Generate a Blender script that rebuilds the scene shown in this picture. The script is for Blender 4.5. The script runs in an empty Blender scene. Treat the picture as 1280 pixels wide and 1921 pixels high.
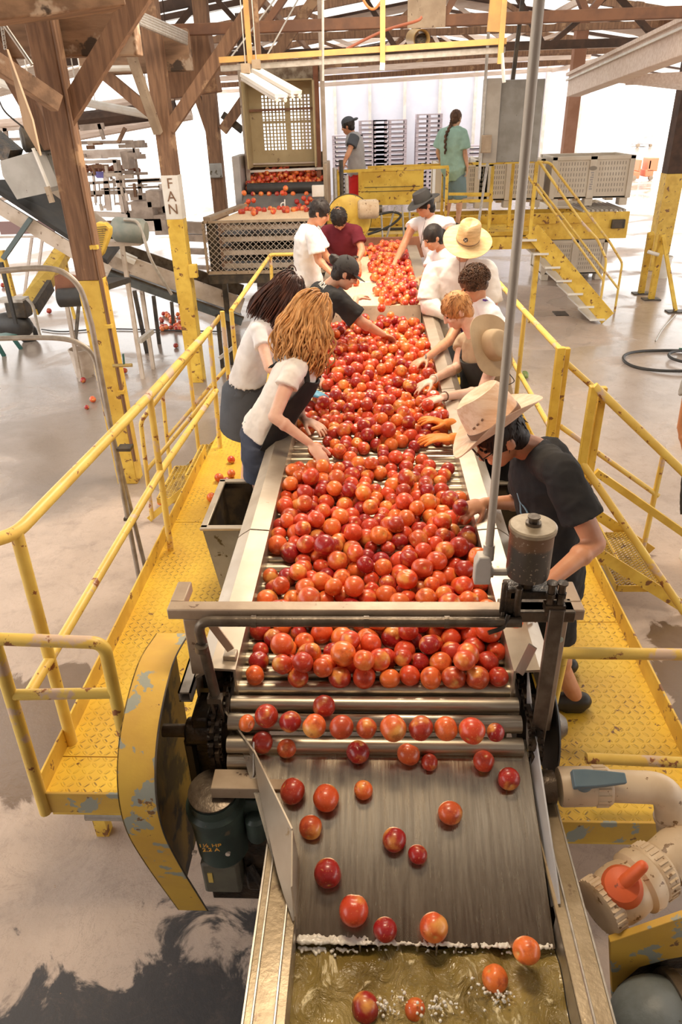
import bpy, bmesh, math, random
import numpy as np
from mathutils import Vector, Matrix
random.seed(7); rng = np.random.default_rng(7)
SC = bpy.context.scene
COL = SC.collection

# ---------------------------------------------------------------- camera
FPX = 1320.93
CAM = np.array([0.0, 0.0, 3.1])
RM = np.array([[0.99898054, -0.00453052, -0.04491493],
               [0.03687125, -0.49216539, 0.86972049],
               [-0.02604586, -0.87048992, -0.49149661]])   # rows: world axes seen by the camera
cd = bpy.data.cameras.new('camera'); co = bpy.data.objects.new('camera', cd); COL.objects.link(co)
cd.sensor_fit = 'VERTICAL'; cd.sensor_height = 36.0; cd.lens = FPX / 1921 * 36.0
cd.clip_start = 0.05; cd.clip_end = 300
m4 = Matrix.Identity(4)
for i in range(3):
    m4[i][0] = RM[i, 0]; m4[i][1] = -RM[i, 1]; m4[i][2] = -RM[i, 2]; m4[i][3] = CAM[i]
co.matrix_world = m4
SC.camera = co

# ---------------------------------------------------------------- sky, added fill lights, exposure
SC.view_settings.view_transform = 'Standard'; SC.view_settings.look = 'None'
SC.view_settings.gamma = 1.0; SC.view_settings.use_curve_mapping = False
SC.view_settings.exposure = 0.25
W = bpy.data.worlds.new('sky'); SC.world = W; W.use_nodes = True
bg = W.node_tree.nodes['Background']; bg.inputs[0].default_value = (1.0, 0.975, 0.94, 1); bg.inputs[1].default_value = 2.6
def area(name, loc, rot, sx, sy, power, color):
    l = bpy.data.lights.new(name, 'AREA'); l.shape = 'RECTANGLE'; l.size = sx; l.size_y = sy
    l.energy = power; l.color = color
    o = bpy.data.objects.new(name, l); COL.objects.link(o); o.location = loc; o.rotation_euler = rot
    return o
area('fill_light_far', (0.2, 6.4, 4.75), (0, 0, 0), 1.8, 2.0, 200, (1.0, 0.86, 0.68))  # added fill over the far half, not a fixture of the shed
area('fill_light_near', (-0.1, 2.3, 4.8), (0, 0, 0), 1.2, 0.45, 72, (1.0, 0.80, 0.56))  # added warm fill above the near rollers, no real lamp there

# ---------------------------------------------------------------- picking real positions
def P(u, v, x=None, y=None, z=None):
    d = RM @ np.array([u - 640.0, v - 960.5, FPX])
    if z is not None: t = (z - CAM[2]) / d[2]
    elif y is not None: t = (y - CAM[1]) / d[1]
    else: t = (x - CAM[0]) / d[0]
    return CAM + d * t
def V(*a): return np.array(a, float)
def nrm(a):
    a = np.array(a, float); return a / max(np.linalg.norm(a), 1e-9)

# ---------------------------------------------------------------- mesh building
def frame_of(d, up=(0, 0, 1)):
    d = nrm(d); up = np.array(up, float)
    if abs(d @ nrm(up)) > 0.98: up = np.array((0, 1.0, 0)) if abs(d[1]) < 0.9 else np.array((1.0, 0, 0))
    s = nrm(np.cross(d, up)); u = np.cross(s, d)
    return s, u
class MB:
    def __init__(s): s.v = []; s.f = []
    def add(s, vs, fs):
        n = len(s.v); s.v.extend([tuple(map(float, p)) for p in vs]); s.f.extend([tuple(i + n for i in f) for f in fs]); return s
    def hexa(s, p):
        return s.add(p, [(0, 3, 2, 1), (4, 5, 6, 7), (0, 1, 5, 4), (1, 2, 6, 5), (2, 3, 7, 6), (3, 0, 4, 7)])
    def box(s, c, d, R=None):
        c = np.array(c, float); h = np.array(d, float) / 2
        q = [V(-1, -1, -1), V(1, -1, -1), V(1, 1, -1), V(-1, 1, -1), V(-1, -1, 1), V(1, -1, 1), V(1, 1, 1), V(-1, 1, 1)]
        q = [a * h for a in q]
        if R is not None: q = [np.array(R) @ a for a in q]
        return s.hexa([c + a for a in q])
    def bb(s, a, b):
        a1 = np.minimum(a, b) * 1.0; b2 = np.maximum(a, b); return s.box((a1 + b2) / 2, b2 - a1)
    def bar(s, p, q, w, h, up=(0, 0, 1)):
        p = np.array(p, float); q = np.array(q, float); sd, u = frame_of(q - p, up); sd = sd * w / 2; u = u * h / 2
        return s.hexa([p - sd - u, p + sd - u, p + sd + u, p - sd + u, q - sd - u, q + sd - u, q + sd + u, q - sd + u])
    def loft(s, rings, caps=True):
        n = len(rings[0]); vs = [p for r in rings for p in r]; fs = []
        for i in range(len(rings) - 1):
            for j in range(n):
                k = (j + 1) % n; fs.append((i * n + j, i * n + k, (i + 1) * n + k, (i + 1) * n + j))
        if caps: fs.append(tuple(range(n - 1, -1, -1))); fs.append(tuple(range((len(rings) - 1) * n, len(rings) * n)))
        return s.add(vs, fs)
    def tube(s, pts, r, n=10, caps=True):
        pts = [np.array(p, float) for p in pts]; m = len(pts)
        rr = [r] * m if np.isscalar(r) else list(r)
        d0 = nrm(pts[1] - pts[0]); sd, u = frame_of(d0); rings = []
        ang = [2 * math.pi * k / n for k in range(n)]
        for i in range(m):
            d = nrm(pts[min(i + 1, m - 1)] - pts[max(i - 1, 0)])
            sd = nrm(sd - d * (sd @ d)); u = np.cross(sd, d)
            if i and i < m - 1:
                c = nrm(pts[i] - pts[i - 1]) @ d; k = 1 / max(c, 0.6)
            else: k = 1
            rings.append([pts[i] + (sd * math.cos(a) + u * math.sin(a)) * rr[i] * k for a in ang])
        return s.loft(rings, caps)
    def cyl(s, p, q, r1, r2=None, n=24): return s.tube([p, q], [r1, r1 if r2 is None else r2], n)
    def cap(s, p, q, r1, r2, n=14):
        p = np.array(p, float); q = np.array(q, float); d = q - p; L = np.linalg.norm(d); d = nrm(d)
        pts = []; rr = []
        for a in (90, 65, 35, 0): pts.append(p - d * r1 * math.sin(math.radians(a))); rr.append(max(r1 * math.cos(math.radians(a)), r1 * 0.05))
        for a in (0, 35, 65, 90): pts.append(q + d * r2 * math.sin(math.radians(a))); rr.append(max(r2 * math.cos(math.radians(a)), r2 * 0.05))
        sd, u = frame_of(d); rings = [[a + (sd * math.cos(t) + u * math.sin(t)) * b for t in [2 * math.pi * k / n for k in range(n)]] for a, b in zip(pts, rr)]
        return s.loft(rings)
    def ell(s, c, r, A=None, nu=16, nv=10):
        c = np.array(c, float); r = (r, r, r) if np.isscalar(r) else r
        A = np.eye(3) if A is None else np.array(A, float)   # columns: axes
        vs = []; fs = []
        for i in range(1, nv):
            t = math.pi * i / nv
            for j in range(nu):
                p = 2 * math.pi * j / nu; vs.append(c + A @ V(r[0] * math.sin(t) * math.cos(p), r[1] * math.sin(t) * math.sin(p), r[2] * math.cos(t)))
        vs.append(c + A @ V(0, 0, r[2])); vs.append(c - A @ V(0, 0, r[2])); a = len(vs) - 2; b = a + 1
        for i in range(nv - 2):
            for j in range(nu):
                k = (j + 1) % nu; fs.append((i * nu + j, (i + 1) * nu + j, (i + 1) * nu + k, i * nu + k))
        for j in range(nu):
            k = (j + 1) % nu; fs.append((a, j, k)); fs.append((b, (nv - 2) * nu + k, (nv - 2) * nu + j))
        return s.add(vs, fs)
    def prism(s, poly, vec):
        vec = np.array(vec, float); n = len(poly); poly = [np.array(p, float) for p in poly]
        fs = [tuple(range(n - 1, -1, -1)), tuple(range(n, 2 * n))] + [(i, (i + 1) % n, n + (i + 1) % n, n + i) for i in range(n)]
        return s.add(poly + [p + vec for p in poly], fs)
    def lathe(s, prof, c, ax=(0, 0, 1), n=32, caps=True, sx=1.0):
        c = np.array(c, float); ax = nrm(ax); sd, u = frame_of(ax)
        rings = [[c + ax * h + (sd * math.cos(t) * sx + u * math.sin(t)) * max(r, 1e-4) for t in [2 * math.pi * k / n for k in range(n)]] for r, h in prof]
        return s.loft(rings, caps)
    def plate(s, quad, th):
        q = [np.array(p, float) for p in quad]; n = nrm(np.cross(q[1] - q[0], q[2] - q[0])); return s.prism(q, n * th)
    def build(s, name, mat, parent=None, bevel=0.0, seg=2, ang=35, tri=True):
        vs = np.array(s.v)
        if parent is None:
            lo = vs.min(0); hi = vs.max(0); org = V((lo[0] + hi[0]) / 2, (lo[1] + hi[1]) / 2, lo[2])
        else: org = ORG[parent.name]
        me = bpy.data.meshes.new(name); me.from_pydata([tuple(p) for p in (vs - org)], [], s.f)
        bm = bmesh.new(); bm.from_mesh(me); bmesh.ops.recalc_face_normals(bm, faces=bm.faces); bm.to_mesh(me); bm.free()
        me.shade_smooth()
        try: me.set_sharp_from_angle(angle=math.radians(ang))
        except Exception: pass
        me.materials.append(mat)
        o = bpy.data.objects.new(name, me); COL.objects.link(o)
        if parent is None: o.location = org
        else: o.parent = parent
        ORG[o.name] = org
        if bevel:
            b = o.modifiers.new('bevel', 'BEVEL'); b.width = bevel; b.segments = seg; b.limit_method = 'ANGLE'; b.angle_limit = math.radians(40)
        return o
ORG = {}
def tag(o, label=None, cat=None, group=None, kind=None):
    if label: o['label'] = label
    if cat: o['category'] = cat
    if group: o['group'] = group
    if kind: o['kind'] = kind
    return o
def thing(name, loc, label, cat, group=None):
    o = bpy.data.objects.new(name, None); COL.objects.link(o); o.location = tuple(map(float, loc)); o.empty_display_size = 0.1
    ORG[o.name] = np.array(loc, float); return tag(o, label, cat, group)
def bez(pts, n=8):
    pts = [np.array(p, float) for p in pts]; out = []
    P4 = [2 * pts[0] - pts[1]] + pts + [2 * pts[-1] - pts[-2]]
    for i in range(1, len(P4) - 2):
        a, b, c, d = P4[i - 1:i + 3]
        for k in range(n):
            t = k / n; out.append(0.5 * ((2 * b) + (-a + c) * t + (2 * a - 5 * b + 4 * c - d) * t * t + (-a + 3 * b - 3 * c + d) * t ** 3))
    out.append(pts[-1]); return out
def fillet(pts, r, n=6):
    pts = [np.array(p, float) for p in pts]; out = [pts[0]]
    for i in range(1, len(pts) - 1):
        a = nrm(pts[i - 1] - pts[i]); b = nrm(pts[i + 1] - pts[i]); p0 = pts[i] + a * r; p2 = pts[i] + b * r
        for k in range(n + 1):
            t = k / n; out.append((1 - t) ** 2 * p0 + 2 * t * (1 - t) * pts[i] + t * t * p2)
    out.append(pts[-1]); return out
def text(body, name, size, mat, loc, xdir, updir, parent=None, ext=0.001):
    c = bpy.data.curves.new(name, 'FONT'); c.body = body; c.size = size; c.extrude = ext; c.align_x = 'CENTER'; c.align_y = 'CENTER'
    c.materials.append(mat)
    tmp = bpy.data.objects.new(name + '_outline', c); COL.objects.link(tmp); bpy.context.view_layer.update()
    me = bpy.data.meshes.new_from_object(tmp.evaluated_get(bpy.context.evaluated_depsgraph_get())); me.name = name
    bpy.data.objects.remove(tmp); bpy.data.curves.remove(c)
    if not me.materials: me.materials.append(mat)
    o = bpy.data.objects.new(name, me); COL.objects.link(o)
    x = nrm(xdir); u = nrm(np.array(updir) - x * (np.array(updir) @ x)); z = np.cross(x, u)
    l = np.array(loc, float) - (ORG[parent.name] if parent is not None else 0)
    m = Matrix.Identity(4)
    for i in range(3): m[i][0] = x[i]; m[i][1] = u[i]; m[i][2] = z[i]; m[i][3] = l[i]
    if parent is not None: o.parent = parent
    o.matrix_local = m
    return o

# ---------------------------------------------------------------- materials
MATS = {}
def new_mat(name):
    m = bpy.data.materials.new(name); m.use_nodes = True; nt = m.node_tree; b = nt.nodes['Principled BSDF']; MATS[name] = m; return m, nt, b
def N(nt, t, **k):
    n = nt.nodes.new(t)
    for a, b in k.items():
        if a in n.inputs: n.inputs[a].default_value = b
        else: setattr(n, a, b)
    return n
def rgb(c): return (c[0], c[1], c[2], 1)
def math_(nt, op, a, b=None, c=None):
    n = nt.nodes.new('ShaderNodeMath'); n.operation = op
    for i, q in enumerate((a, b, c)):
        if q is None: continue
        if isinstance(q, (int, float)): n.inputs[i].default_value = q
        else: nt.links.new(q, n.inputs[i])
    return n.outputs[0]
def ramp(nt, src, lo, hi, smooth=True):
    n = nt.nodes.new('ShaderNodeMapRange'); n.inputs[1].default_value = lo; n.inputs[2].default_value = hi
    n.interpolation_type = 'SMOOTHSTEP' if smooth else 'LINEAR'; nt.links.new(src, n.inputs[0]); return n.outputs[0]
def mixc(nt, fac, a, b):
    n = nt.nodes.new('ShaderNodeMix'); n.data_type = 'RGBA'
    if isinstance(fac, (int, float)): n.inputs[0].default_value = fac
    else: nt.links.new(fac, n.inputs[0])
    for i, q in ((6, a), (7, b)):
        if isinstance(q, tuple): n.inputs[i].default_value = rgb(q)
        else: nt.links.new(q, n.inputs[i])
    return n.outputs[2]
def coords(nt, scale=(1, 1, 1), world=False):
    if world: g = nt.nodes.new('ShaderNodeNewGeometry').outputs['Position']
    else: g = nt.nodes.new('ShaderNodeTexCoord').outputs['Object']
    m = nt.nodes.new('ShaderNodeMapping'); m.inputs['Scale'].default_value = scale; nt.links.new(g, m.inputs[0]); return m.outputs[0]
def noise(nt, vec, scale, detail=4, rough=0.55, dist=0.0):
    n = nt.nodes.new('ShaderNodeTexNoise'); n.inputs['Scale'].default_value = scale; n.inputs['Detail'].default_value = detail
    n.inputs['Roughness'].default_value = rough; n.inputs['Distortion'].default_value = dist; nt.links.new(vec, n.inputs['Vector']); return n.outputs['Fac']
def bump(nt, b, h, strength=0.3, dist=0.01):
    n = nt.nodes.new('ShaderNodeBump'); n.inputs['Strength'].default_value = strength; n.inputs['Distance'].default_value = dist
    nt.links.new(h, n.inputs['Height']); nt.links.new(n.outputs[0], b.inputs['Normal'])
def mat(name, c1, c2=None, scale=4, rough=0.5, metal=0.0, stretch=(1, 1, 1), spots=(), bmp=0.0, bscale=40, spec=None, world=False, coat=0.0, lohi=(0.35, 0.65), rvar=0.0, trans=0.0, sub=0.0, isl=0.0):
    m, nt, b = new_mat(name); L = nt.links
    vec = coords(nt, stretch, world); col = c1
    if c2 is not None: col = mixc(nt, ramp(nt, noise(nt, vec, scale), *lohi), c1, c2)
    for (c3, sc, th, w) in spots:
        col = mixc(nt, ramp(nt, noise(nt, coords(nt, (1, 1, 1), world), sc, 5, 0.6), th, th + w), col, c3)
    if isl:
        g = nt.nodes.new('ShaderNodeNewGeometry').outputs['Random Per Island']
        hs = nt.nodes.new('ShaderNodeHueSaturation')
        v = math_(nt, 'ADD', math_(nt, 'MULTIPLY', g, isl), 1 - isl / 2); L.new(v, hs.inputs['Value'])
        if isinstance(col, tuple): hs.inputs['Color'].default_value = rgb(col)
        else: L.new(col, hs.inputs['Color'])
        col = hs.outputs[0]
    if isinstance(col, tuple): b.inputs['Base Color'].default_value = rgb(col)
    else: L.new(col, b.inputs['Base Color'])
    b.inputs['Metallic'].default_value = metal; b.inputs['Roughness'].default_value = rough
    if rvar:
        L.new(math_(nt, 'ADD', math_(nt, 'MULTIPLY', noise(nt, vec, scale * 1.7), rvar), rough - rvar / 2), b.inputs['Roughness'])
    if spec is not None: b.inputs['Specular IOR Level'].default_value = spec
    if coat: b.inputs['Coat Weight'].default_value = coat; b.inputs['Coat Roughness'].default_value = 0.12
    if sub: b.inputs['Subsurface Weight'].default_value = sub; b.inputs['Subsurface Radius'].default_value = (0.012, 0.005, 0.003)
    if trans: b.inputs['Transmission Weight'].default_value = trans
    if bmp: bump(nt, b, noise(nt, vec, bscale, 4), bmp, 0.01)
    return m
YEL = (0.80, 0.54, 0.085)
M_yel = mat('yellow_paint', YEL, (0.66, 0.40, 0.05), 6, 0.42, spots=(((0.22, 0.09, 0.03), 13, 0.61, 0.03), ((0.40, 0.42, 0.36), 4.3, 0.70, 0.02)), bmp=0.08, bscale=25)
M_yelc = mat('chipped_yellow_paint', (0.68, 0.42, 0.06), (0.60, 0.35, 0.06), 5, 0.5, spots=(((0.32, 0.33, 0.27), 7, 0.555, 0.02), ((0.20, 0.10, 0.04), 15, 0.66, 0.03)), bmp=0.15, bscale=18)
M_yelr = mat('worn_yellow_rail_paint', (0.82, 0.58, 0.13), (0.74, 0.48, 0.10), 5, 0.4, spots=(((0.66, 0.47, 0.34), 4.5, 0.575, 0.05), ((0.30, 0.11, 0.04), 14, 0.61, 0.03)), bmp=0.1, bscale=30)
M_steel = mat('brushed_steel', (0.62, 0.57, 0.50), (0.50, 0.45, 0.38), 3, 0.32, 0.85, stretch=(1, 12, 1), rvar=0.2, bmp=0.03, bscale=60)
M_flange = mat('pale_steel_flange', (0.54, 0.46, 0.36), (0.44, 0.36, 0.27), 5, 0.36, 0.5, spots=(((0.34, 0.24, 0.13), 19, 0.68, 0.03),), rvar=0.2)
M_roller = mat('roller_steel', (0.58, 0.51, 0.40), (0.46, 0.39, 0.29), 4, 0.36, 0.9, stretch=(1, 30, 30), rvar=0.15)
M_chute = mat('scratched_chute_steel', (0.33, 0.27, 0.20), (0.42, 0.35, 0.26), 9, 0.24, 0.92, stretch=(9, 0.6, 0.6), spots=(((0.70, 0.58, 0.38), 26, 0.75, 0.01),), rvar=0.2, bmp=0.06, bscale=26)
M_wetst = mat('wet_stained_steel', (0.36, 0.275, 0.17), (0.25, 0.18, 0.095), 7, 0.34, 0.25, spots=(((0.16, 0.10, 0.05), 14, 0.62, 0.05), ((0.62, 0.48, 0.28), 55, 0.70, 0.02)), rvar=0.25, bmp=0.08, bscale=60)
M_tanst = mat('dusty_tan_steel', (0.42, 0.32, 0.22), (0.33, 0.24, 0.16), 6, 0.55, 0.2, spots=(((0.13, 0.08, 0.05), 20, 0.64, 0.03),), bmp=0.1)
M_galv = mat('galvanized_pipe', (0.50, 0.46, 0.41), (0.40, 0.36, 0.31), 20, 0.42, 0.4)
M_grease = mat('black_grease', (0.022, 0.017, 0.013), (0.09, 0.06, 0.035), 14, 0.3, 0.3, bmp=0.4, bscale=50)
M_dark = mat('dark_machine_metal', (0.045, 0.037, 0.03), (0.10, 0.075, 0.05), 9, 0.5, 0.3)
M_brnpipe = mat('oily_brown_steel', (0.16, 0.125, 0.09), (0.09, 0.065, 0.045), 12, 0.33, 0.5, bmp=0.2)
M_grey = mat('grey_sheet_steel', (0.36, 0.35, 0.33), (0.26, 0.25, 0.23), 4, 0.5, 0.3, spots=(((0.09, 0.07, 0.04), 13, 0.60, 0.04),))
M_binin = mat('dark_bin_inside', (0.06, 0.045, 0.035), (0.13, 0.09, 0.05), 12, 0.6, 0.3)  # insides get a much darker mottled brown than the shells
M_green = mat('dark_green_motor_enamel', (0.055, 0.085, 0.07), (0.035, 0.05, 0.042), 8, 0.4, spots=(((0.16, 0.12, 0.08), 14, 0.66, 0.04),))
M_orng = mat('faded_orange_lettering', (0.85, 0.42, 0.06), rough=0.6)
M_white = mat('white_paint', (0.80, 0.76, 0.70), (0.70, 0.64, 0.55), 4, 0.5)
M_offw = mat('dirty_white_paint', (0.62, 0.52, 0.43), (0.48, 0.38, 0.29), 5, 0.55, spots=(((0.24, 0.16, 0.11), 11, 0.64, 0.04),))
M_wood = mat('rough_brown_timber', (0.27, 0.145, 0.078), (0.17, 0.088, 0.048), 5, 0.75, stretch=(6, 6, 0.6), spots=(((0.40, 0.24, 0.13), 3, 0.58, 0.08),), bmp=0.3, bscale=14)
M_woodh = mat('stained_timber_beam', (0.34, 0.20, 0.115), (0.20, 0.115, 0.065), 3, 0.75, stretch=(0.8, 4, 4), spots=(((0.48, 0.36, 0.26), 2.2, 0.58, 0.05), ((0.07, 0.045, 0.03), 3.1, 0.62, 0.05)), bmp=0.3, bscale=14)
M_woodd = mat('dark_roof_timber', (0.10, 0.055, 0.035), (0.06, 0.035, 0.024), 5, 0.8, bmp=0.2)
M_woodp = mat('pale_sunlit_timber', (0.84, 0.70, 0.61), (0.72, 0.57, 0.47), 5, 0.7, stretch=(0.6, 5, 5))  # sunlight on the right-hand box beam is put into this pale colour
M_boards = mat('brown_roof_boards', (0.085, 0.045, 0.030), (0.13, 0.075, 0.05), 6, 0.8, stretch=(1, 6, 1))
M_corr = mat('white_corrugated_sheet', (0.82, 0.80, 0.76), (0.72, 0.70, 0.66), 3, 0.5, 0.0)
M_belt = mat('cream_conveyor_belt', (0.88, 0.67, 0.44), (0.80, 0.58, 0.36), 7, 0.45, stretch=(14, 1, 1))
M_rust = mat('rusty_brown_plate', (0.30, 0.12, 0.06), (0.20, 0.075, 0.04), 6, 0.6, 0.1)
M_pvc = mat('dirty_cream_pvc', (0.70, 0.54, 0.36), (0.58, 0.42, 0.26), 6, 0.4, spots=(((0.46, 0.29, 0.15), 9, 0.58, 0.12), ((0.22, 0.12, 0.05), 34, 0.62, 0.03)), bmp=0.05)
M_bluev = mat('slate_blue_plastic', (0.10, 0.15, 0.18), (0.13, 0.18, 0.20), 6, 0.5, spots=(((0.55, 0.34, 0.22), 24, 0.74, 0.01),))
M_orv = mat('orange_red_plastic', (0.75, 0.13, 0.03), (0.60, 0.10, 0.025), 7, 0.5, spots=(((0.25, 0.06, 0.03), 12, 0.68, 0.03),))
M_pump = mat('blue_grey_pump_casting', (0.22, 0.25, 0.26), (0.15, 0.17, 0.17), 8, 0.45, spots=(((0.12, 0.08, 0.05), 15, 0.64, 0.04),), bmp=0.2)
M_blk = mat('black_rubber', (0.025, 0.023, 0.022), (0.04, 0.035, 0.03), 8, 0.5)
M_binp = mat('beige_bin_plastic', (0.66, 0.58, 0.47), (0.60, 0.51, 0.40), 3, 0.5)
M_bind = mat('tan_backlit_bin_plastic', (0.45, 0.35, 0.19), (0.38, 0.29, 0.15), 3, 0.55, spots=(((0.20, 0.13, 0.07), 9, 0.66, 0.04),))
M_slot = mat('slot_shadow_plastic', (0.28, 0.24, 0.19), rough=0.7)
M_teal = mat('teal_green_enamel', (0.03, 0.11, 0.09), rough=0.45)
M_lav = mat('pale_lavender_siding', (0.80, 0.79, 0.86), (0.74, 0.74, 0.82), 2, 0.7)
M_pal = mat('weathered_pallet_wood', (0.62, 0.53, 0.56), (0.50, 0.43, 0.48), 8, 0.8)
M_water = None
def water_mat():
    m, nt, b = new_mat('murky_churned_water'); v = coords(nt, (1, 0.8, 1)); L = nt.links
    n1 = noise(nt, v, 15, 5, 0.6, 1.2); n2 = noise(nt, v, 7, 3)
    c = mixc(nt, ramp(nt, n2, 0.3, 0.7), (0.20, 0.135, 0.03), (0.40, 0.29, 0.09))
    c = mixc(nt, ramp(nt, n1, 0.57, 0.66), c, (0.85, 0.72, 0.42))  # golden highlights painted into the water colour
    L.new(c, b.inputs['Base Color']); b.inputs['Roughness'].default_value = 0.08; b.inputs['IOR'].default_value = 1.33; b.inputs['Specular IOR Level'].default_value = 0.9
    bump(nt, b, n1, 0.8, 0.03); return m
M_water = water_mat()
def diamond_mat():
    m, nt, b = new_mat('yellow_diamond_plate'); L = nt.links
    pos = nt.nodes.new('ShaderNodeTexCoord').outputs['Object']; sp = nt.nodes.new('ShaderNodeSeparateXYZ'); L.new(pos, sp.inputs[0])
    cs = 0.034
    gx = math_(nt, 'DIVIDE', sp.outputs[0], cs); gy = math_(nt, 'DIVIDE', sp.outputs[1], cs)
    ix = math_(nt, 'FLOOR', gx); iy = math_(nt, 'FLOOR', gy)
    fx = math_(nt, 'SUBTRACT', math_(nt, 'SUBTRACT', gx, ix), 0.5); fy = math_(nt, 'SUBTRACT', math_(nt, 'SUBTRACT', gy, iy), 0.5)
    par = math_(nt, 'MULTIPLY', math_(nt, 'FRACT', math_(nt, 'MULTIPLY', math_(nt, 'ADD', ix, iy), 0.5)), 4.0)   # 0 or 2
    sg = math_(nt, 'SUBTRACT', 1.0, par)
    a = math_(nt, 'MULTIPLY', math_(nt, 'ADD', fx, math_(nt, 'MULTIPLY', sg, fy)), 0.707)
    c = math_(nt, 'MULTIPLY', math_(nt, 'SUBTRACT', fx, math_(nt, 'MULTIPLY', sg, fy)), 0.707)
    d = math_(nt, 'ADD', math_(nt, 'POWER', math_(nt, 'DIVIDE', a, 0.46), 2.0), math_(nt, 'POWER', math_(nt, 'DIVIDE', c, 0.14), 2.0))
    loz = ramp(nt, d, 1.15, 0.5)
    d2 = math_(nt, 'ADD', math_(nt, 'POWER', math_(nt, 'DIVIDE', a, 0.40), 2.0), math_(nt, 'POWER', math_(nt, 'DIVIDE', math_(nt, 'SUBTRACT', c, 0.20), 0.09), 2.0))
    v = coords(nt)
    dirt = math_(nt, 'MULTIPLY', ramp(nt, d2, 1.2, 0.6), ramp(nt, noise(nt, v, 3.2, 3), 0.42, 0.62))
    col = mixc(nt, ramp(nt, noise(nt, v, 3), 0.3, 0.7), (0.84, 0.55, 0.055), (0.72, 0.43, 0.045))
    col = mixc(nt, math_(nt, 'MULTIPLY', dirt, 0.85), col, (0.20, 0.11, 0.03))
    col = mixc(nt, ramp(nt, noise(nt, v, 16, 5, 0.62), 0.66, 0.69), col, (0.20, 0.09, 0.03))
    L.new(col, b.inputs['Base Color']); b.inputs['Roughness'].default_value = 0.38
    bump(nt, b, loz, 0.9, 0.003); return m
M_diam = diamond_mat()
def floor_mat():
    m, nt, b = new_mat('wet_concrete'); L = nt.links
    pos = nt.nodes.new('ShaderNodeNewGeometry').outputs['Position']; sp = nt.nodes.new('ShaderNodeSeparateXYZ'); L.new(pos, sp.inputs[0]); v = pos
    n1 = noise(nt, v, 0.9, 6, 0.6); n2 = noise(nt, v, 3.3, 6, 0.62, 0.6); n3 = noise(nt, v, 0.55, 4, 0.55, 0.8)
    col = mixc(nt, ramp(nt, n1, 0.3, 0.7), (0.58, 0.45, 0.36), (0.44, 0.335, 0.26))
    col = mixc(nt, math_(nt, 'MULTIPLY', ramp(nt, n2, 0.52, 0.72), 0.5), col, (0.28, 0.21, 0.165))
    # water: common far away, a puddle under the left landing, soaked black slab at the very front
    far = ramp(nt, math_(nt, 'ADD', sp.outputs[1], math_(nt, 'MULTIPLY', math_(nt, 'SUBTRACT', n3, 0.5), 5.0)), 5.3, 6.6)
    def blob(cx, cy, rx, ry):
        a = math_(nt, 'POWER', math_(nt, 'DIVIDE', math_(nt, 'SUBTRACT', sp.outputs[0], cx), rx), 2.0)
        c = math_(nt, 'POWER', math_(nt, 'DIVIDE', math_(nt, 'SUBTRACT', sp.outputs[1], cy), ry), 2.0)
        return ramp(nt, math_(nt, 'SUBTRACT', math_(nt, 'ADD', a, c), math_(nt, 'MULTIPLY', math_(nt, 'SUBTRACT', n2, 0.5), 2.6)), 1.05, 0.85)
    pud = math_(nt, 'MAXIMUM', blob(-1.8, 2.95, 0.85, 0.50), blob(2.1, 3.2, 0.35, 0.7))
    front = blob(-0.3, 0.45, 2.2, 1.32)
    wet = math_(nt, 'MULTIPLY', far, ramp(nt, n3, 0.30, 0.52))
    left = math_(nt, 'MULTIPLY', wet, ramp(nt, sp.outputs[0], 1.0, -1.0))
    col = mixc(nt, math_(nt, 'MULTIPLY', left, 0.85), col, (0.21, 0.145, 0.09))
    col = mixc(nt, math_(nt, 'MULTIPLY', wet, 0.3), col, (0.36, 0.34, 0.34))
    col = mixc(nt, math_(nt, 'MULTIPLY', pud, 0.8), col, (0.13, 0.075, 0.035))
    col = mixc(nt, math_(nt, 'MULTIPLY', front, 0.94), col, (0.028, 0.029, 0.033))
    deb = ramp(nt, noise(nt, v, 30, 3, 0.7), 0.735, 0.75)
    col = mixc(nt, deb, col, (0.40, 0.22, 0.08))
    n5 = noise(nt, v, 2.1, 8, 0.72, 1.5)
    crk = math_(nt, 'ABSOLUTE', math_(nt, 'SUBTRACT', n5, 0.5)); col = mixc(nt, math_(nt, 'MULTIPLY', ramp(nt, crk, 0.006, 0.0), 0.35), col, (0.16, 0.11, 0.08))
    col = mixc(nt, math_(nt, 'MULTIPLY', ramp(nt, noise(nt, v, 9, 8, 0.75), 0.5, 0.72), 0.28), col, (0.20, 0.145, 0.11))
    # saw-cut joints and a patch seam
    L.new(col, b.inputs['Base Color'])
    w = math_(nt, 'MAXIMUM', math_(nt, 'MAXIMUM', wet, pud), math_(nt, 'MULTIPLY', front, 0.15))
    L.new(ramp(nt, w, 0.0, 1.0, False), b.inputs['Roughness'])
    r = nt.nodes.new('ShaderNodeMapRange'); r.inputs[3].default_value = 0.72; r.inputs[4].default_value = 0.10; L.new(w, r.inputs[0]); L.new(r.outputs[0], b.inputs['Roughness'])
    bs = math_(nt, 'ADD', math_(nt, 'MULTIPLY', noise(nt, v, 26, 6, 0.7), 0.7), n2)
    n = nt.nodes.new('ShaderNodeBump'); n.inputs['Distance'].default_value = 0.012
    s = nt.nodes.new('ShaderNodeMapRange'); s.inputs[3].default_value = 0.5; s.inputs[4].default_value = 0.16; L.new(w, s.inputs[0]); L.new(s.outputs[0], n.inputs['Strength'])
    L.new(bs, n.inputs['Height']); L.new(n.outputs[0], b.inputs['Normal'])
    return m
M_floor = floor_mat()
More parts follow.
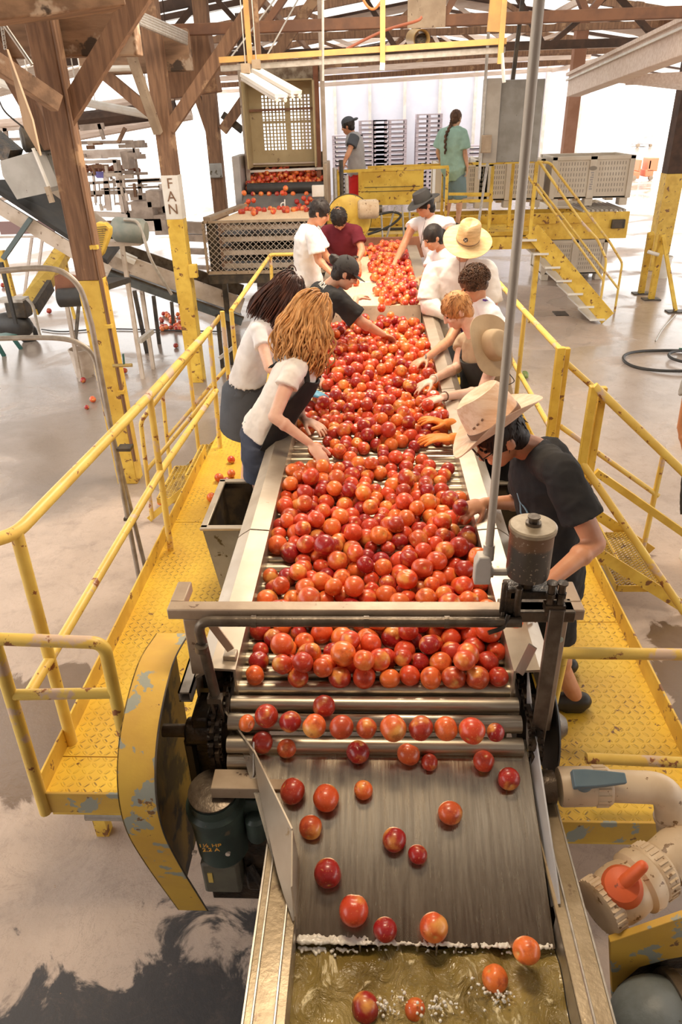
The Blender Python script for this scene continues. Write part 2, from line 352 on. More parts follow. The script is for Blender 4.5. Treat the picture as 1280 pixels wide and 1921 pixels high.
def peach_mat():
    m, nt, b = new_mat('nectarine_skin'); L = nt.links
    tc = nt.nodes.new('ShaderNodeTexCoord').outputs['Object']
    ob = nt.nodes.new('ShaderNodeObjectInfo').outputs['Random']; g = nt.nodes.new('ShaderNodeNewGeometry').outputs['Random Per Island']
    at = nt.nodes.new('ShaderNodeAttribute'); at.attribute_name = 'tone'
    r = math_(nt, 'FRACT', math_(nt, 'ADD', at.outputs['Fac'], math_(nt, 'MULTIPLY', ob, 7.31)))
    r2 = math_(nt, 'FRACT', math_(nt, 'MULTIPLY', r, 13.7)); r3 = math_(nt, 'FRACT', math_(nt, 'MULTIPLY', r, 5.3))
    cx = nt.nodes.new('ShaderNodeCombineXYZ'); L.new(math_(nt, 'MULTIPLY', r, 40.0), cx.inputs[0]); L.new(math_(nt, 'MULTIPLY', r2, 40.0), cx.inputs[1])
    va = nt.nodes.new('ShaderNodeVectorMath'); va.operation = 'ADD'; L.new(tc, va.inputs[0]); L.new(cx.outputs[0], va.inputs[1])
    n1 = noise(nt, va.outputs[0], 14, 3, 0.5, 0.3)
    base = mixc(nt, ramp(nt, r2, 0.1, 0.85), (0.72, 0.075, 0.020), (0.36, 0.012, 0.012))
    base = mixc(nt, ramp(nt, r3, 0.55, 1.0), base, (0.88, 0.20, 0.035))
    yel = mixc(nt, ramp(nt, n1, 0.52, 0.72), base, (0.86, 0.38, 0.08))
    n2 = noise(nt, va.outputs[0], 22, 4, 0.6)
    col = mixc(nt, math_(nt, 'MULTIPLY', ramp(nt, n2, 0.52, 0.72), 0.6), yel, (0.25, 0.008, 0.010))
    n3 = noise(nt, va.outputs[0], 160, 2)
    col = mixc(nt, math_(nt, 'MULTIPLY', ramp(nt, n3, 0.62, 0.7), 0.35), col, (0.95, 0.5, 0.2))
    sa = nt.nodes.new('ShaderNodeAttribute'); sa.attribute_name = 'stem'
    col = mixc(nt, sa.outputs['Fac'], col, (0.70, 0.40, 0.10))
    L.new(col, b.inputs['Base Color']); b.inputs['Roughness'].default_value = 0.36; b.inputs['Coat Weight'].default_value = 0.35; b.inputs['Coat Roughness'].default_value = 0.12
    b.inputs['Subsurface Weight'].default_value = 0.0
    return m
M_peach = peach_mat()
def skin(name, c):
    return mat(name, c, (c[0] * 0.88, c[1] * 0.78, c[2] * 0.74), 9, 0.48, sub=0.12, bmp=0.03, bscale=120)
S_tan = skin('warm_tan_skin', (0.64, 0.31, 0.17)); S_fair = skin('fair_skin', (0.80, 0.52, 0.39)); S_brown = skin('brown_skin', (0.46, 0.24, 0.145)); S_med = skin('medium_skin', (0.68, 0.40, 0.265))
def cloth(name, c, c2=None, rough=0.85):
    return mat(name, c, c2 or tuple(q * 0.86 for q in c), 7, rough, bmp=0.35, bscale=9, spec=0.2)
F_white = cloth('white_cotton', (0.88, 0.84, 0.83)); F_cream = cloth('cream_cotton', (0.85, 0.78, 0.72)); F_black = cloth('black_cotton', (0.022, 0.021, 0.022), (0.035, 0.032, 0.03))
F_char = cloth('charcoal_apron_cloth', (0.045, 0.042, 0.042), (0.06, 0.055, 0.05)); F_navy = cloth('slate_navy_cotton', (0.075, 0.085, 0.12)); F_maroon = cloth('maroon_cotton', (0.14, 0.018, 0.028))
F_grey = cloth('grey_cotton', (0.42, 0.40, 0.40)); F_dgrey = cloth('dark_grey_cotton', (0.10, 0.105, 0.12)); F_red = cloth('red_shorts_cloth', (0.62, 0.03, 0.03)); F_sage = cloth('sage_green_cotton', (0.36, 0.54, 0.45))
F_jean = cloth('denim', (0.11, 0.17, 0.24)); F_purple = cloth('purple_cotton', (0.14, 0.07, 0.30)); F_khaki = cloth('khaki_cloth', (0.55, 0.40, 0.25)); F_orng = cloth('orange_glove_rubber', (0.90, 0.27, 0.05), rough=0.5)
F_blue = cloth('light_blue_nitrile', (0.16, 0.42, 0.58), rough=0.45)
def hairm(name, c, c2): return mat(name, c, c2, 30, 0.5, spec=0.25, stretch=(1, 1, 0.25), bmp=0.4, bscale=90, isl=0.7)
H_blond = hairm('honey_blond_hair', (0.62, 0.33, 0.13), (0.42, 0.19, 0.06)); H_brown = hairm('dark_auburn_hair', (0.085, 0.030, 0.018), (0.035, 0.015, 0.012))
H_black = hairm('black_hair', (0.018, 0.013, 0.012), (0.035, 0.025, 0.02)); H_curl = hairm('brown_curly_hair', (0.13, 0.065, 0.035), (0.07, 0.035, 0.02)); H_gold = hairm('short_golden_hair', (0.58, 0.29, 0.11), (0.36, 0.16, 0.06))
M_straw = mat('woven_straw', (0.80, 0.55, 0.27), (0.66, 0.42, 0.18), 12, 0.6, stretch=(1, 1, 6), bmp=0.4, bscale=50)
M_palm = mat('pale_palm_leaf', (0.76, 0.55, 0.40), (0.66, 0.43, 0.28), 6, 0.55, stretch=(1, 8, 8), bmp=0.15, bscale=30)
M_bandb = mat('brown_leather_band', (0.16, 0.09, 0.06), rough=0.6)
M_glass_b = mat('glossy_black_plastic', (0.02, 0.018, 0.016), rough=0.25)
M_shoe = mat('off_white_sneaker', (0.70, 0.63, 0.55), rough=0.6)
# ================================================================ the setting
fl = MB().box((5, 32, -0.05), (100, 90, 0.1)).build('floor', M_floor); tag(fl, kind='structure')
def struct(o): return tag(o, kind='structure')

# roof: ridge along y, strips of brown boards and white corrugated sheet
RX, RZ, EL, ER = 1.6, 5.3, -5.4, 10.0
def roof_z(x): return RZ - (RX - x) * (RZ - 4.35) / (RX - EL) if x < RX else RZ - (x - RX) * (RZ - 3.95) / (ER - RX)
bd = MB(); cr = MB()
y = -6.75; k = 1
while y < 30:
    w = 1.5 if k % 2 == 0 else 0.95
    if y < 5: w = 2.2 if k % 2 == 0 else 0.30  # unseen bays over the camera: sheets narrowed to let in less light
    else: w = 0.75 if k % 2 == 0 else 1.5
    for (xa, xb) in ((EL, RX), (RX, ER)):
        if k % 2 == 0:
            a = V(xa, y, roof_z(xa)); b = V(xb, y, roof_z(xb))
            bd.hexa([a, b, b + V(0, w, 0), a + V(0, w, 0), a + V(0, 0, .03), b + V(0, 0, .03), b + V(0, w, .03), a + V(0, w, .03)])
        else:
            n = int(w / 0.06); pts = []
            for i in range(n + 1): pts.append((y + i * w / n, 0.02 * (1 if i % 2 else -1)))
            top = [V(xa, py, roof_z(xa) + pz) for py, pz in pts]; bot = [V(xb, py, roof_z(xb) + pz) for py, pz in pts]
            vs = top + bot; m_ = n + 1; fs = []
            for i in range(n): fs += [(i, i + 1, m_ + i + 1, m_ + i)]
            cr.add(vs, fs)
    y += w; k += 1
struct(MB().bb(V(-9, -6.9, 0), V(10, -6.75, 5)).build('wall_light_blocker', M_boards)); struct(bd.build('ceiling', M_boards)); struct(cr.build('ceiling_corrugated_sheet', M_corr, ang=10))  # unseen board wall behind the camera, added to block light from the front
nt_ = M_corr.node_tree; tb_ = nt_.nodes.new('ShaderNodeBsdfTranslucent'); tb_.inputs[0].default_value = (.8, .8, .78, 1); mx_ = nt_.nodes.new('ShaderNodeMixShader'); mx_.inputs[0].default_value = .7
nt_.links.new(nt_.nodes['Principled BSDF'].outputs[0], mx_.inputs[1]); nt_.links.new(tb_.outputs[0], mx_.inputs[2]); nt_.links.new(mx_.outputs[0], nt_.nodes['Material Output'].inputs[0])
# low boards of the left annex, with gaps of daylight
an = MB()
for i in range(7):
    yy = 8.2 + i * 1.9
    an.hexa([V(-11, yy, 3.5), V(-5.5, yy, 4.5), V(-5.5, yy + 1.5, 4.5), V(-11, yy + 1.5, 3.5), V(-11, yy, 3.53), V(-5.5, yy, 4.53), V(-5.5, yy + 1.5, 4.53), V(-11, yy + 1.5, 3.53)])
struct(an.build('ceiling_left_annex', M_offw))
# right annex ceiling
ra = MB(); a = P(1080, 172, y=16.5); b = P(1420, 190, y=13.5)
z0 = a[2]
ra.hexa([V(5.6, 9.0, 4.55), V(13, 9.0, 4.2), V(13, 17, 4.2), V(5.2, 17, 4.5), V(5.6, 9.0, 4.6), V(13, 9.0, 4.25), V(13, 17, 4.25), V(5.2, 17, 4.55)])
struct(ra.build('ceiling_right_annex', M_woodp))

# building across the yard
fw = MB().bb(V(-3, 34, 0), V(9, 34.3, 5.4)); struct(fw.build('wall_across_yard', M_lav))
fe = MB()
for i in range(9): fe.bb(V(-3 + i * 1.45, 33.85, 0), V(-2.88 + i * 1.45, 34, 5.3))
fe.bb(V(-3.2, 33.4, 5.2), V(9.3, 34.3, 5.5)); struct(fe.build('trim_across_yard', M_white))

# ---------------------------------------------------------------- posts
def wood_post(name, x, y, w, top, paint, label, nm=M_wood, plaque=False, y2=None):
    t = thing(name, (x, y, 0), label, 'post'); top = min(top, roof_z(x) - .06)
    MB().box((x, y, (paint + top) / 2), (w, w, top - paint)).build('timber_shaft', nm, t, 0.008)
    if paint > 0.05: MB().box((x, y, paint / 2), (w * 1.03, w * 1.03, paint)).build('painted_base', M_yel, t, 0.006)
    return t
p1 = wood_post('timber_post', -2.40, 6.16, 0.19, 5.2, 1.93, 'brown timber post with yellow lower half, nearest on the left')
# strip of trim and conduit running up the side of the near post
pp = MB(); pp.tube([V(-2.285, 6.06, 0.25), V(-2.285, 6.06, 4.6)], 0.016, 8); pp.build('conduit', M_wood, p1)
cl = MB()
for z in (0.95, 1.55, 2.2): cl.box((-2.285, 6.05, z), (0.06, 0.05, 0.03))
cl.build('conduit_clamp', M_yel, p1)
for s_, (u0, v0, u1, v1, w) in enumerate(((133, 205, 262, -12, 0.115),)):
    MB().bar(P(u0, v0, y=6.12) - V(0.08, 0, 0.08), P(u1, v1, y=6.12) + V(.3, 0, .3), 0.09, w * 1.25, (-1, 0, 1)).build('knee_brace', M_wood, p1)
MB().bar(P(100, 275, y=6.28), P(-60, -10, y=6.28), 0.10, 0.13, (1, 0, 1)).build('knee_brace', M_wood, p1)
MB().bar(P(108, 195, y=5.98), P(-40, 95, y=5.6), 0.10, 0.12).build('side_brace', M_woodh, p1, 0.004)
p2 = wood_post('timber_post', -2.37, 9.14, 0.19, 5.2, 2.05, 'brown timber post lettered FAN on a white band above yellow paint')
wb_ = MB().box((-2.37, 9.14, 2.05 + 0.24), (0.20, 0.20, 0.48)).build('white_band', M_white, p2, 0.004)
for i, ch in enumerate('FAN'):
    text(ch, 'stencil_letter', 0.16, M_wood, (-2.37, 9.035, 2.44 - i * 0.14), (1, 0, 0), (0, 0, 1), wb_)
MB().bar(P(325, 232, y=9.1) - V(0.05, 0, 0.05), P(490, -10, y=9.1), 0.10, 0.13, (-1, 0, 1)).build('knee_brace', M_wood, p2)
MB().bar(P(288, 215, y=9.2), P(185, 130, y=9.2), 0.10, 0.12, (1, 0, 1)).build('knee_brace', M_wood, p2)
MB().bar(P(297, 250, y=9.0), P(232, 62, y=8.6), 0.09, 0.07).build('hanging_board', M_tanst, p2)
bx = MB().box((-2.22, 9.05, 1.45), (0.10, 0.08, 0.16)); bx.build('switch_box', M_yel, p2, 0.006)
p3 = wood_post('timber_post', -2.40, 12.1, 0.20, 5.4, 0.0, 'brown timber post behind the post lettered FAN')
MB().bar(P(418, 245, y=12.05), P(598, -12, y=12.05), 0.11, 0.14, (-1, 0, 1)).build('knee_brace', M_wood, p3)
MB().bar(P(398, 262, y=12.1), P(360, 150, y=12.1), 0.09, 0.10, (1, 0, 1)).build('knee_brace', M_wood, p3)
MB().bar(P(418, 215, y=12.1), P(455, 245, y=12.1), 0.09, 0.10, (1, 0, 1)).build('cross_brace', M_dark, p3)
MB().box(P(405, 320, y=11.95), (0.18, 0.10, 0.2)).build('switch_box', M_grey, p3, 0.01)
p4 = wood_post('timber_post', -2.30, 15.2, 0.2, 5.4, 0.0, 'dark timber post just left of the perforated tipped bin', M_woodd)
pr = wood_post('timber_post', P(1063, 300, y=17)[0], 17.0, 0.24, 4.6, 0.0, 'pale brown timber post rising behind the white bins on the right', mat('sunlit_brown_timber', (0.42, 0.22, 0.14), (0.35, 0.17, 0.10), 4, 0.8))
q = P(1240, 508, z=0)
pr2 = wood_post('timber_post', 6.15, q[1] + .2, 0.34, 4.6, 1.88, 'dark timber post on yellow base at the right edge behind the roller track', M_woodd)

# ---------------------------------------------------------------- big beams and trusses
def beam(name, p, q, w, h, m, label, cat='beam', **k):
    o = MB().bar(p, q, w, h).build(name, m, None, 0.01); return tag(o, label, cat, **k)
beam('timber_beam', P(-150, 52, y=6.36), P(256, 43, y=6.36), 0.16, 0.42, M_woodh, 'thick stained timber beam end crossing behind the near left post')
beam('timber_beam', P(150, 105, y=9.4), P(357, 94, y=9.4), 0.16, 0.40, M_woodh, 'stained timber beam end resting over the post lettered FAN')
beam('timber_beam', P(312, 132, y=10.3), P(404, 118, y=10.3), 0.3, 0.62, M_wood, 'broad brown beam stub between the second and third left posts')
beam('timber_beam', P(-60, 8, y=4.6), P(215, -22, y=5.0), 0.35, 0.2, M_woodh, 'tan timber beam underside at the top left corner')
def truss(y, zb, h, xa, xb, webs, m, label, cw=0.11):
    t = thing('roof_truss', (xa, y, zb), label, 'roof truss')
    while roof_z(xb) < zb + .1: xb -= .2
    while roof_z(xa) < zb + .1: xa += .2
    MB().bar(V(xa, y, zb), V(xb, y, zb), 0.12, cw).build('bottom_chord', m, t, 0.006)
    for (x0, x1) in webs:
        if max(x0, x1) > xb: continue
        z1 = min(roof_z(x1), zb + h)
        MB().bar(V(x0, y, zb), V(x1, y, z1), 0.07, 0.11, (0, 1, 0)).build('web_brace', m, t)
    for (xx0, xx1) in ((xa, RX), (RX, xb)):
        MB().bar(V(xx0, y, roof_z(xx0) - .09), V(xx1, y, roof_z(xx1) - .09), 0.10, 0.13).build('top_chord', m, t)
    return t
M_rbr = mat('red_brown_steel', (0.24, 0.11, 0.055), (0.17, 0.08, 0.045), 5, 0.6)
zb = P(800, 40, y=9.6)[2]
truss(9.6, zb, 1.5, -5.0, 9.0, [(-3.4, -2.2), (-1.2, -0.2), (0.7, -0.2), (0.8, 1.6), (2.4, 1.6), (2.4, 3.3), (4.1, 3.3), (4.1, 5.2)], M_rbr, 'red-brown roof truss nearest the camera, spanning the whole shed')
g = MB().box(V(0.62, 9.5, zb + .06), (0.42, 0.03, 0.26)); 
tag(g.build('gusset_plate', M_tanst), 'tan square plate bolted to the nearest roof truss', 'plate')
zb = P(1100, 82, y=12.8)[2]
truss(12.8, zb, 1.5, -5.2, 9.6, [(-3.4, -2.4), (-1.6, -2.4), (-1.5, -0.4), (0.4, -0.4), (0.5, 1.6), (2.6, 1.6), (2.7, 4.0), (4.3, 2.9), (4.4, 6.0)], M_woodd, 'dark timber roof truss second from the camera')
truss(16.0, 4.40, 1.4, -5.2, 9.8, [(-3.0, -1.6), (0.0, -1.6), (0.2, 1.6), (3.2, 1.6), (3.3, 5.0), (6.5, 5.0)], M_wood, 'brown timber roof truss third from the camera')
for i_, (ty, tz_) in enumerate(((19.0, 4.3), (22.0, 4.35), (25.0, 4.4), (28.0, 4.4))):
    truss(ty, tz_, 1.4, -5.2, 7.5, [(-3.0, -1.6), (0.0, -1.6), (0.2, 1.6), (1.6, 1.0), (3.2, 1.6), (3.3, 5.0), (6.5, 5.0)], (M_woodp, M_wood, M_woodp, M_wood)[i_], ('fourth', 'fifth', 'sixth', 'last and farthest')[i_] + ' roof truss from the camera, hazy with glare, over the far bays', .12)
# purlins along y, pale
pu = 0
for xx in (-4.2, -1.6, 0.8, 3.6, 6.4):
    o = MB().bar(V(xx, 6.7, roof_z(xx) - .28), V(xx, 29.5, roof_z(xx) - .28), 0.07, 0.10).build('roof_purlin', M_woodp if xx > 0.9 else M_wood)
    tag(o, 'long timber purlin running under the roof sheets', 'purlin', 'purlins under the roof')
# eave boards with slits of daylight, over the far opening
for i, (v0, th) in enumerate(((160, .12), (148, .14), (136, .12), (122, .16))):
    a = P(610, v0 - 1, y=29.5 - i * 3.1); b = P(925, v0 - 22, y=29.5 - i * 3.1)
    d = nrm(b - a)
    tag(MB().bar(a - d * 4.2, b + d * 2.6, 0.1, th).build('eave_board', M_wood if i % 2 else M_woodp), ['lowest', 'second', 'third', 'uppermost'][i] + ' long pale board of the far eave over the bright opening', 'board')
# big pale box beam on the right
t = thing('box_beam', P(1080, 160, y=15.5), 'pale sunlit box beam slanting up to the right edge under the roof', 'beam')
a = P(1078, 162, y=15.5); b = P(1330, 60, y=9.5)
MB().bar(a, b, 0.25, 0.34).build('beam_body', M_woodp, t, 0.01)
MB().bar(a + V(-.16, 0, .10), b + V(-.16, 0, .10), 0.03, 0.03).build('wire_moulding', M_white, t)
MB().bar(a + V(-.15, 0, .19), b + V(-.15, 0, .19), 0.06, 0.05).build('top_lip', M_woodp, t)
for i in range(3):
    o = MB().bar(P(1120 + i * 30, 158 + i * 4 - 16, y=15 - i), P(1420, 175 - i * 18, y=13 - i), 0.12, 0.14).build('annex_joist', M_woodp)
    tag(o, ['farthest', 'middle', 'nearest'][i] + ' pale joist under the right annex ceiling', 'joist')
# left annex: white strip lights, pipes and pale struts
for (u0, v0, u1, v1, yy, r, nm, m, lb) in ((148, 190, 282, 216, 10.5, .05, 'tube_light', M_white, 'long white tube light hanging behind the near left post'),
        (0, 95 + 60, 60, 178, 9.0, .04, 'tube_light', M_white, 'white tube light at the far left under the roof'),
        (150, 130, 250, 128, 9.0, .03, 'white_pipe', M_white, 'white pipe running level between the first two left posts'),
        (180, 200, 400, 170, 13.5, .07, 'roof_strut', M_woodp, 'pale rafter behind the first two left posts'),
        (135, 228, 330, 205, 12.5, .12, 'roof_strut', M_woodd, 'dark beam low under the left annex roof'),
        (140, 255, 360, 215, 15.0, .09, 'roof_strut', M_woodp, 'pale eave beam low behind the left posts'),
        (0, 232, 90, 225, 10.0, .05, 'roof_strut', M_woodp, 'pale beam at far left behind the leaning plank')):
    mb_ = MB().tube([P(u0, v0, y=yy), P(u1, v1, y=yy)], r, 8)
    for q_ in (P(u0, v0, y=yy), P(u1, v1, y=yy)): mb_.tube([q_, V(q_[0], q_[1], max(q_[2] + .05, (roof_z(q_[0]) - .02 if q_[0] > -5.3 else 4.3)))], .008, 5)
    tag(mb_.build(nm, m), lb, 'light' if 'light' in nm else 'pipe' if 'pipe' in nm else 'beam')
cb = thing('conduit_bundle', P(260, 30, y=7.5), 'bundle of thin pale conduits slanting between two stained beams', 'pipes')
for i in range(5):
    MB().tube([P(252 + i * 2, 20 + i * 6, y=7.4), P(350, 62 + i * 5, y=9.2)], 0.018, 8).build('conduit', M_galv, cb)
# leaning pale plank, chain and cable at the far left
tag(MB().prism([P(12, 92, y=5.2), P(60, 225, y=5.2), P(75, 292, y=5.2), P(45, 240, y=5.2)], (0, 0.03, 0)).build('hanging_plank', mat('fresh_pale_plank', (0.66, 0.47, 0.31), (0.58, 0.40, 0.26), 4, 0.7, stretch=(8, 8, 1))), 'pale pointed plank hanging at the far left', 'plank')
ch = MB(); a = P(0, 25, y=5.0); b = P(10, 92, y=5.2)
for i in range(14):
    c = a + (b - a) * (i + .5) / 14; ch.tube([c + V(math.cos(q_) * .009, (math.sin(q_) * .009 if i % 2 else 0), (0 if i % 2 else math.sin(q_) * .009) + math.sin(q_) * .01) for q_ in [math.pi * 2 * j / 8 for j in range(9)]], 0.0025, 5)
tag(ch.build('hanging_chain', M_galv), 'thin chain from the ceiling holding the leaning plank', 'chain')
tag(MB().tube(fillet([P(-10, 20, y=5.0), P(60, 122, y=5.0)], .1), 0.012, 8).build('steel_conduit', M_galv), 'thin steel conduit slanting across the top left corner', 'pipe')
tag(MB().tube(bez([P(-5, 180, y=7), P(10, 210, y=7), P(45, 240, y=7.5)]), 0.008, 6).build('black_cable', M_blk), 'loose black cable hanging at the far left edge', 'cable')

# ---------------------------------------------------------------- hanging light frame
M_ochre = mat('ochre_painted_strut', (0.62, 0.36, 0.11), (0.50, 0.28, 0.10), 5, 0.55)
yh = 8.3
t = thing('hanging_light_frame', P(640, 100, y=yh), 'ochre hanging rail frame that carries the shop lights over the line', 'frame')
a = P(412, 113, y=yh); b = P(950, 77, y=yh)
MB().bar(a, b, 0.06, 0.05).build('long_rail', M_ochre, t)
MB().bar(a + V(0, .05, -.07), b + V(0, .05, -.07), 0.08, 0.05).build('lower_channel', M_galv, t)
for u in (470, 718, 938):
    pb = P(u, 120, y=yh - .05); MB().bar(pb, V(pb[0], pb[1], pb[2] + 1.5), 0.05, 0.035).build('hanger', M_ochre, t)
pb = P(486, 105, y=yh + .4); MB().bar(pb, V(pb[0], pb[1], pb[2] + 1.3), 0.05, 0.035).build('hanger', M_wood, t)
pb = P(925, 60, y=yh + .3); MB().bar(pb, V(pb[0] + .05, pb[1], pb[2] + 1.2), 0.12, 0.05).build('hanger', M_ochre, t)
def shoplight(c, d, L, label):
    t = thing('shop_light', c, label, 'light'); d = nrm(d); s_ = nrm(np.cross(d, (0, 0, 1)))
    rf_ = MB().bar(c, c + d * L, 0.14, 0.03).build('reflector', M_white, t)
    for k in (-1, 1): MB().cyl(c + s_ * .045 * k - V(0, 0, .035), c + d * L + s_ * .045 * k - V(0, 0, .035), 0.018, n=10).build('fluorescent_tube', M_white, rf_)
    MB().box(c + V(0, 0, .05), (0.08, 0.08, 0.08)).build('end_bracket', M_tanst, t); MB().tube([c + V(0, 0, .05), V(c[0], c[1], roof_z(c[0]) - .02)], .006, 5).build('hanging_wire', M_galv, t)
shoplight(P(462, 140, y=7.9), P(505, 166, y=7.6) - P(462, 140, y=7.9), 0.62, 'white fluorescent shop light hanging tilted near the tipped bin')
shoplight(P(482, 132, y=8.2), P(536, 162, y=7.9) - P(482, 132, y=8.2), 0.62, 'second white shop light just behind the tilted one')
tag(MB().bar(P(942, 100, y=8.2), P(946, 155, y=8.2), .14, .012, (1, 0, 0)).build('shop_light_end', M_white), 'white end of a light fixture hanging left of the grey tower', 'light')
tag(MB().bar(P(718, 118, y=8.2), P(717, 132, y=8.2), .07, .05, (1, 0, 0)).build('shop_light_bracket', M_white), 'small white bracket at foot of the middle ochre hanger', 'bracket')
dp = MB(); dc = P(795, 74, y=8.5); ax = nrm(V(0.12, -1, -.1))
dp.lathe([(0.085, 0), (0.085, 0.5), (0.072, 0.5), (0.072, 0.02), (0.085, 0)], dc - ax * 0.1, -ax, 28, caps=False)
t = thing('duct_pipe', dc, 'short round brass-coloured pipe with dark mouth under the roof', 'pipe')
dp.build('pipe_wall', mat('brass_tube', (0.45, 0.30, 0.12), rough=0.4, metal=0.4), t)
MB().cyl(dc + V(0, .25, 0), dc + V(0, .27, 0), 0.073, n=28).build('pipe_inside', M_grease, t)
tag(MB().tube(bez([P(676, -12, y=8.4), P(690, 12, y=8.4), P(704, 16, y=8.4), P(722, -6, y=8.4)], 8), 0.012, 8).build('orange_cord', mat('orange_cord_rubber', (0.62, 0.20, 0.06), rough=0.5)), 'loop of orange cord hanging at the top centre', 'cord')
tag(MB().tube(bez([P(650, 92, y=8.9), P(720, 58, y=8.9), P(780, 40, y=8.7), P(792, 32, y=8.7)]), 0.014, 8).build('red_hose', mat('red_hose_rubber', (0.40, 0.13, 0.07), rough=0.5)), 'rust red air hose draped along the nearest truss', 'hose')
tag(MB().tube([P(606, -10, y=7.7), P(606, 152, y=7.7)], 0.012, 8).build('drop_conduit', M_galv), 'thin straight conduit dropping beside the tipped bin', 'pipe')
# wires and rods seen against the roof
for (a_, b_, r) in (((530, -20, 9.2), (430, 112, 8.35), .008), ((570, -20, 9.3), (500, 106, 8.35), .008)):
    tag(MB().tube([P(a_[0], a_[1], y=a_[2]), P(b_[0], b_[1], y=b_[2])], r, 6).build('guy_wire', M_galv), 'thin wire crossing under the roof', 'wire', 'thin wires under the roof')

# ---------------------------------------------------------------- grey tower cabinet hanging over the stair
t = thing('tower_cabinet', P(915, 300, y=11.2), 'tall grey steel cabinet above the back stairs with narrow pale side', 'cabinet')
a = P(940, 150, y=11.2); b = P(1024, 150, y=11.2); c = P(1008, 303, y=11.2); dz = a[2] - c[2]
MB().hexa([V(a[0], 11.2, c[2]), V(b[0], 11.2, c[2]), V(b[0], 12.0, c[2]), V(a[0], 12.0, c[2]), V(a[0], 11.2, a[2]), V(b[0], 11.2, a[2]), V(b[0], 12.0, a[2]), V(a[0], 12.0, a[2])]).build('cabinet_body', mat('weathered_grey_cabinet', (0.22, 0.20, 0.17), (0.28, 0.26, 0.23), 5, 0.6, spots=(((0.10, 0.08, 0.06), 16, 0.68, 0.02),)), t, 0.01)
l = P(914, 150, y=11.15)
MB().bb(V(l[0] + .0, 11.1, c[2]), V(a[0], 11.5, a[2] + .02)).build('side_channel', mat('pale_cabinet_side', (0.45, 0.40, 0.34), (0.38, 0.33, 0.27), 4, 0.6), t, 0.008)
MB().box(P(912, 270, y=11.0), (0.14, 0.1, 0.22)).build('junction_box', M_tanst, t, 0.01)
MB().tube([V(l[0] - .03, 11.08, a[2] + .6), V(l[0] - .03, 11.08, c[2] - .2)], 0.02, 8).build('conduit', M_galv, t)
for u in (962, 992): MB().bar(P(u, 152, y=11.3), P(u, 152, y=11.3) + V(.05, 0, 1.0), .05, .05).build('hanger_bar', M_dark, t)
# ================================================================ the roller conveyor
BZ = 1.44                                  # top of the rollers
cv = thing('roller_conveyor', (0, 4.0, 0), 'long stainless roller conveyor carrying the nectarines down the middle', 'conveyor')
ys = [1.70 + 0.072 * i for i in range(64)]
rr = 0.027
for i, y in enumerate(ys):
    MB().cyl((-0.468, y, BZ - rr), (0.468, y, BZ - rr), rr, n=20).build('roller', M_roller, cv)
for (y, z) in ((1.635, 1.398), (1.585, 1.352), (1.565, 1.298), (1.572, 1.238)):
    MB().cyl((-0.468, y, z), (0.468, y, z), rr + .001, n=24).build('roller', M_roller, cv)
for sx in (-1, 1):
    prof = [(0.452, 1.40), (0.452, 1.525), (0.535, 1.532), (0.575, 1.505), (0.592, 1.49), (0.592, 1.30), (0.585, 1.30), (0.585, 1.485), (0.53, 1.522), (0.460, 1.517), (0.460, 1.40)]
    for (ya, yb) in ((1.74, 2.62), (2.63, 4.4), (4.41, 6.32)):
        MB().prism([V(sx * a, ya, b) for a, b in prof], (0, yb - ya, 0)).build('side_flange', M_flange, cv)
    MB().bb(V(sx * .50, 1.78, 1.12), V(sx * .56, 6.3, 1.36)).build('side_frame', M_dark, cv, 0.005)
    for y in (2.1, 3.6, 5.1, 6.2): MB().bb(V(sx * .49, y, 0), V(sx * .55, y + .06, 1.3)).build('support_leg', M_dark, cv, 0.004)
for y in (2.4, 3.9, 5.4): MB().bb(V(-.5, y, 1.16), V(.5, y + .06, 1.22)).build('cross_member', M_dark, cv)
MB().bb(V(-.45, 1.75, 1.28), V(.45, 6.3, 1.30)).build('drip_pan', M_dark, cv)
# small welded blocks at the flange ends
MB().bb(V(-.50, 1.78, 1.52), V(-.455, 1.82, 1.545)).build('end_tab', M_flange, cv, 0.004)
# drive chains and bearing blocks on both ends of the rollers
for sx in (-1, 1):
    c = MB(); n = 24
    for i in range(n):
        if i < 14: y, z = 2.3 - i * 0.047, 1.42
        else: a = (i - 14) * 0.25; y, z = 1.66 - math.sin(a) * .09, 1.33 + math.cos(a) * .09
        c.box((sx * (.505 + (.008 if i % 2 else -.008)), y, z), (0.012, 0.052, 0.034)); c.cyl((sx * .485, y, z), (sx * .53, y, z), 0.010, n=8)
    c.build('drive_chain', M_grease, cv)
MB().lathe([(0.075, 0), (0.085, .01), (0.085, .02), (0.03, .02), (0.03, .07), (0.02, .07)], (-.49, 1.66, 1.33), (-1, 0, 0), 24).build('sprocket', M_grease, cv)
MB().cyl((-.50, 1.66, 1.33), (-.70, 1.66, 1.33), 0.022).build('drive_shaft', M_brnpipe, cv)
bk = MB().box((-.565, 1.70, 1.33), (0.06, 0.13, 0.15)); bk.cyl((-.53, 1.66, 1.33), (-.62, 1.66, 1.33), 0.045, n=20); bk.build('bearing_block', M_grease, cv, 0.008)
MB().box((-.56, 1.84, 1.44), (0.09, 0.08, 0.12)).build('mount_block', M_dark, cv, 0.01)
tb = MB(); 
for dx, dz in ((-1, 0), (1, 0), (0, -1), (0, 1)): tb.box((-.61 + dx * .018, 1.80, 1.47 + dz * .018), (0.006 if dx else .042, 0.26, 0.006 if dz else .042))
tb.build('square_tube', M_galv, cv)
# steel apron and drop plate at the far end
MB().plate([V(-.40, 6.33, 1.45), V(.44, 6.33, 1.45), V(.44, 6.40, 1.60), V(-.40, 6.40, 1.60)], 0.01).build('drop_plate', M_tanst, cv)
MB().bb(V(-.48, 6.28, 1.42), V(.48, 6.33, 1.46)).build('end_strip', M_flange, cv, 0.004)

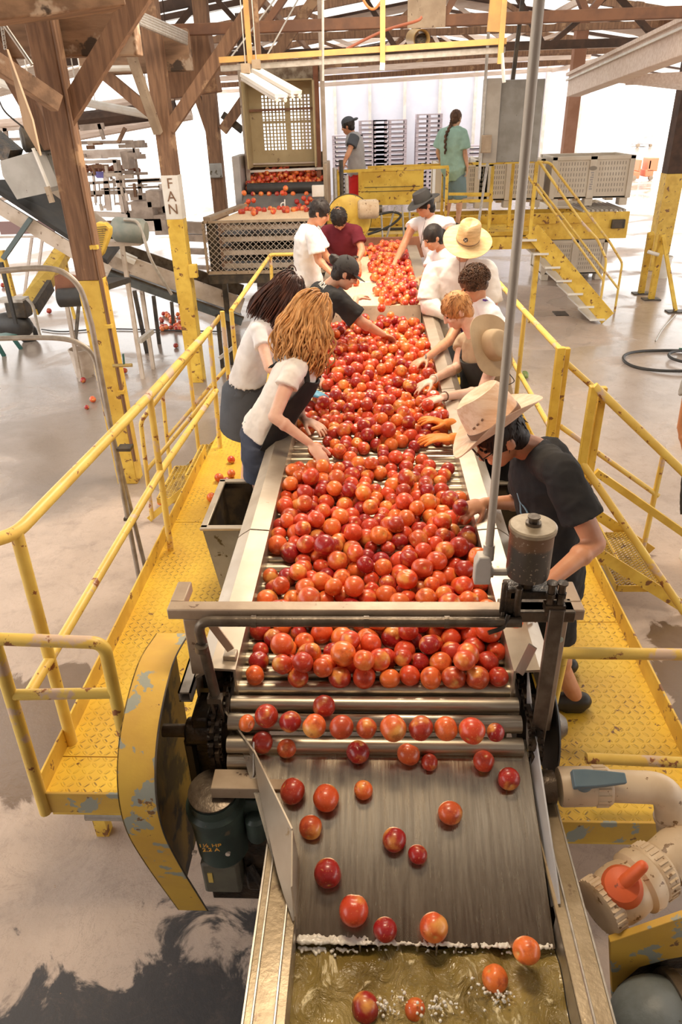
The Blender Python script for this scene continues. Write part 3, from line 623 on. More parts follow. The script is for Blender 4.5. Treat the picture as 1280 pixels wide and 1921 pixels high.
# gate bar across the line
M_gate = mat('tan_painted_gate_steel', (0.45, 0.34, 0.24), (0.36, 0.26, 0.18), 7, 0.42, 0.3, spots=(((0.18, 0.11, 0.07), 22, 0.66, 0.03),), bmp=0.06)
gt = thing('crossbar_gate', (0, 1.7, 1.5), 'square steel crossbar frame spanning the rollers near the discharge end', 'frame')
MB().bb(V(-.63, 1.70, 1.762), V(.63, 1.745, 1.80)).build('crossbar', M_gate, gt, 0.004)
for sx in (-1, 1):
    MB().bb(V(sx * .63, 1.745, 1.762), V(sx * .585, 1.85, 1.80)).build('return_arm', M_gate, gt, 0.004)
    MB().bb(V(sx * .535, 1.70, 1.30 if sx > 0 else 1.54), V(sx * .585, 1.75, 1.762)).build('upright', M_gate, gt, 0.004)
MB().bar(V(-.53, 1.78, 1.70), V(-.475, 1.80, 1.56), 0.012, 0.025).build('diagonal_strap', M_gate, gt)
MB().bar(P(1000, 1212, y=1.7), P(975, 1262, y=1.72), 0.006, 0.028).build('bright_strap', M_steel, gt)
pl = MB(); pth = fillet([V(-.505, 1.655, 1.49), V(-.535, 1.68, 1.772), V(.44, 1.68, 1.772)], 0.045); pl.tube(pth, 0.0165, 12); ap_ = pl.build('air_pipe', M_brnpipe, gt)
for x in (-.535, -.36, -.02, .22): MB().cyl((x - .008, 1.68, 1.772), (x + .008, 1.68, 1.772), 0.0195, n=14).build('pipe_clamp', M_brnpipe, ap_) if x > -.5 else None
MB().cyl((-.526, 1.653, 1.68), (-.524, 1.653, 1.70), 0.020, n=14).build('pipe_clamp', M_brnpipe, ap_)
fk = MB()
for dx in (-.012, .014): fk.tube([V(-.505 + dx, 1.64, 1.50), V(-.498 + dx, 1.635, 1.40)], 0.005, 6)
fk.box((-.505, 1.645, 1.49), (0.045, .03, .02)); fk.build('fork_rods', M_brnpipe, gt)
MB().cyl((.568, 1.6985, 1.69), (.568, 1.697, 1.69), 0.011, n=16).build('round_sticker', mat('pale_green_sticker', (0.42, 0.50, 0.40), (0.62, 0.60, 0.50), 60, 0.5), gt)

# pneumatic pot and its bracket
pt = thing('air_reservoir', (.45, 1.72, 1.76), 'squat round rust-and-black air reservoir mounted on the crossbar', 'tank')
m, nt, b = new_mat('rusty_black_pot'); v = coords(nt); sp = nt.nodes.new('ShaderNodeSeparateXYZ'); nt.links.new(nt.nodes.new('ShaderNodeTexCoord').outputs['Object'], sp.inputs[0])
cc = mixc(nt, ramp(nt, math_(nt, 'ADD', sp.outputs[2], math_(nt, 'MULTIPLY', noise(nt, v, 20), 0.03)), 0.275, 0.29), (0.075, 0.065, 0.055), (0.17, 0.095, 0.055))
cc = mixc(nt, ramp(nt, noise(nt, v, 90, 3), 0.62, 0.68), cc, (0.34, 0.27, 0.19)); nt.links.new(cc, b.inputs['Base Color']); b.inputs['Roughness'].default_value = 0.35; b.inputs['Metallic'].default_value = 0.3
MB().lathe([(0.055, 0), (0.060, 0.004), (0.062, 0.02), (0.062, 0.150), (0.066, 0.152), (0.066, 0.160)], (.45, 1.72, 1.915), n=40).build('pot_body', m, pt)
MB().lathe([(0.067, 0), (0.067, 0.010), (0.062, 0.014)], (.45, 1.72, 2.072), n=40).build('pot_lid', mat('worn_tan_lid', (0.38, 0.31, 0.22), (0.28, 0.22, 0.15), 20, 0.35, 0.4), pt)
nb = MB(); nb.cyl((.45, 1.72, 2.086), (.45, 1.72, 2.094), 0.022, n=20); nb.cyl((.45, 1.72, 2.094), (.45, 1.72, 2.108), 0.014, n=6); nb.cyl((.45, 1.72, 2.108), (.45, 1.72, 2.112), 0.018, n=20); nb.build('cap_nut', M_brnpipe, bpy.data.objects['pot_lid'])
MB().cyl((.45, 1.72, 1.85), (.45, 1.72, 1.92), 0.022).build('stem', M_grease, pt)
MB().tube([V(.40, 1.72, 1.925), V(.33, 1.72, 1.925)], 0.012, 10).build('link_pipe', M_galv, pt)
MB().cyl((.350, 1.72, 1.925), (.335, 1.72, 1.925), 0.017, n=12).build('pipe_nut', M_galv, pt)
br = thing('valve_linkage', (.47, 1.68, 1.76), 'black greasy valve bracket and lever hanging below the round reservoir', 'bracket')
b1 = MB(); b1.box((.41, 1.72, 1.83), (0.045, 0.06, 0.10)); b1.box((.47, 1.72, 1.86), (0.14, 0.06, 0.028)); b1.cyl((.385, 1.70, 1.79), (.385, 1.70, 1.90), 0.010, n=8); b1.cyl((.425, 1.69, 1.79), (.425, 1.69, 1.89), 0.012, n=8); b1.build('bracket_block', M_grease, br, 0.004)
b2 = MB()
for x in (.515, .545): b2.cyl((x, 1.68, 1.80), (x, 1.68, 1.91), 0.011, n=10); b2.cyl((x, 1.68, 1.91), (x, 1.68, 1.915), 0.016, n=12); b2.box((x, 1.68, 1.83), (.03, .03, .022)); b2.cyl((x, 1.68, 1.865), (x, 1.68, 1.88), 0.015, n=8)
b2.build('adjuster_bolts', M_grease, br)
MB().bar(V(.535, 1.665, 1.83), V(.515, 1.60, 1.33), 0.045, 0.012, (0, -1, 0)).build('lever_bar', M_brnpipe, br, 0.003)
MB().tube(bez([V(.40, 1.68, 1.80), V(.385, 1.665, 1.765), V(.34, 1.65, 1.755)]), 0.007, 8).build('air_hose', M_grease, br)
MB().bb(V(.38, 1.69, 1.762), V(.60, 1.76, 1.80)).build('dirty_saddle', M_brnpipe, br, 0.003)
# conduit pole
po = thing('conduit_pole', (.315, 1.72, 1.86), 'tall pale conduit pole rising in front of the worker with the palm-leaf hat', 'pole')
MB().tube([V(.333, 1.72, 1.99), V(.333, 1.72, 4.4)], 0.0115, 16).build('pole_tube', mat('pale_conduit', (0.48, 0.42, 0.35), (0.38, 0.33, 0.27), 20, 0.45, 0.3, stretch=(1, 1, .2)), po)
MB().tube([V(.333, 1.72, 1.97), V(.333, 1.72, 2.02)], 0.0165, 16).build('compression_nut', M_galv, po)
cb_ = MB(); cb_.loft([[V(.318 + a * w, 1.715 + b_ * .02, z) for a, b_ in ((-1, -1), (1, -1), (1, 1), (-1, 1))] for z, w in ((1.895, .024), (1.965, .024), (1.99, .015))]); cb_.build('conduit_body', mat('pale_cast_fitting', (0.50, 0.46, 0.41), (0.40, 0.36, 0.31), 12, 0.5), po, 0.004)
# disc wheel on the right side
dw = thing('drive_disc', (.60, 1.80, 1.15), 'black drive disc on the right end of the rollers', 'wheel')
MB().lathe([(0.015, 0), (0.17, 0.0), (0.175, 0.004), (0.17, 0.010), (0.015, 0.03)], (.60, 1.80, 1.22), (1, 0, 0), 40).build('disc_plate', M_blk, dw)
MB().cyl((.52, 1.80, 1.22), (.66, 1.80, 1.22), 0.02).build('hub_shaft', M_brnpipe, dw)
MB().lathe([(0.05, 0), (0.055, 0.02), (0.03, 0.05)], (.62, 1.80, 1.22), (1, 0, 0), 24).build('hub', M_brnpipe, dw)

# ================================================================ discharge chute and water flume
ct = thing('discharge_chute', (.1, 1.3, 1.1), 'scratched steel chute sloping from the rollers into the water', 'chute')
MB().plate([V(-.44, 1.62, 1.345), V(.485, 1.62, 1.345), V(.485, 1.09, 1.13), V(-.215, 1.09, 1.13)], -0.006).build('slide_plate', M_chute, ct)
gl = [V(-.50, 1.79, 1.40), V(-.50, 1.70, 1.40), V(-.37, 1.53, 1.385), V(-.225, 1.26, 1.38), V(-.215, 1.12, 1.34)]
lo = [V(-.495, 1.79, 1.36), V(-.485, 1.68, 1.345), V(-.36, 1.53, 1.30), V(-.215, 1.27, 1.20), V(-.212, 1.12, 1.14)]
# left deflector with a folded outer face
for k in range(4):
    MB().hexa([gl[k], gl[k + 1], lo[k + 1], lo[k], gl[k] + V(-.004, -.004, 0), gl[k + 1] + V(-.004, -.004, 0), lo[k + 1] + V(-.004, -.004, 0), lo[k] + V(-.004, -.004, 0)]).build('left_deflector', M_flange, ct)
MB().prism([V(-.37, 1.53, 1.388), V(-.225, 1.26, 1.383), V(-.215, 1.10, 1.22), V(-.225, 1.13, 1.16), V(-.27, 1.22, 1.25), V(-.35, 1.45, 1.33)], (-.004, -.002, 0)).build('deflector_gusset', M_flange, ct)
rg = [V(.500, 1.76, 1.51), V(.505, 1.67, 1.42), V(.50, 1.42, 1.34), V(.50, 1.20, 1.25), V(.50, 1.16, 1.22), V(.497, 1.20, 1.14), V(.493, 1.42, 1.24), V(.489, 1.63, 1.34)]
MB().prism(rg, (.005, 0, 0)).build('right_guard_strip', mat('bright_white_steel_strip', (0.70, 0.69, 0.70), (0.60, 0.58, 0.57), 5, 0.3, 0.4), ct)
tr = thing('water_flume', (.13, .6, 0), 'stained stainless water flume running toward the camera', 'trough')
for (xi, xo, nm) in ((-.215, -.315, 'left_wall'), (.490, .565, 'right_wall')):
    ya, yb = -.6, 1.62 if xi > 0 else 1.50
    MB().bb(V(xi, ya, .95), V(xi + (.004 if xi > 0 else -.004), 1.14, 1.205)).build('inner_wall', M_steel, tr)
    MB().hexa([V(xi, ya, 1.195), V(xo, ya, 1.20), V(xo, yb, 1.205), V(xi, yb, 1.20), V(xi, ya, 1.205), V(xo, ya, 1.212), V(xo, yb, 1.215), V(xi, yb, 1.21)]).build('wall_cap', M_wetst, tr, 0.002)
    MB().bb(V(xo, ya, .90), V(xo + (.005 if xo > 0 else -.005), yb, 1.215)).build('outer_wall', M_steel, tr)
    for k in ((.25, .8) if xi < 0 else (.4,)):
        xx = xi + (xo - xi) * k; MB().tube([V(xx, ya, 1.215), V(xx, yb - .2, 1.218)], 0.0035, 6).build('weld_bead', M_steel, tr)
MB().bb(V(-.31, -.6, .90), V(.56, 1.45, .92)).build('flume_floor', M_wetst, tr)
for sx, x in ((-1, -.26), (1, .52)):
    for y in (.9,): MB().bb(V(x - .03, y, 0), V(x + .03, y + .05, .92)).build('flume_leg', M_dark, tr)
wv = MB(); nx, ny = 60, 110; vs = []; fs = []
for j in range(ny + 1):
    for i in range(nx + 1):
        x = -.215 + .703 * i / nx; y = -.55 + 1.65 * j / ny
        z = 1.105 + 0.006 * math.sin(x * 31 + y * 17) + 0.005 * math.sin(y * 43 - x * 23) + 0.004 * math.sin(x * 71 + y * 5) + rng.normal() * 0.0012
        z += 0.008 * math.exp(-((y - 1.05) / .04) ** 2)
        vs.append((x, y, z))
for j in range(ny):
    for i in range(nx): a = j * (nx + 1) + i; fs.append((a, a + 1, a + nx + 2, a + nx + 1))
wv.add(vs, fs); tag(wv.build('flume_water', M_water, ang=180), 'churning murky yellow-green water in the flume', 'water', kind='stuff')
# comb fingers under the lip, and foam along the lip
cm = MB()
for i in range(7): x = -.04 + i * .052; cm.cyl((x, 1.088, 1.135), (x, 1.085, 1.06), 0.003, n=6)
cm.build('lip_comb', M_steel, ct)
fm = MB()
for i in range(900):
    x = -.21 + .69 * rng.random(); 
    y = 1.090 + rng.normal() * .004; r_ = .002 + .003 * rng.random()
    if rng.random() < .45: x = -.21 + abs(rng.normal()) * .09; y = 1.095 + rng.normal() * .009; r_ += .001
    fm.ell((min(x, .48), y, 1.135 + rng.random() * .006 - (.02 if y < 1.085 else 0)), r_, nu=6, nv=4)
M_foam = mat('foam_bubbles', (0.85, 0.80, 0.70), rough=0.25)
fo_ = fm.build('foam_line', M_foam); q_ = fo_.modifiers.new('remesh', 'REMESH'); q_.mode = 'VOXEL'; q_.voxel_size = .0022; q_.use_smooth_shade = True; q_ = fo_.modifiers.new('smooth', 'SMOOTH'); q_.iterations = 3
tag(fo_, 'line of pale foam where the chute meets the water', 'foam', kind='stuff')

# chain guard, motor and tan bracket, left of the chute
gd = thing('belt_guard', (-.70, 1.6, .4), 'tall chipped yellow curved belt guard beside the rollers', 'guard')
outer = bez([V(0, 1.90, 1.545), V(0, 1.70, 1.585), V(0, 1.50, 1.53), V(0, 1.39, 1.42), V(0, 1.36, 1.25), V(0, 1.42, .98), V(0, 1.58, .45)], 6)
inner = [p + nrm(V(0, 1.75, 1.25) - p) * .004 for p in outer]
MB().loft([[V(-.755, a[1], a[2]), V(-.64, a[1], a[2]), V(-.64, b_[1], b_[2]), V(-.755, b_[1], b_[2])] for a, b_ in zip(outer, inner)]).build('rim_band', M_yelc, gd)
MB().prism([V(-.755, p[1], p[2]) for p in outer] + [V(-.755, 2.0, .45), V(-.755, 2.05, 1.4)], (0.004, 0, 0)).build('back_plate', mat('dark_guard_inside', (0.06, 0.045, 0.02), (0.30, 0.18, 0.03), 5, 0.5, stretch=(1, 1, .4), spots=(((0.02, 0.018, 0.015), 6, 0.5, 0.1),)), gd)  # inner face coloured darker and blotchier than the rim
MB().tube([p + V(-.64, 0, 0) for p in outer], 0.003, 6).build('rim_edge', M_dark, gd)
mo = thing('electric_motor', (-.52, 1.46, .72), 'dark green upright electric motor beside the yellow belt guard', 'motor')
MB().lathe([(0.085, 0), (0.088, .01), (0.088, .22), (0.094, .225), (0.094, .25), (0.080, .262), (0.080, .30)], (-.51, 1.52, .94), (0, -.1, 1), 40).build('motor_housing', M_green, mo); mh_ = bpy.data.objects['motor_housing']
MB().lathe([(0.078, 0), (0.078, .006), (.07, .008)], (-.51, 1.49, 1.245), (0, -.1, 1), 32).build('end_cover', M_brnpipe, mo)
MB().box((-.52, 1.50, .85), (0.13, 0.10, 0.16)).build('terminal_box', mat('drab_box_enamel', (0.13, 0.12, 0.085), (0.09, 0.08, 0.06), 10, 0.5), mo, 0.012)
MB().box((-.555, 1.449, .86), (0.016, 0.003, 0.05)).build('yellow_label', mat('small_yellow_label', (0.60, 0.42, 0.10), rough=0.6), bpy.data.objects['terminal_box'])
gb = MB(); gb.box((-.40, 1.56, 1.10), (0.07, 0.12, 0.16)); gb.lathe([(0.03, 0), (0.035, .02), (.035, .1), (.02, .12)], (-.385, 1.49, 1.02), (0, 0, 1), 20); gb.build('gearbox', M_green, mo, 0.01)
MB().box((-.36, 1.6, .88), (0.18, 0.20, 0.34)).build('machine_base', M_grease, mo, 0.01)
MB().bb(V(-.64, 1.66, .40), V(-.36, 1.74, 1.28)).build('backing_plate', M_grease, mo, .005)
MB().bb(V(-.62, 1.62, .60), V(-.60, 1.70, 1.30)).build('mounting_rail', M_dark, mo)
MB().tube(bez([V(-.43, 1.5, .86), V(-.40, 1.48, .80), V(-.38, 1.5, .70)]), .012, 8).build('power_cable', M_grease, mo)
bolt = MB()
for x in (-.585, -.475): bolt.cyl((x, 1.435, 1.02), (x, 1.425, 1.02), 0.008, n=10)
bolt.build('paint_spots', M_offw, mh_)
for s_, z in (('1½ HP', 1.075), ('2.2 A', 1.05)): text(s_, 'stencil_lettering', 0.026, M_orng, (-.525, 1.418 + (1.075 - z) * .1, z), (1, 0.05, 0), (0, -.1, 1), mh_)
tbk = thing('tan_channel_bracket', (-.42, 1.47, 1.28), 'short tan steel channel over the motor below the roller ends', 'bracket')
MB().bb(V(-.505, 1.455, 1.255), V(-.26, 1.53, 1.30)).build('channel', M_tanst, tbk, 0.003)
MB().tube(fillet([V(-.38, 1.50, 1.30), V(-.375, 1.50, 1.31), V(-.375, 1.55, 1.40)], .005), .003, 6).build('hook_rod', M_galv, tbk)
# wide dark tub/skirt below
sk = MB().bb(V(-.50, 1.72, .35), V(.52, 1.78, 1.12)); tag(sk.build('end_skirt_plate', M_grease), 'greasy dark plate closing the conveyor frame under the rollers', 'plate')

# ================================================================ side platforms
PZ_ = 0.65
def platform(name, x0, x1, y0, y1, toe_x, label, cuts):
    t = thing(name, ((x0 + x1) / 2, y0, 0), label, 'platform')
    ys_ = [y0] + cuts + [y1]
    for i in range(len(ys_) - 1): MB().bb(V(x0, ys_[i] + .003, PZ_ - .008), V(x1, ys_[i + 1] - .003, PZ_)).build('deck_plate', M_diam, t)
    MB().bb(V(x0, y0 - .012, PZ_ - .10), V(x1, y0, PZ_ + .02)).build('front_fascia', M_yelc, t, 0.003)
    MB().bb(V(x0, y0 + .01, PZ_ - .14), V(x1, y0 + .05, PZ_ - .10)).build('front_channel', M_yel, t)
    for x in (x0 + .03, x1 - .03):
        for y in (y0 + .3, (y0 + y1) / 2, y1 - .3): MB().bb(V(x - .03, y - .03, 0), V(x + .03, y + .03, PZ_ - .01)).build('support_post', M_yel, t)
    for x in (x0, x1): MB().bb(V(x - .004, y0, PZ_ - .11), V(x + .004, y1, PZ_ - .008)).build('edge_channel', M_yel, t)
    return t
pL = platform('left_platform', -1.38, -.62, 1.94, 7.6, -1.38, 'yellow diamond-plate walkway left of the conveyor', [2.14, 4.2, 6.2])
pR = platform('right_platform', .66, 1.33, 1.84, 7.6, 1.33, 'yellow diamond-plate walkway right of the conveyor', [3.1, 5.2])
for (t, x, segs) in ((pL, -1.385, ((1.94, 5.30), (6.05, 7.6))), (pR, 1.335, ((1.84, 3.92), (4.80, 7.6)))):
    for a_, b_ in segs: MB().bb(V(x - .005, a_, PZ_ - .02), V(x + .005, b_, PZ_ + .10)).build('toe_board', M_yel, t, 0.002)
# white pipe under the left deck end
tag(MB().tube([V(-1.25, 1.98, .48), V(-.95, 1.98, .48)], .03, 12).build('pipe_under_deck', M_galv), 'grey pipe end just under the left walkway front edge', 'pipe')

def rail(t, pts, r=.021, name='handrail', m=None, f=.06, n=12): return MB().tube(fillet(pts, f) if len(pts) > 2 else pts, r, n).build(name, m or M_yelr, t)
rl = thing('left_guardrail', (-1.36, 4.0, .65), 'worn yellow pipe guardrail along the left walkway', 'railing')
A_, B_, C_ = V(-1.34, 2.22, 1.76), V(-1.29, 3.84, 1.71), V(-1.27, 5.46, 1.66)
dA = nrm(A_ - B_)
rail(rl, [A_ + V(-.02, -.75, .30), A_, B_, C_], .026, 'top_rail', f=.08)
rail(rl, [A_ + V(-.02, -.20, -.62), V(-1.30, 3.86, 1.22), V(-1.275, 5.46, 1.16)], .022, 'middle_rail', f=.05)
for p, rb in ((A_, .026), (B_, .021), (C_, .021)): MB().tube([V(p[0] - .03, p[1], .62), p], rb * .95, 12).build('rail_post', M_yelr, rl)
E1 = V(-1.395, 1.93, 0)
MB().tube([V(E1[0], E1[1], .55), V(-1.36, 1.95, 2.06)], .025, 12).build('end_post', M_yelr, rl)
ea = P(0, 1195, y=1.95); eb = P(195, 1206, y=1.97)
rail(rl, [V(-1.375, 1.94, ea[2]), V(eb[0], 1.97, eb[2]), V(eb[0] - .02, 1.97, .65)], .024, 'end_rail', f=.05)
ec = P(30, 1300, y=1.95); ed = P(205, 1300, y=1.97)
MB().tube([V(-1.385, 1.94, ec[2]), V(eb[0] - .01, 1.97, ed[2])], .022, 12).build('end_middle_rail', M_yelr, rl)
# far part of the left rail, beyond the steps
rf = thing('left_guardrail', (-1.3, 6.4, .65), 'yellow pipe guardrail beyond the left steps, behind the dark-haired worker', 'railing')
F0 = P(434, 583, x=-1.28); F1 = P(508, 478, x=-1.2); F2 = P(560, 476, y=F1[1])
rail(rf, [F0, F1, V(-.45, F1[1], F1[2])], .022, 'top_rail', f=.05)
g0 = P(437, 650, x=-1.28)
MB().tube([V(-1.29, F0[1], .65), F0], .021, 12).build('rail_post', M_yelr, rf)
MB().tube([F1 - V(0, .02, 0), V(-1.22, F1[1] - .02, .65)], .021, 12).build('rail_post', M_yelr, rf)
MB().tube([V(-1.285, F0[1], F0[2] - .5), V(-1.2, F1[1], F1[2] - .5)], .02, 12).build('middle_rail', M_yelr, rf)

# steps on the left, going down away from the walkway
m_gr = mat('yellow_grip_grating', (0.60, 0.40, 0.06), (0.42, 0.27, 0.05), 9, 0.45, spots=(((0.16, 0.10, 0.04), 18, 0.60, 0.04),))
def grating(t, x0, x1, y0, y1, z):
    g = MB(); nx_ = max(2, int((x1 - x0) / .032)); ny_ = max(2, int((y1 - y0) / .028)); 
    for j in range(ny_):
        yy = y0 + (y1 - y0) * (j + .5) / ny_
        pts = [V(x0 + (x1 - x0) * i / (nx_ * 2), yy, z + (.010 if i % 2 else -.006)) for i in range(nx_ * 2 + 1)]; g.tube(pts, .0055, 5)
    for i in range(nx_ + 1):
        xx = x0 + (x1 - x0) * i / nx_; g.bb(V(xx - .003, y0, z - .02), V(xx + .003, y1, z - .006))
    g.build('grip_tread', m_gr, t)
    f_ = MB(); f_.bb(V(x0 - .01, y0, z - .05), V(x0, y1, z)); f_.bb(V(x1, y0, z - .05), V(x1 + .01, y1, z)); f_.bb(V(x0, y0 - .008, z - .05), V(x1, y0, z)); f_.bb(V(x0, y1, z - .05), V(x1, y1 + .008, z)); f_.build('tread_frame', M_yel, t)
st = thing('left_steps', (-1.7, 5.65, 0), 'two-tread yellow grating steps off the left walkway', 'steps')
grating(st, -1.60, -1.40, 5.36, 6.0, .44); grating(st, -1.88, -1.63, 5.36, 6.0, .22)
for y in (5.33, 6.03): MB().bar(V(-1.98, y, .02), V(-1.39, y, .52), .012, .05).build('stringer', M_yel, st)
for (y, hp, yc) in ((5.33, C_ + V(0, 0, -.02), 5.46), (6.02, V(-1.28, 6.05, 1.66), 6.05)):
    foot = V(-1.95, y, .03); topb = V(-1.90, y, .95)
    rail(st, [foot, topb, V(-1.30, yc, 1.62)], .019, 'hand_rail', f=.05)
    MB().tube([V(-1.925, y, .50), V(-1.30, yc, 1.16)], .017, 10).build('middle_rail', M_yelr, st)
MB().tube([V(-1.29, 6.05, .65), V(-1.28, 6.05, 1.66)], .02, 10).build('rail_post', M_yelr, st)
MB().tube([V(-1.64, 6.02, .30), V(-1.62, 6.02, 1.25)], .018, 10).build('rail_post', M_yelr, st)

# right guardrail
rg1 = thing('right_guardrail', (1.24, 5.4, .65), 'yellow pipe guardrail along the far right walkway behind the curly-haired worker', 'railing')
a = P(952, 548, x=1.22); b = P(985, 585, x=1.22); c = P(1052, 657, x=1.24)
rail(rg1, [a + (a - b) * 1.6, a, b, c], .022, 'top_rail', f=.02)
for p in (b, a + (a - b) * 1.5): MB().tube([p, V(p[0], p[1], .65)], .019, 12).build('rail_post', M_yelr, rg1)
MB().tube([V(1.22, a[1] + .9, 1.2), V(1.24, c[1], 1.16)], .019, 12).build('middle_rail', M_yelr, rg1)
MB().bar(V(1.25, c[1], .65), c + V(0, 0, .02), .055, .05, (0, 1, 0)).build('square_post', M_yel, rg1, .004)
sr = thing('right_steps', (1.9, 4.3, 0), 'yellow pipe-railed grating steps off the right walkway', 'steps')
Yn, Yf = 3.92, 4.70
grating(sr, 1.40, 1.65, 4.05, 4.75, .44); grating(sr, 1.69, 2.00, 4.05, 4.75, .22)
for y in (4.02, 4.78): MB().bar(V(1.36, y - .08 * (y < 4.5), .63), V(2.20, y, .03), .012, .08).build('stringer', M_yel, sr)
MB().bar(V(1.30, Yf, .65), V(1.30, Yf, 1.70), .055, .05, (0, 1, 0)).build('square_post', M_yel, sr, .004)
n0 = P(1115, 724, y=Yn); 
far0 = P(1062, 680, y=Yf); far1 = P(1247, 846, y=Yf); 
MB().tube([far0, far1, V(far1[0] + .12, Yf, far1[2] - .12)], .02, 12).build('far_hand_rail', M_yelr, sr)
fp = P(1232, 925, y=Yf); MB().tube([far1, V(far1[0], Yf, .05)], .02, 12).build('rail_post', M_yelr, sr)
MB().tube([P(1052, 800, y=Yf), P(1235, 930, y=Yf)], .019, 12).build('far_middle_rail', M_yelr, sr)
near1 = P(1330, 945, y=Yn - .25)
MB().tube([n0, P(1290, 893, y=Yn - .12), near1], .025, 12).build('near_hand_rail', M_yelr, sr)
n2 = P(1092, 868, y=Yn); n3 = P(1285, 1150, y=Yn - .6)
MB().tube([n2, n3], .023, 12).build('near_middle_rail', M_yelr, sr)
MB().bar(P(1118, 885, y=Yn + .06), P(1300, 1012, y=Yn + .06), .03, .045).build('square_middle_rail', M_yel, sr)
for dx in (0, .075): MB().bar(V(n0[0] + dx * .9, Yn + dx * .6, .65 if dx == 0 else .5), V(n0[0] + dx * .9, Yn + dx * .6, n0[2] - dx * .3), .045, .045, (0, 1, 0)).build('square_post', M_yel, sr, .004)

# cross rails at the near end of the right walkway
cr_ = thing('right_end_rail', (1.0, 2.2, .65), 'pair of level yellow pipes closing the near end of the right walkway', 'railing')
q0 = P(1062, 1225, y=2.2); q1 = P(1300, 1228, y=2.2)
MB().tube([q0 - V(.02, 0, 0), q1], .024, 12).build('top_rail', M_yelr, cr_)
q0 = P(1100, 1422, y=1.9); q1 = P(1310, 1432, y=1.9)
MB().tube([q0, q1], .021, 12).build('low_rail', M_yelr, cr_)
MB().tube([V(.74, 2.2, .65), V(.76, 2.2, P(1062, 1225, y=2.2)[2])], .02, 12).build('rail_post', M_yelr, cr_)
MB().tube([q1, V(q1[0], q1[1], .3)], .021, 12).build('rail_post', M_yelr, cr_)

# waste bins hung on the flanges
def hopper(x0, x1, y0, y1, zt, zb, label, taper=.06):
    t = thing('waste_hopper', ((x0 + x1) / 2, (y0 + y1) / 2, zb), label, 'bin')
    w = .006; s_ = taper
    def shell(ins): return [[V(x0 + ins + k, y0 + ins + k, z), V(x1 - ins, y0 + ins + k, z), V(x1 - ins, y1 - ins - k, z), V(x0 + ins + k, y1 - ins - k, z)] for z, k in ((zt, 0), (zb, s_))]
    o = shell(0); i_ = shell(w); vs = o[0] + o[1] + i_[0] + i_[1]
    fs = []
    for k in range(4): j = (k + 1) % 4; fs += [(k, j, 4 + j, 4 + k)]
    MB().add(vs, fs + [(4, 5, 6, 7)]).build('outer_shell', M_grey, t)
    MB().add(vs, [(8 + k, 12 + k, 12 + (k + 1) % 4, 8 + (k + 1) % 4) for k in range(4)] + [(12, 13, 14, 15)]).build('dark_inside', M_binin, t)
    r_ = MB(); l = .028
    for a_, b_ in ((V(x0 - .01, y0 - .01, 0), V(x1, y0 + l, 0)), (V(x0 - .01, y1 - l, 0), V(x1, y1 + .01, 0)), (V(x0 - .01, y0, 0), V(x0 + l, y1, 0)), (V(x1 - .012, y0, 0), V(x1, y1, 0))):
        r_.bb(a_ + V(0, 0, zt - .012), b_ + V(0, 0, zt + .004))
    r_.build('rolled_rim', M_flange, t, .004)
    return t
hopper(-.90, -.60, 3.16, 3.72, 1.22, .66, 'grey steel waste hopper on the left walkway with dark inside')
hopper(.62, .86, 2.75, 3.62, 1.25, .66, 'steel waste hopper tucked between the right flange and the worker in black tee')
# folded yellow wedge below left flange
tag(MB().prism([P(300 + 115, 1138, y=2.2), P(436, 1105, y=2.25), P(440, 1140, y=2.2)], (0, .01, 0)).build('yellow_bracket', M_yel), 'small yellow bracket showing under the left flange', 'bracket')
tag(MB().plate([P(497, 912, x=-.60), P(510, 865, x=-.60), P(508, 905, x=-.60), P(500, 935, x=-.60)], .01).build('yellow_bracket', M_yel), 'small yellow bracket above the left waste hopper', 'bracket')
# twin conduits going down past the left rail, and hose-like bent pipes
cp = thing('twin_conduit', (-1.9, 4.1, 0), 'pair of grey conduits with two bent arms dropping to the floor behind the left guardrail', 'pipes')
by = 4.55; c0 = P(272, 1118, z=0); by = c0[1]
c1 = P(178, 560, y=by)
m_cp = mat('aged_conduit', (0.42, 0.36, 0.30), (0.32, 0.27, 0.22), 15, 0.45, 0.4)
top_ = P(152, 540, y=by); l1 = P(0, 509, y=by); 
MB().tube(bez([P(-30, 509, y=by), P(0, 508, y=by), P(80, 503, y=by), P(122, 513, y=by), P(152, 545, y=by), P(172, 610, y=by)], 6) + [V(c0[0] - .02, by, 0)], .017, 12).build('upper_bent_conduit', m_cp, cp)
b0 = P(0, 635, y=by + .05)
MB().tube(bez([P(-30, 636, y=by + .05), P(0, 635, y=by + .05), P(100, 634, y=by + .05), P(150, 645, y=by + .05), P(178, 675, y=by + .05), P(192, 740, y=by + .05)], 6) + [V(c0[0] + .035, by + .05, 0)], .016, 12).build('lower_bent_conduit', m_cp, cp)
for v in (840, 970): MB().box(P(235 if v < 900 else 247, v, y=by + .02), (.09, .08, .02)).build('conduit_clamp', M_dark, cp)

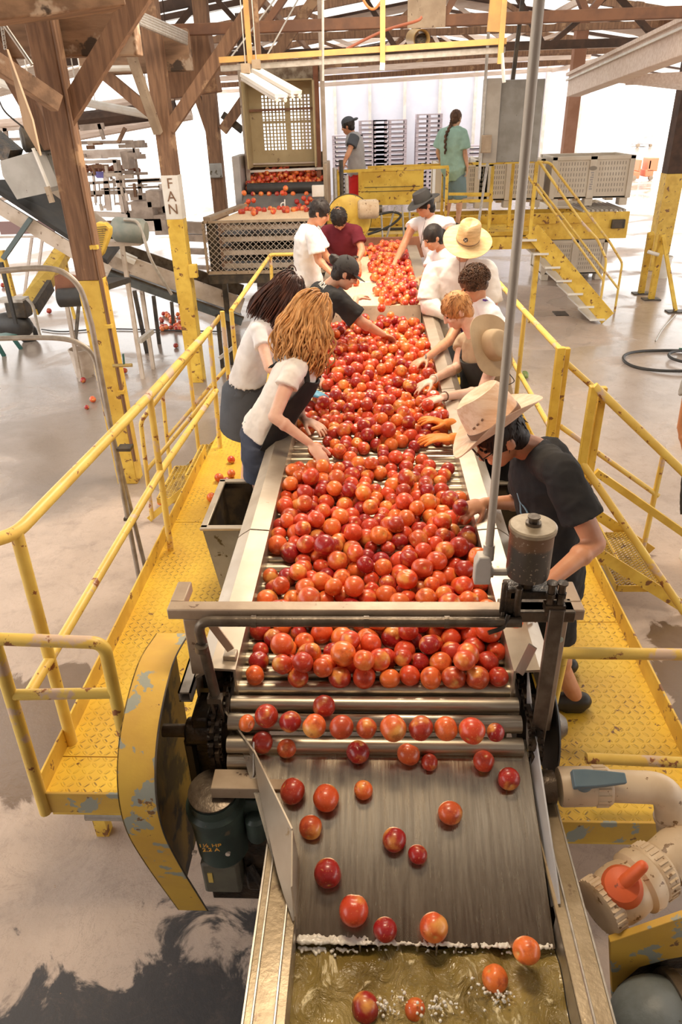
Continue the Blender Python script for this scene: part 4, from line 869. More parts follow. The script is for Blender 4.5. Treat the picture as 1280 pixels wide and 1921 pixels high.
# ================================================================ valves and pump at the lower right
pv = thing('pvc_valve_line', (.8, 1.45, 1.1), 'dirty cream PVC pipe with a slate blue handled ball valve leaving the flume', 'pipe')
a = P(1040, 1476, y=1.50); b = P(1195, 1473, y=1.50); ax = nrm(b - a)
R0 = .062
MB().lathe([(R0 * .75, -.05), (R0 * .8, -.02), (R0 * .8, .0)], a, ax, 28).build('black_coupling', M_grease, pv)
m_ = a + ax * .015
MB().lathe([(R0 * .92, 0), (R0 * .96, .006), (R0 * .95, .10), (R0 * .86, .112), (R0 * .84, .13)], m_, ax, 36).build('valve_body', M_pvc, pv)
un = MB(); c_ = m_ + ax * .10
prof = []
rings = []
for k in range(25):
    pass
un.lathe([(R0 * .9, 0), (R0 * .94, .004), (R0 * .94, .045), (R0 * .88, .052)], c_, ax, 36)
s0, u0 = frame_of(ax)
for k in range(18):
    t_ = 2 * math.pi * k / 18; o_ = (s0 * math.cos(t_) + u0 * math.sin(t_)) * R0 * .94; un.bar(c_ + o_ + ax * .005, c_ + o_ + ax * .042, .006, .006)
un.build('union_nut', M_pvc, bpy.data.objects['valve_body'])
el = P(1248, 1478, y=1.50); dn = P(1262, 1600, y=1.44)
MB().tube(fillet([c_ + ax * .05, el + V(.01, 0, 0), dn + V(.01, 0, 0)], .065, 10), R0 * .78, 28).build('elbow_pipe', M_pvc, pv)
MB().tube([el + (dn - el) * .42 + V(.01, 0, 0), el + (dn - el) * .47 + V(.01, 0, 0)], R0 * .86, 28).build('elbow_collar', M_pvc, pv)
hb = P(1122, 1452, y=1.45)
hz = m_ + ax * .06
up_ = nrm(V(0, -.45, .9))
MB().lathe([(.030, R0 * .7), (.028, R0 * 1.25), (.022, R0 * 1.3)], hz, up_, 24).build('valve_stem_boss', M_bluev, pv)
hc = hz + up_ * R0 * 1.45
MB().loft([[p + up_ * dz + sd_ for p, dz, sd_ in ((q_, -h_ / 2, -w_ * up2), (q_, -h_ / 2, w_ * up2), (q_, h_ / 2, w_ * up2), (q_, h_ / 2, -w_ * up2))] for up2 in [np.cross(ax, up_)] for q_, w_, h_ in ((hc - ax * .04, .026, .034), (hc + ax * .0, .026, .034), (hc + ax * .05, .022, .026), (hc + ax * .115, .015, .018))]).build('valve_handle', M_bluev, pv, .004)
# second, larger valve pointing to the lower left
p2v = thing('pvc_union_valve', (.8, 1.3, .9), 'large ribbed cream PVC valve with an orange-red handle at the lower right', 'valve')
a = P(1120, 1705, y=1.22); b = P(1262, 1610, y=1.36); ax = nrm(b - a); L_ = np.linalg.norm(b - a)
R1 = .083
MB().lathe([(R1 * .85, 0), (R1 * .93, .004), (R1 * .93, L_ * .14), (R1 * .84, L_ * .16)], a, ax, 40).build('lower_collar', M_pvc, p2v)
MB().lathe([(R1 * .86, L_ * .15), (R1 * .95, L_ * .22), (R1 * .98, L_ * .36), (R1 * .92, L_ * .46), (R1 * 1.06, L_ * .50), (R1 * 1.08, L_ * .60), (R1 * .95, L_ * .66), (R1 * .98, L_ * .68), (R1 * .98, L_ * .80), (R1 * .85, L_ * .84)], a, ax, 40).build('valve_body', M_pvc, p2v)
un = MB(); s0, u0 = frame_of(ax)
for k in range(30):
    t_ = 2 * math.pi * k / 30; o_ = (s0 * math.cos(t_) + u0 * math.sin(t_))
    un.bar(a + o_ * R1 * .93 + ax * .004, a + o_ * R1 * .93 + ax * L_ * .135, .007, .005); un.bar(a + o_ * R1 * .985 + ax * L_ * .69, a + o_ * R1 * .985 + ax * L_ * .79, .007, .005)
un.build('grip_ribs', M_pvc, p2v)
MB().lathe([(R1 * .80, L_ * .84), (R1 * .80, L_ * .86)], a, ax, 40).build('black_seal', M_blk, p2v)
MB().tube(fillet([a + ax * L_ * .86, b + V(.03, .02, .02), dn + V(.01, 0, .02)], .05), R0 * 1.12, 30).build('upper_pipe', M_pvc, p2v)
hc = a + ax * L_ * .32 + nrm(V(-.25, -.35, .9)) * R1 * 1.0; up_ = nrm(V(-.25, -.35, .9))
kn = MB(); kn.lathe([(.058, -.05), (.056, .0), (.046, .020), (.02, .030)], hc, up_, 28); kn.build('handle_boss', M_orv, p2v)
d1 = nrm(P(1185, 1585, y=1.22) - P(1115, 1650, y=1.22)); 
MB().cap(hc + up_ * .012, hc + up_ * .018 + d1 * .092, .020, .016).build('handle_lever', M_orv, p2v)
MB().cap(hc + up_ * .01, hc - d1 * .06 + up_ * .005, .026, .012).build('handle_tab', M_orv, p2v)
# pump and yellow pump guard at the corner
pm = thing('water_pump', (.85, 1.0, .5), 'blue-grey cast pump housing at the bottom right corner', 'pump')
pc = P(1235, 1925, y=1.02)
MB().ell(pc, (.13, .12, .13), nu=32, nv=20).build('pump_casing', M_pump, pm)
MB().lathe([(.135, -.01), (.14, 0), (.14, .02), (.13, .03)], pc + V(.05, 0, 0), (1, .1, 0), 40).build('casing_flange', M_brnpipe, pm)
bl = MB()
for k in range(8): t_ = 2 * math.pi * k / 8; bl.cyl(pc + V(.045, math.cos(t_) * .13, math.sin(t_) * .13), pc + V(.10, math.cos(t_) * .13, math.sin(t_) * .13), .012, n=6)
bl.build('flange_bolts', M_brnpipe, pm)
MB().bb(V(pc[0] - .1, .9, 0), V(pc[0] + .1, 1.1, pc[2] - .1)).build('pump_foot', M_dark, pm)
yg = thing('pump_guard', (.8, 1.15, .5), 'yellow curved pump guard with a dark arch opening, lower right corner', 'guard')
arc = [P(u, v, y=1.14) for u, v in ((1145, 1768), (1285, 1720), (1310, 1790), (1255, 1800), (1200, 1815), (1160, 1850), (1150, 1880), (1148, 1840))]
MB().prism(arc, (0, .02, 0)).build('guard_front', M_yelc, yg, .002)
MB().prism([P(u, v, y=1.16) for u, v in ((1150, 1800), (1300, 1760), (1310, 1900), (1250, 1900), (1180, 1900), (1148, 1870))], (0, .01, 0)).build('guard_inside', M_grease, yg)
# ================================================================ upper belt, sorter and bin dumper
ub = thing('sorting_belt', (0, 7.6, 0), 'cream conveyor belt beyond the rollers feeding nectarines toward the camera', 'conveyor')
UZ = 1.585
MB().bb(V(-.36, 6.40, UZ - .03), V(.44, 9.3, UZ)).build('belt_surface', M_belt, ub)
MB().cyl((-.36, 6.42, UZ - .04), (.44, 6.42, UZ - .04), .04).build('end_roller', M_belt, ub)
for x0, x1 in ((-.50, -.37), (.45, .58)):
    MB().bb(V(x0, 6.35, UZ - .25), V(x1, 9.6, UZ + .03)).build('side_rail', M_flange, ub, .005)
MB().bb(V(-.5, 6.5, 1.2), V(.58, 9.4, 1.36)).build('belt_frame', M_dark, ub)
for x in (-.45, .5):
    for y in (6.6, 9.2): MB().bb(V(x, y, 0), V(x + .06, y + .06, 1.3)).build('support_leg', M_dark, ub)
MB().bb(V(-.36, 7.45, UZ), V(.44, 7.52, UZ + .006)).build('belt_lacing', M_white, ub)
a = P(680, 470, y=9.6); b = P(782, 470, y=9.6); c = P(680, 447, y=9.6)
MB().bb(V(a[0], 9.6, a[2] - .1), V(b[0] + .2, 9.66, c[2])).build('rusty_end_wall', M_rust, ub)
w1 = thing('belt_drive', (.5, 6.45, 1.4), 'small brass-brown drive wheel beside the right end of the cream belt', 'wheel')
MB().lathe([(.075, 0), (.085, .01), (.085, .06), (.075, .07)], (.46, 6.5, 1.53), (1, .1, 0), 32).build('pulley', mat('brass_brown_metal', (0.35, 0.24, 0.12), (0.22, 0.14, 0.07), 8, .4, .5), w1)
MB().box((.52, 6.42, 1.42), (.16, .14, .03)).build('wheel_bracket', M_galv, w1, .004)
MB().cyl((.52, 6.5, 1.53), (.62, 6.5, 1.53), .03).build('axle', M_dark, w1)

YS = 9.5
so = thing('mesh_sorter', (-1.4, YS, 0), 'tiered sorter behind an expanded wire mesh front, left of the white-shirted boy', 'machine')
tl = P(380, 417, y=YS); tr_ = P(606, 414, y=YS); bl_ = P(398, 512, y=YS); br_ = P(610, 508, y=YS)
zt, zbm = tl[2], bl_[2]; x0, x1 = tl[0], tr_[0]
fr = MB(); fr.bar(V(x0, YS, zt), V(x1, YS, zt), .03, .03); fr.bar(V(x0, YS, zbm), V(x1, YS, zbm), .03, .04); fr.bar(V(x0, YS, zbm), V(x0, YS, zt), .03, .03, (0, 1, 0)); fr.bar(V(x1, YS, zbm), V(x1, YS, zt), .03, .03, (0, 1, 0)); fr.build('mesh_frame', M_tanst, so)
ms = MB(); H = zt - zbm; W_ = x1 - x0; pw, ph = .075, .036
for sgn in (1, -1):
    n = int(W_ / pw) + int(H / ph) + 4
    for k in range(-int(H / ph) - 2, int(W_ / pw) + 3):
        xa = x0 + k * pw; xb = xa + H / ph * pw * .5 * 1; 
        za, zb_ = (zbm, zt) if sgn > 0 else (zt, zbm)
        ta = max(0, (x0 - xa) / (xb - xa)); tb_ = min(1, (x1 - xa) / (xb - xa))
        if tb_ <= ta: continue
        pa = V(xa + (xb - xa) * ta, YS - .01, za + (zb_ - za) * ta); pb = V(xa + (xb - xa) * tb_, YS - .01, za + (zb_ - za) * tb_)
        ms.bar(pa, pb, .005, .006)
ms.build('wire_mesh', mat('dull_wire', (0.50, 0.42, 0.34), rough=.5, metal=.2), so)
for i, v in enumerate((425, 447, 472, 497)):
    z = P(500, v, y=YS + .2)[2]
    MB().bar(V(x0 + .2, YS + .18, z), V(x1, YS + .18, z), .05, .055).build('pale_cross_slat', M_offw, so)
    MB().bb(V(x0 + .15, YS + .25, z - .12), V(x1 + .1, YS + 1.3, z - .1)).build('tier_tray', M_dark, so)
MB().bb(V(x0 + .1, YS + 1.3, zbm), V(x1 + .1, YS + 1.35, zt - .15)).build('rear_panel', M_brnpipe, so)
MB().bb(V(x0 + .03, YS + .05, zbm), V(x0 + .15, YS + .20, zt)).build('corner_column', M_dark, so)
MB().bb(V(x0, YS, zbm - .14), V(x1 + .1, YS + .1, zbm - .03)).build('base_beam', M_dark, so)
for x in (x0 + .1, x0 + .8, x1): MB().bb(V(x, YS + .3, 0), V(x + .07, YS + .37, zbm)).build('support_leg', M_dark, so)
# belt on top of the sorter and its feeding plate
tz = zt
a = P(430, 400, y=10.4)
MB().add([V(x0 + .15, YS + .05, tz), V(x1 + .05, YS + .05, tz), V(x1 + .05, YS + .95, tz + .05), V(x0 + .42, YS + .95, tz + .05)], [(0, 1, 2, 3)]).build('top_belt', M_belt, so)
MB().bar(V(x0 + .05, YS + .03, tz + .03), V(x0 + .38, YS + 1.0, tz + .08), .10, .05).build('belt_edge_board', M_tanst, so)
YF = 10.55
fd = thing('bin_dumper', (-1.15, 11, 0), 'tall bin dumper frame holding a tipped perforated bin over the feed rollers', 'machine')
A1, B1 = P(452, 393, y=YF), P(610, 392, y=YF); A2, B2 = P(458, 366, y=YF + .25), P(608, 363, y=YF + .25)
MB().plate([A1, B1, B2, A2], .01).build('graffiti_plate', mat('dark_grey_plate', (0.14, 0.13, 0.12), (0.18, 0.16, 0.14), 6, .5, .3), fd)
for s_, u in (('d', 531), ): text(s_, 'painted_mark', .17, M_white, P(u, 383, y=YF - .06), (1, 0, 0), (0, .5, 1), fd)
rz = P(530, 353, y=YF + .3)[2]
MB().cyl(V(A2[0] + .05, YF + .30, rz), V(B2[0], YF + .30, rz), .075, n=24).build('feed_roller', M_blk, fd)
MB().bb(V(A2[0], YF + .38, rz - .2), V(B2[0], YF + .42, rz + .02)).build('roller_backing', M_blk, fd)
MB().bb(V(A2[0] - .12, YF + .2, rz - .25), V(A2[0] - .02, YF + 1.0, rz + .42)).build('side_cheek', mat('translucent_grey_side', (0.35, 0.32, 0.30), (0.42, 0.38, 0.35), 5, .5), fd, .01)
MB().bb(V(B2[0] + .0, YF + .2, rz - .25), V(B2[0] + .06, YF + 1.0, rz + .30)).build('side_cheek', M_tanst, fd, .01)
MB().bb(V(A2[0] - .02, YF + .95, rz - .2), V(B2[0], YF + 1.0, rz + .42)).build('hopper_back', M_binin, fd)
MB().bb(V(A2[0] - .02, YF + .35, rz - .12), V(B2[0], YF + 1.0, rz - .06)).build('hopper_floor', M_binin, fd)
YB = 11.3
bl2 = P(474, 318, y=YB); br2 = P(607, 312, y=YB); tl2 = P(474, 152, y=YB); tr2 = P(606, 150, y=YB)
for (p, q, w_, m_, nm) in ((V(br2[0] + .03, YB - .1, 0), V(br2[0] + .03, YB - .1, tr2[2] + .9), .06, M_offw, 'frame_mast'), (V(br2[0] - .06, YB - .05, 2.0), V(br2[0] - .06, YB - .05, tr2[2] + .3), .07, M_rust, 'rusty_mast'),
        (V(bl2[0] - .05, YB - .1, 1.8), V(bl2[0] - .05, YB - .1, tl2[2] + .2), .06, M_offw, 'frame_mast')):
    MB().bar(p, q, w_, w_, (0, 1, 0)).build(nm, m_, fd, .004)
MB().bar(V(bl2[0] - .05, YB - .1, bl2[2] - .02), V(br2[0], YB - .1, br2[2] - .02), .03, .03).build('lip_rod', M_white, fd)
MB().bar(V(tl2[0] - .05, YB, tl2[2] + .08), V(tr2[0], YB, tr2[2] + .08), .10, .16).build('rusty_crosshead', mat('flaking_rust', (0.16, 0.10, 0.06), (0.42, 0.34, 0.25), 9, .7), fd)
MB().box(P(597, 358, y=YF - .1), (.16, .1, .14)).build('white_control_box', M_white, fd, .006)
for u, t_, b__ in ((628, 315, 400), (640, 300, 400), (650, 330, 420)):
    MB().tube([P(u, t_, y=10.9), P(u + 4, b__ + 40, y=10.9)], .03, 8).build('machine_pipe', M_galv if u != 640 else M_dark, fd)
# the tipped bin itself: perforated floor facing the camera
tbn = thing('perforated_bin', (-1.2, YB + .2, bl2[2]), 'tan plastic bin tipped on edge with a grid of daylight holes', 'bin')
bx0, bx1 = bl2[0] + .02, br2[0] - .10; bz0, bz1 = bl2[2] + .03, tl2[2] - .02
lat = MB(); Wd = bx1 - bx0; Ht = bz1 - bz0
hx0, hx1 = bx0 + Wd * .17, bx1 - Wd * .07; hz0, hz1 = bz0 + Ht * .19, bz1 - Ht * .15
yy0, yy1 = YB + .02, YB + .05
lat.bb(V(bx0, yy0, bz0), V(hx0, yy1, bz1)); lat.bb(V(hx1, yy0, bz0), V(bx1, yy1, bz1)); lat.bb(V(hx0, yy0, bz0), V(hx1, yy1, hz0)); lat.bb(V(hx0, yy0, hz1), V(hx1, yy1, bz1))
nx_, nz_ = 14, 16
px_, pz_ = (hx1 - hx0) / nx_, (hz1 - hz0) / nz_
for i in range(nx_):
    w_ = px_ * .42 if i != 7 else px_ * 1.0
    lat.bb(V(hx0 + i * px_ - (0 if i != 7 else .01), yy0, hz0), V(hx0 + i * px_ + w_, yy1, hz1))
for j in range(nz_):
    h_ = pz_ * .36 if j not in (8,) else pz_ * .85
    lat.bb(V(hx0, yy0 + .001, hz0 + j * pz_), V(hx1, yy1 - .001, hz0 + j * pz_ + h_))
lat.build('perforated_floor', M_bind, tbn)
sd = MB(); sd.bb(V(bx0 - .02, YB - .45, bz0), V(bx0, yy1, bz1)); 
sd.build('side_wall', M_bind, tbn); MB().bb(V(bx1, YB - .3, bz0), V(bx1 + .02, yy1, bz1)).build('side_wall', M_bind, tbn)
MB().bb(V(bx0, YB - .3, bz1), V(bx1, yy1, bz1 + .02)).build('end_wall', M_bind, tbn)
MB().bar(V(bx0, YB - .02, hz0 + Ht * .49), V(bx1 + .05, YB - .02, hz0 + Ht * .50), .02, .03).build('red_brown_bar', M_rbr, tbn)
MB().bb(V(bx0, YB - .02, bz0 + Ht * .03), V(bx1, YB + .01, bz0 + Ht * .05)).build('bottom_ridge', M_offw, tbn)

# yellow drive disc, drum motor and yellow panel in the background
yd = thing('yellow_drive_guard', (-.2, 10.2, 1.5), 'round yellow drive guard behind the boy in maroon', 'guard')
c = P(655, 410, y=10.3)
MB().lathe([(.30, 0), (.30, .08), (.27, .10)], c, (0, -1, 0), 40).build('round_guard', M_yel, yd)
MB().lathe([(.31, -.03), (.31, 0)], c, (0, -1, 0), 40).build('dark_rim', M_dark, yd)
c = P(672, 393, y=10.1)
t = thing('drum_motor', c, 'rust-stained cream drum motor right of the round yellow guard', 'motor')
MB().lathe([(.10, 0), (.12, .02), (.12, .24), (.10, .27)], c, (1, .1, 0), 28).build('motor_drum', M_pvc, t)
MB().cyl(c + V(.27, 0, 0), c + V(.32, 0, 0), .05).build('shaft', M_dark, t)
bp = thing('back_platform', (.6, 12.2, 1.4), 'yellow raised platform at the back with railings and a solid panel', 'platform')
Yb = 11.8
MB().bb(V(-.6, 11.95, 1.36), V(2.75, 13.3, 1.42)).build('deck', M_yel, bp)
a = P(676, 322, y=Yb); b = P(795, 318, y=Yb); c = P(676, 386, y=Yb)
sp2_ = MB().bb(V(a[0], Yb, c[2]), V(b[0], Yb + .03, a[2])).build('solid_panel', M_yel, bp, .004)
for v in (352, 360): MB().bb(V(a[0] + .06, Yb - .006, P(700, v, y=Yb)[2]), V(b[0] - .05, Yb, P(700, v, y=Yb)[2] + .008)).build('panel_rib', M_dark, sp2_)
for (u0, v0, u1, v1, yy) in ((636, 322, 842, 313, Yb), (690, 314, 1003, 303, Yb + 1.1), (842, 352 + 12, 925, 364, Yb), (842, 378, 925, 376, Yb), (840, 366, 920, 366, Yb + .8)):
    MB().bar(P(u0, v0, y=yy), P(u1, v1, y=yy), .035, .04).build('railing_bar', M_yel, bp)
for u, yy in ((634, Yb), (675, Yb), (840, Yb), (793, Yb + 1.0), (832, Yb + 1.1), (925, Yb), (963, Yb + .5), (985, Yb)):
    q = P(u, 315, y=yy); MB().bar(V(q[0], yy, 1.36), V(q[0], yy, 2.37), .045, .045, (0, 1, 0)).build('railing_post', M_yel, bp, .003)
MB().bb(V(-.3, Yb, 1.18), V(2.76, Yb + .04, 1.36)).build('deck_fascia', M_yel, bp)
for x in (-.2, 1.2, 2.6): MB().bb(V(x, Yb + .05, 0), V(x + .08, Yb + .13, 1.36)).build('support_leg', M_yel, bp)
for i, u in enumerate((715, 742, 755, 768)): MB().tube([P(u, 388, y=Yb - .2), P(u + (3 if i != 1 else -16), 445, y=Yb - .2)], .015, 8).build('hydraulic_line', M_galv, bp)
MB().tube(bez([P(690, 440, y=Yb - .2), P(730, 425, y=Yb - .2), P(752, 405, y=Yb - .2), P(735, 398, y=Yb - .2), P(700, 405, y=Yb - .2)]), .018, 8).build('black_hose', M_blk, bp)

# back stairs
st2 = thing('back_stairs', (3.2, 12.1, 0), 'yellow back stairs with looped handrails descending to the right', 'stairs')
Ya, Yb2 = 11.75, 12.5
s0 = P(998, 432, y=Ya); s1 = P(1150, 588, y=Ya); z1 = .06
MB().bar(V(s0[0], Ya, s0[2]), V(s1[0] - .07, Ya, .08), .04, .24, (0, 0, 1)).build('near_stringer', M_yel, st2, .004)
MB().bar(V(s0[0], Yb2, s0[2]), V(s1[0] - .07, Yb2, .08), .04, .24, (0, 0, 1)).build('far_stringer', M_yel, st2)
n = 7
for i in range(n):
    f_ = (i + .6) / n; x = s0[0] + (s1[0] - s0[0]) * f_ - .16; z = s0[2] * (1 - f_) + .0
    MB().bb(V(x - .12, Ya - .05, z - .03), V(x + .12, Yb2, z)).build('tread', mat('whitened_tread', (0.80, 0.76, 0.68), rough=.5) if i == 0 else bpy.data.materials['whitened_tread'], st2)
for yy, du in ((Ya, 0), (Yb2 + .05, 0)):
    if yy == Ya: pts = [(1003, 303), (1012, 303), (1090, 415), (1122, 450), (1138, 487), (1128, 560)]; 
    else: pts = [(1003, 303), (1032, 305), (1145, 455), (1168, 493), (1153, 588)]
    MB().tube(fillet([P(u, v, y=yy) for u, v in pts], .06, 4), .02, 8).build('hand_rail', M_yelr, st2)
MB().tube([P(990, 330, y=Ya), P(1132, 525, y=Ya)], .018, 8).build('middle_rail', M_yelr, st2)
MB().tube([P(1008, 345, y=Yb2), P(1160, 541, y=Yb2)], .018, 8).build('middle_rail', M_yelr, st2)
for yy, u in ((Ya, 988), (Ya, 1006)): q = P(u, 320, y=yy); MB().bar(V(q[0], yy, 1.36), V(q[0], yy, P(u, 303, y=yy)[2]), .05, .05, (0, 1, 0)).build('newel_post', M_yel, st2)
MB().tube([P(895, 440, y=11.6), P(916, 300, y=11.6)], .02, 8).build('stay_pipe', M_galv, st2)

# long yellow roller track with bins on it
Yt = 12.9
yt = thing('roller_track', (2.5, Yt, 0), 'long yellow roller track beam crossing behind the line to the right edge', 'conveyor')
a = P(690, 420, y=Yt); b = P(1183, 396, y=Yt)
MB().bb(V(a[0], Yt, 1.14), V(b[0], Yt + .06, 1.56)).build('front_beam', M_yel, yt, .004)
MB().bb(V(a[0], Yt + 1.1, 1.3), V(b[0], Yt + 1.16, 1.5)).build('rear_beam', M_yel, yt)
MB().bb(V(a[0], Yt - .03, 1.40), V(b[0] - .6, Yt, 1.56)).build('upper_flange', M_yel, yt, .003)
q = P(930, 438, y=Yt - .5)
MB().bb(V(a[0], Yt - .5, 1.16), V(P(1000, 440, y=Yt - .5)[0], Yt - .44, 1.36)).build('lower_beam', M_yel, yt)
MB().bb(V(a[0], Yt - .55, 1.40), V(.9, Yt - .5, 1.46)).build('dark_slot', M_blk, yt)
rl_ = MB()
for i in range(10): x = b[0] - .75 + i * .075; rl_.cyl((x, Yt + .05, 1.575), (x, Yt + 1.1, 1.575), .025, n=8)
rl_.build('end_rollers', M_galv, yt)
MB().box(P(1160, 420, y=Yt - .03), (.22, .06, .14)).build('bearing_block', M_dark, yt, .01)
MB().box(P(1052, 408, y=Yt - .03), (.10, .05, .07)).build('bracket', M_tanst, yt)
for u, v in ((1098, 420), (1140, 545)):
    pass
def leg(u0, v0, u1, v1, yy, m_=M_yel, w_=.10):
    p = P(u0, v0, y=yy); q = P(u1, v1, z=.02); MB().bar(p, q, w_, w_ * .8, (0, 1, 0)).build('track_leg', m_, yt, .004); MB().box((q[0], q[1], .01), (.3, .2, .02)).build('foot_plate', M_dark, yt)
leg(1222, 438, 1203, 549, Yt); leg(1244, 440, 1222, 560, Yt)
leg(1244, 440, 1268, 583, Yt, w_=.06)
MB().tube([P(1216, 472, y=Yt), P(1236, 478, y=Yt)], .03, 8).build('leg_rung', M_white, yt)
ww = P(1240, 300, y=13.3)

def plastic_bin(c, sx, sy, h, label, group=None, rot=0.0, letters=True):
    t = thing('plastic_bin', c, label, 'bin', group); c = np.array(c, float)
    w = .05
    sh = MB()
    sh.bb(c + V(-sx / 2, -sy / 2, .12), c + V(sx / 2, -sy / 2 + w, h)); sh.bb(c + V(-sx / 2, sy / 2 - w, .12), c + V(sx / 2, sy / 2, h)); sh.bb(c + V(-sx / 2, -sy / 2, .12), c + V(-sx / 2 + w, sy / 2, h)); sh.bb(c + V(sx / 2 - w, -sy / 2, .12), c + V(sx / 2, sy / 2, h)); sh.bb(c + V(-sx / 2, -sy / 2, .12), c + V(sx / 2, sy / 2, .16))
    bs_ = sh.build('bin_shell', M_binp, t, .01)
    rb = MB(); rb.bb(c + V(-sx / 2 - .02, -sy / 2 - .02, h - .06), c + V(sx / 2 + .02, -sy / 2, h)); rb.bb(c + V(-sx / 2 - .02, -sy / 2 - .02, .12), c + V(-sx / 2 + .07, -sy / 2, h)); rb.bb(c + V(sx / 2 - .07, -sy / 2 - .02, .12), c + V(sx / 2 + .02, -sy / 2, h)); rb.bb(c + V(-.06, -sy / 2 - .02, .12), c + V(.06, -sy / 2, h))
    MB().bb(c + V(-sx / 2 - .02, sy / 2 - .1, .12), c + V(-sx / 2, sy / 2, h)).build('corner_rib', M_binp, t, .008)
    rb.build('corner_ribs', M_binp, t, .008)
    sl = MB()
    for j in range(6):
        for i in range(24):
            x = -sx / 2 + .13 + i * (sx - .26) / 23
            if abs(x) < .09: continue
            z = .22 + j * (h - .36) / 5
            sl.bb(c + V(x - .006, -sy / 2 - .003, z), c + V(x + .006, -sy / 2, z + .05))
    tag(sl.build('vent_slots', M_slot, bs_), kind='stuff')
    for x in (-sx / 2 + .08, 0, sx / 2 - .08):
        for y in (-sy / 2 + .1, sy / 2 - .1): MB().bb(c + V(x - .07, y - .1, 0), c + V(x + .07, y + .1, .12)).build('bin_foot', M_binp, t, .01)
    if letters:
        lt = MB()
        for k, (w_, o_) in enumerate(((.05, 0), (.035, .008), (.055, 0), (.05, -.004), (.03, .006), (.05, 0), (.04, -.006), (.05, 0))): lt.bb(c + V(-w_ / 2 + o_, -sy / 2 - .024, h * .66 - k * .036), c + V(w_ / 2 + o_, -sy / 2 - .02, h * .66 - k * .036 + .02))
        lt.build('worn_lettering', mat('faded_print', (0.36, 0.33, 0.31), rough=.7), bs_)
        MB().lathe([(.035, 0), (.035, .004)], c + V(0, -sy / 2 - .02, h * .76), (0, -1, 0), 24, sx=1.9).build('oval_emblem', M_slot, bs_)
    return t
zb_ = 1.60
c1 = P(1095, 395, y=13.5); 
plastic_bin((c1[0] + .05, 13.95, zb_), 1.35, 1.0, .78, 'beige slotted plastic bin at the right end of the row on the track', letters=True)
c2 = P(962, 400, y=13.4); plastic_bin((c2[0] - .1, 13.95, zb_), 1.15, 1.0, .76, 'beige slotted plastic bin beneath the grey tower cabinet on the track', letters=False)
plastic_bin((1.6, 13.95, zb_), .95, 1.0, .72, 'beige slotted bin on the track behind the woman in the green shirt', letters=False)
c3 = P(1010, 522, z=0)
plastic_bin((c3[0] + .62, c3[1] + .3, 0), 1.25, 1.1, .78, 'lower beige bin standing on the wet floor behind the back stairs', letters=False)
plastic_bin((c3[0] + .62, c3[1] + .3, .79), 1.25, 1.1, .62, 'upper beige bin stacked on the bin behind the back stairs', letters=False)
c4 = P(1230, 515, z=0)
bkt = thing('plastic_bucket', (c4[0], c4[1] - .3, 0), 'cream plastic bucket on the floor between the track legs on the right', 'bucket')
MB().lathe([(.13, 0), (.16, .38), (.17, .38), (.17, .42), (.155, .42), (.125, .02)], (c4[0], c4[1] - .3, 0), n=28, caps=True).build('bucket_body', M_white, bkt)
c5 = P(161, 705, z=0)
b2 = thing('plastic_bucket', c5, 'dirty white bucket on the wet floor beside the near left post', 'bucket')
MB().lathe([(.125, 0), (.15, .36), (.16, .36), (.16, .39), (.145, .39), (.12, .02)], c5, n=28).build('bucket_body', M_offw, b2)

# ================================================================ machinery at the left
def part_box(a, b, nm, m, par, **k): return MB().bb(a, b).build(nm, m, par, **k)
Yc = 8.7
uc = thing('upper_incline_conveyor', (-5, Yc, 0), 'steep black-belted conveyor descending from the upper left behind the near post', 'conveyor')
a = P(-60, 330, y=Yc); b = P(200, 490, y=Yc + .2)
MB().bar(P(-60, 352, y=Yc), P(205, 512, y=Yc + .2), .05, .16).build('near_side_rail', M_offw, uc)
MB().hexa([P(-30, 338, y=Yc) , P(200, 488, y=Yc + .2), P(225, 455, y=Yc + .9), P(60, 335, y=Yc + .7)] + [p - V(0, 0, .06) for p in (P(-30, 338, y=Yc), P(200, 488, y=Yc + .2), P(225, 455, y=Yc + .9), P(60, 335, y=Yc + .7))]).build('black_belt', M_blk, uc)
MB().bar(P(90, 345, y=Yc + .8), P(230, 450, y=Yc + .95), .05, .14).build('far_side_rail', M_offw, uc)
MB().prism([P(0, 302, y=Yc - .1), P(62, 284, y=Yc - .1), P(92, 352, y=Yc - .1), P(88, 362, y=Yc - .1), P(32, 374, y=Yc - .1), P(5, 330, y=Yc - .1)], (0, .5, 0)).build('grey_hopper_box', mat('dusty_grey_steel', (0.36, 0.33, 0.29), (0.44, 0.41, 0.37), 4, .5, spots=(((0.1, 0.07, 0.05), 14, .68, .02),)), uc)
MB().bar(P(62, 278, y=Yc - .12), P(92, 352, y=Yc - .12), .02, .05, (0, 1, 0)).build('white_edge', M_white, uc)
MB().prism([P(70, 285, y=Yc + .2), P(95, 283, y=Yc + .2), P(108, 350, y=Yc + .2), P(95, 350, y=Yc + .2)], (0, .1, 0)).build('grey_side_plate', M_grey, uc)
MB().lathe([(.10, 0), (.13, .02), (.13, .3), (.08, .33)], P(40, 262, y=Yc), (1, .6, 0), 28).build('head_motor', M_dark, uc)
MB().bar(P(-20, 255, y=Yc + .1), P(28, 295, y=Yc), .2, .18).build('head_block', M_grease, uc)
MB().bar(P(58, 410, y=Yc), P(6, 485, y=Yc), .05, .05).build('strut', mat('teal_grey_strut', (0.10, 0.13, 0.13), rough=.5), uc)
MB().bar(P(88, 350, y=Yc - .2), P(98, 380, y=Yc - .2), .05, .05).build('tension_arm', M_tanst, uc)
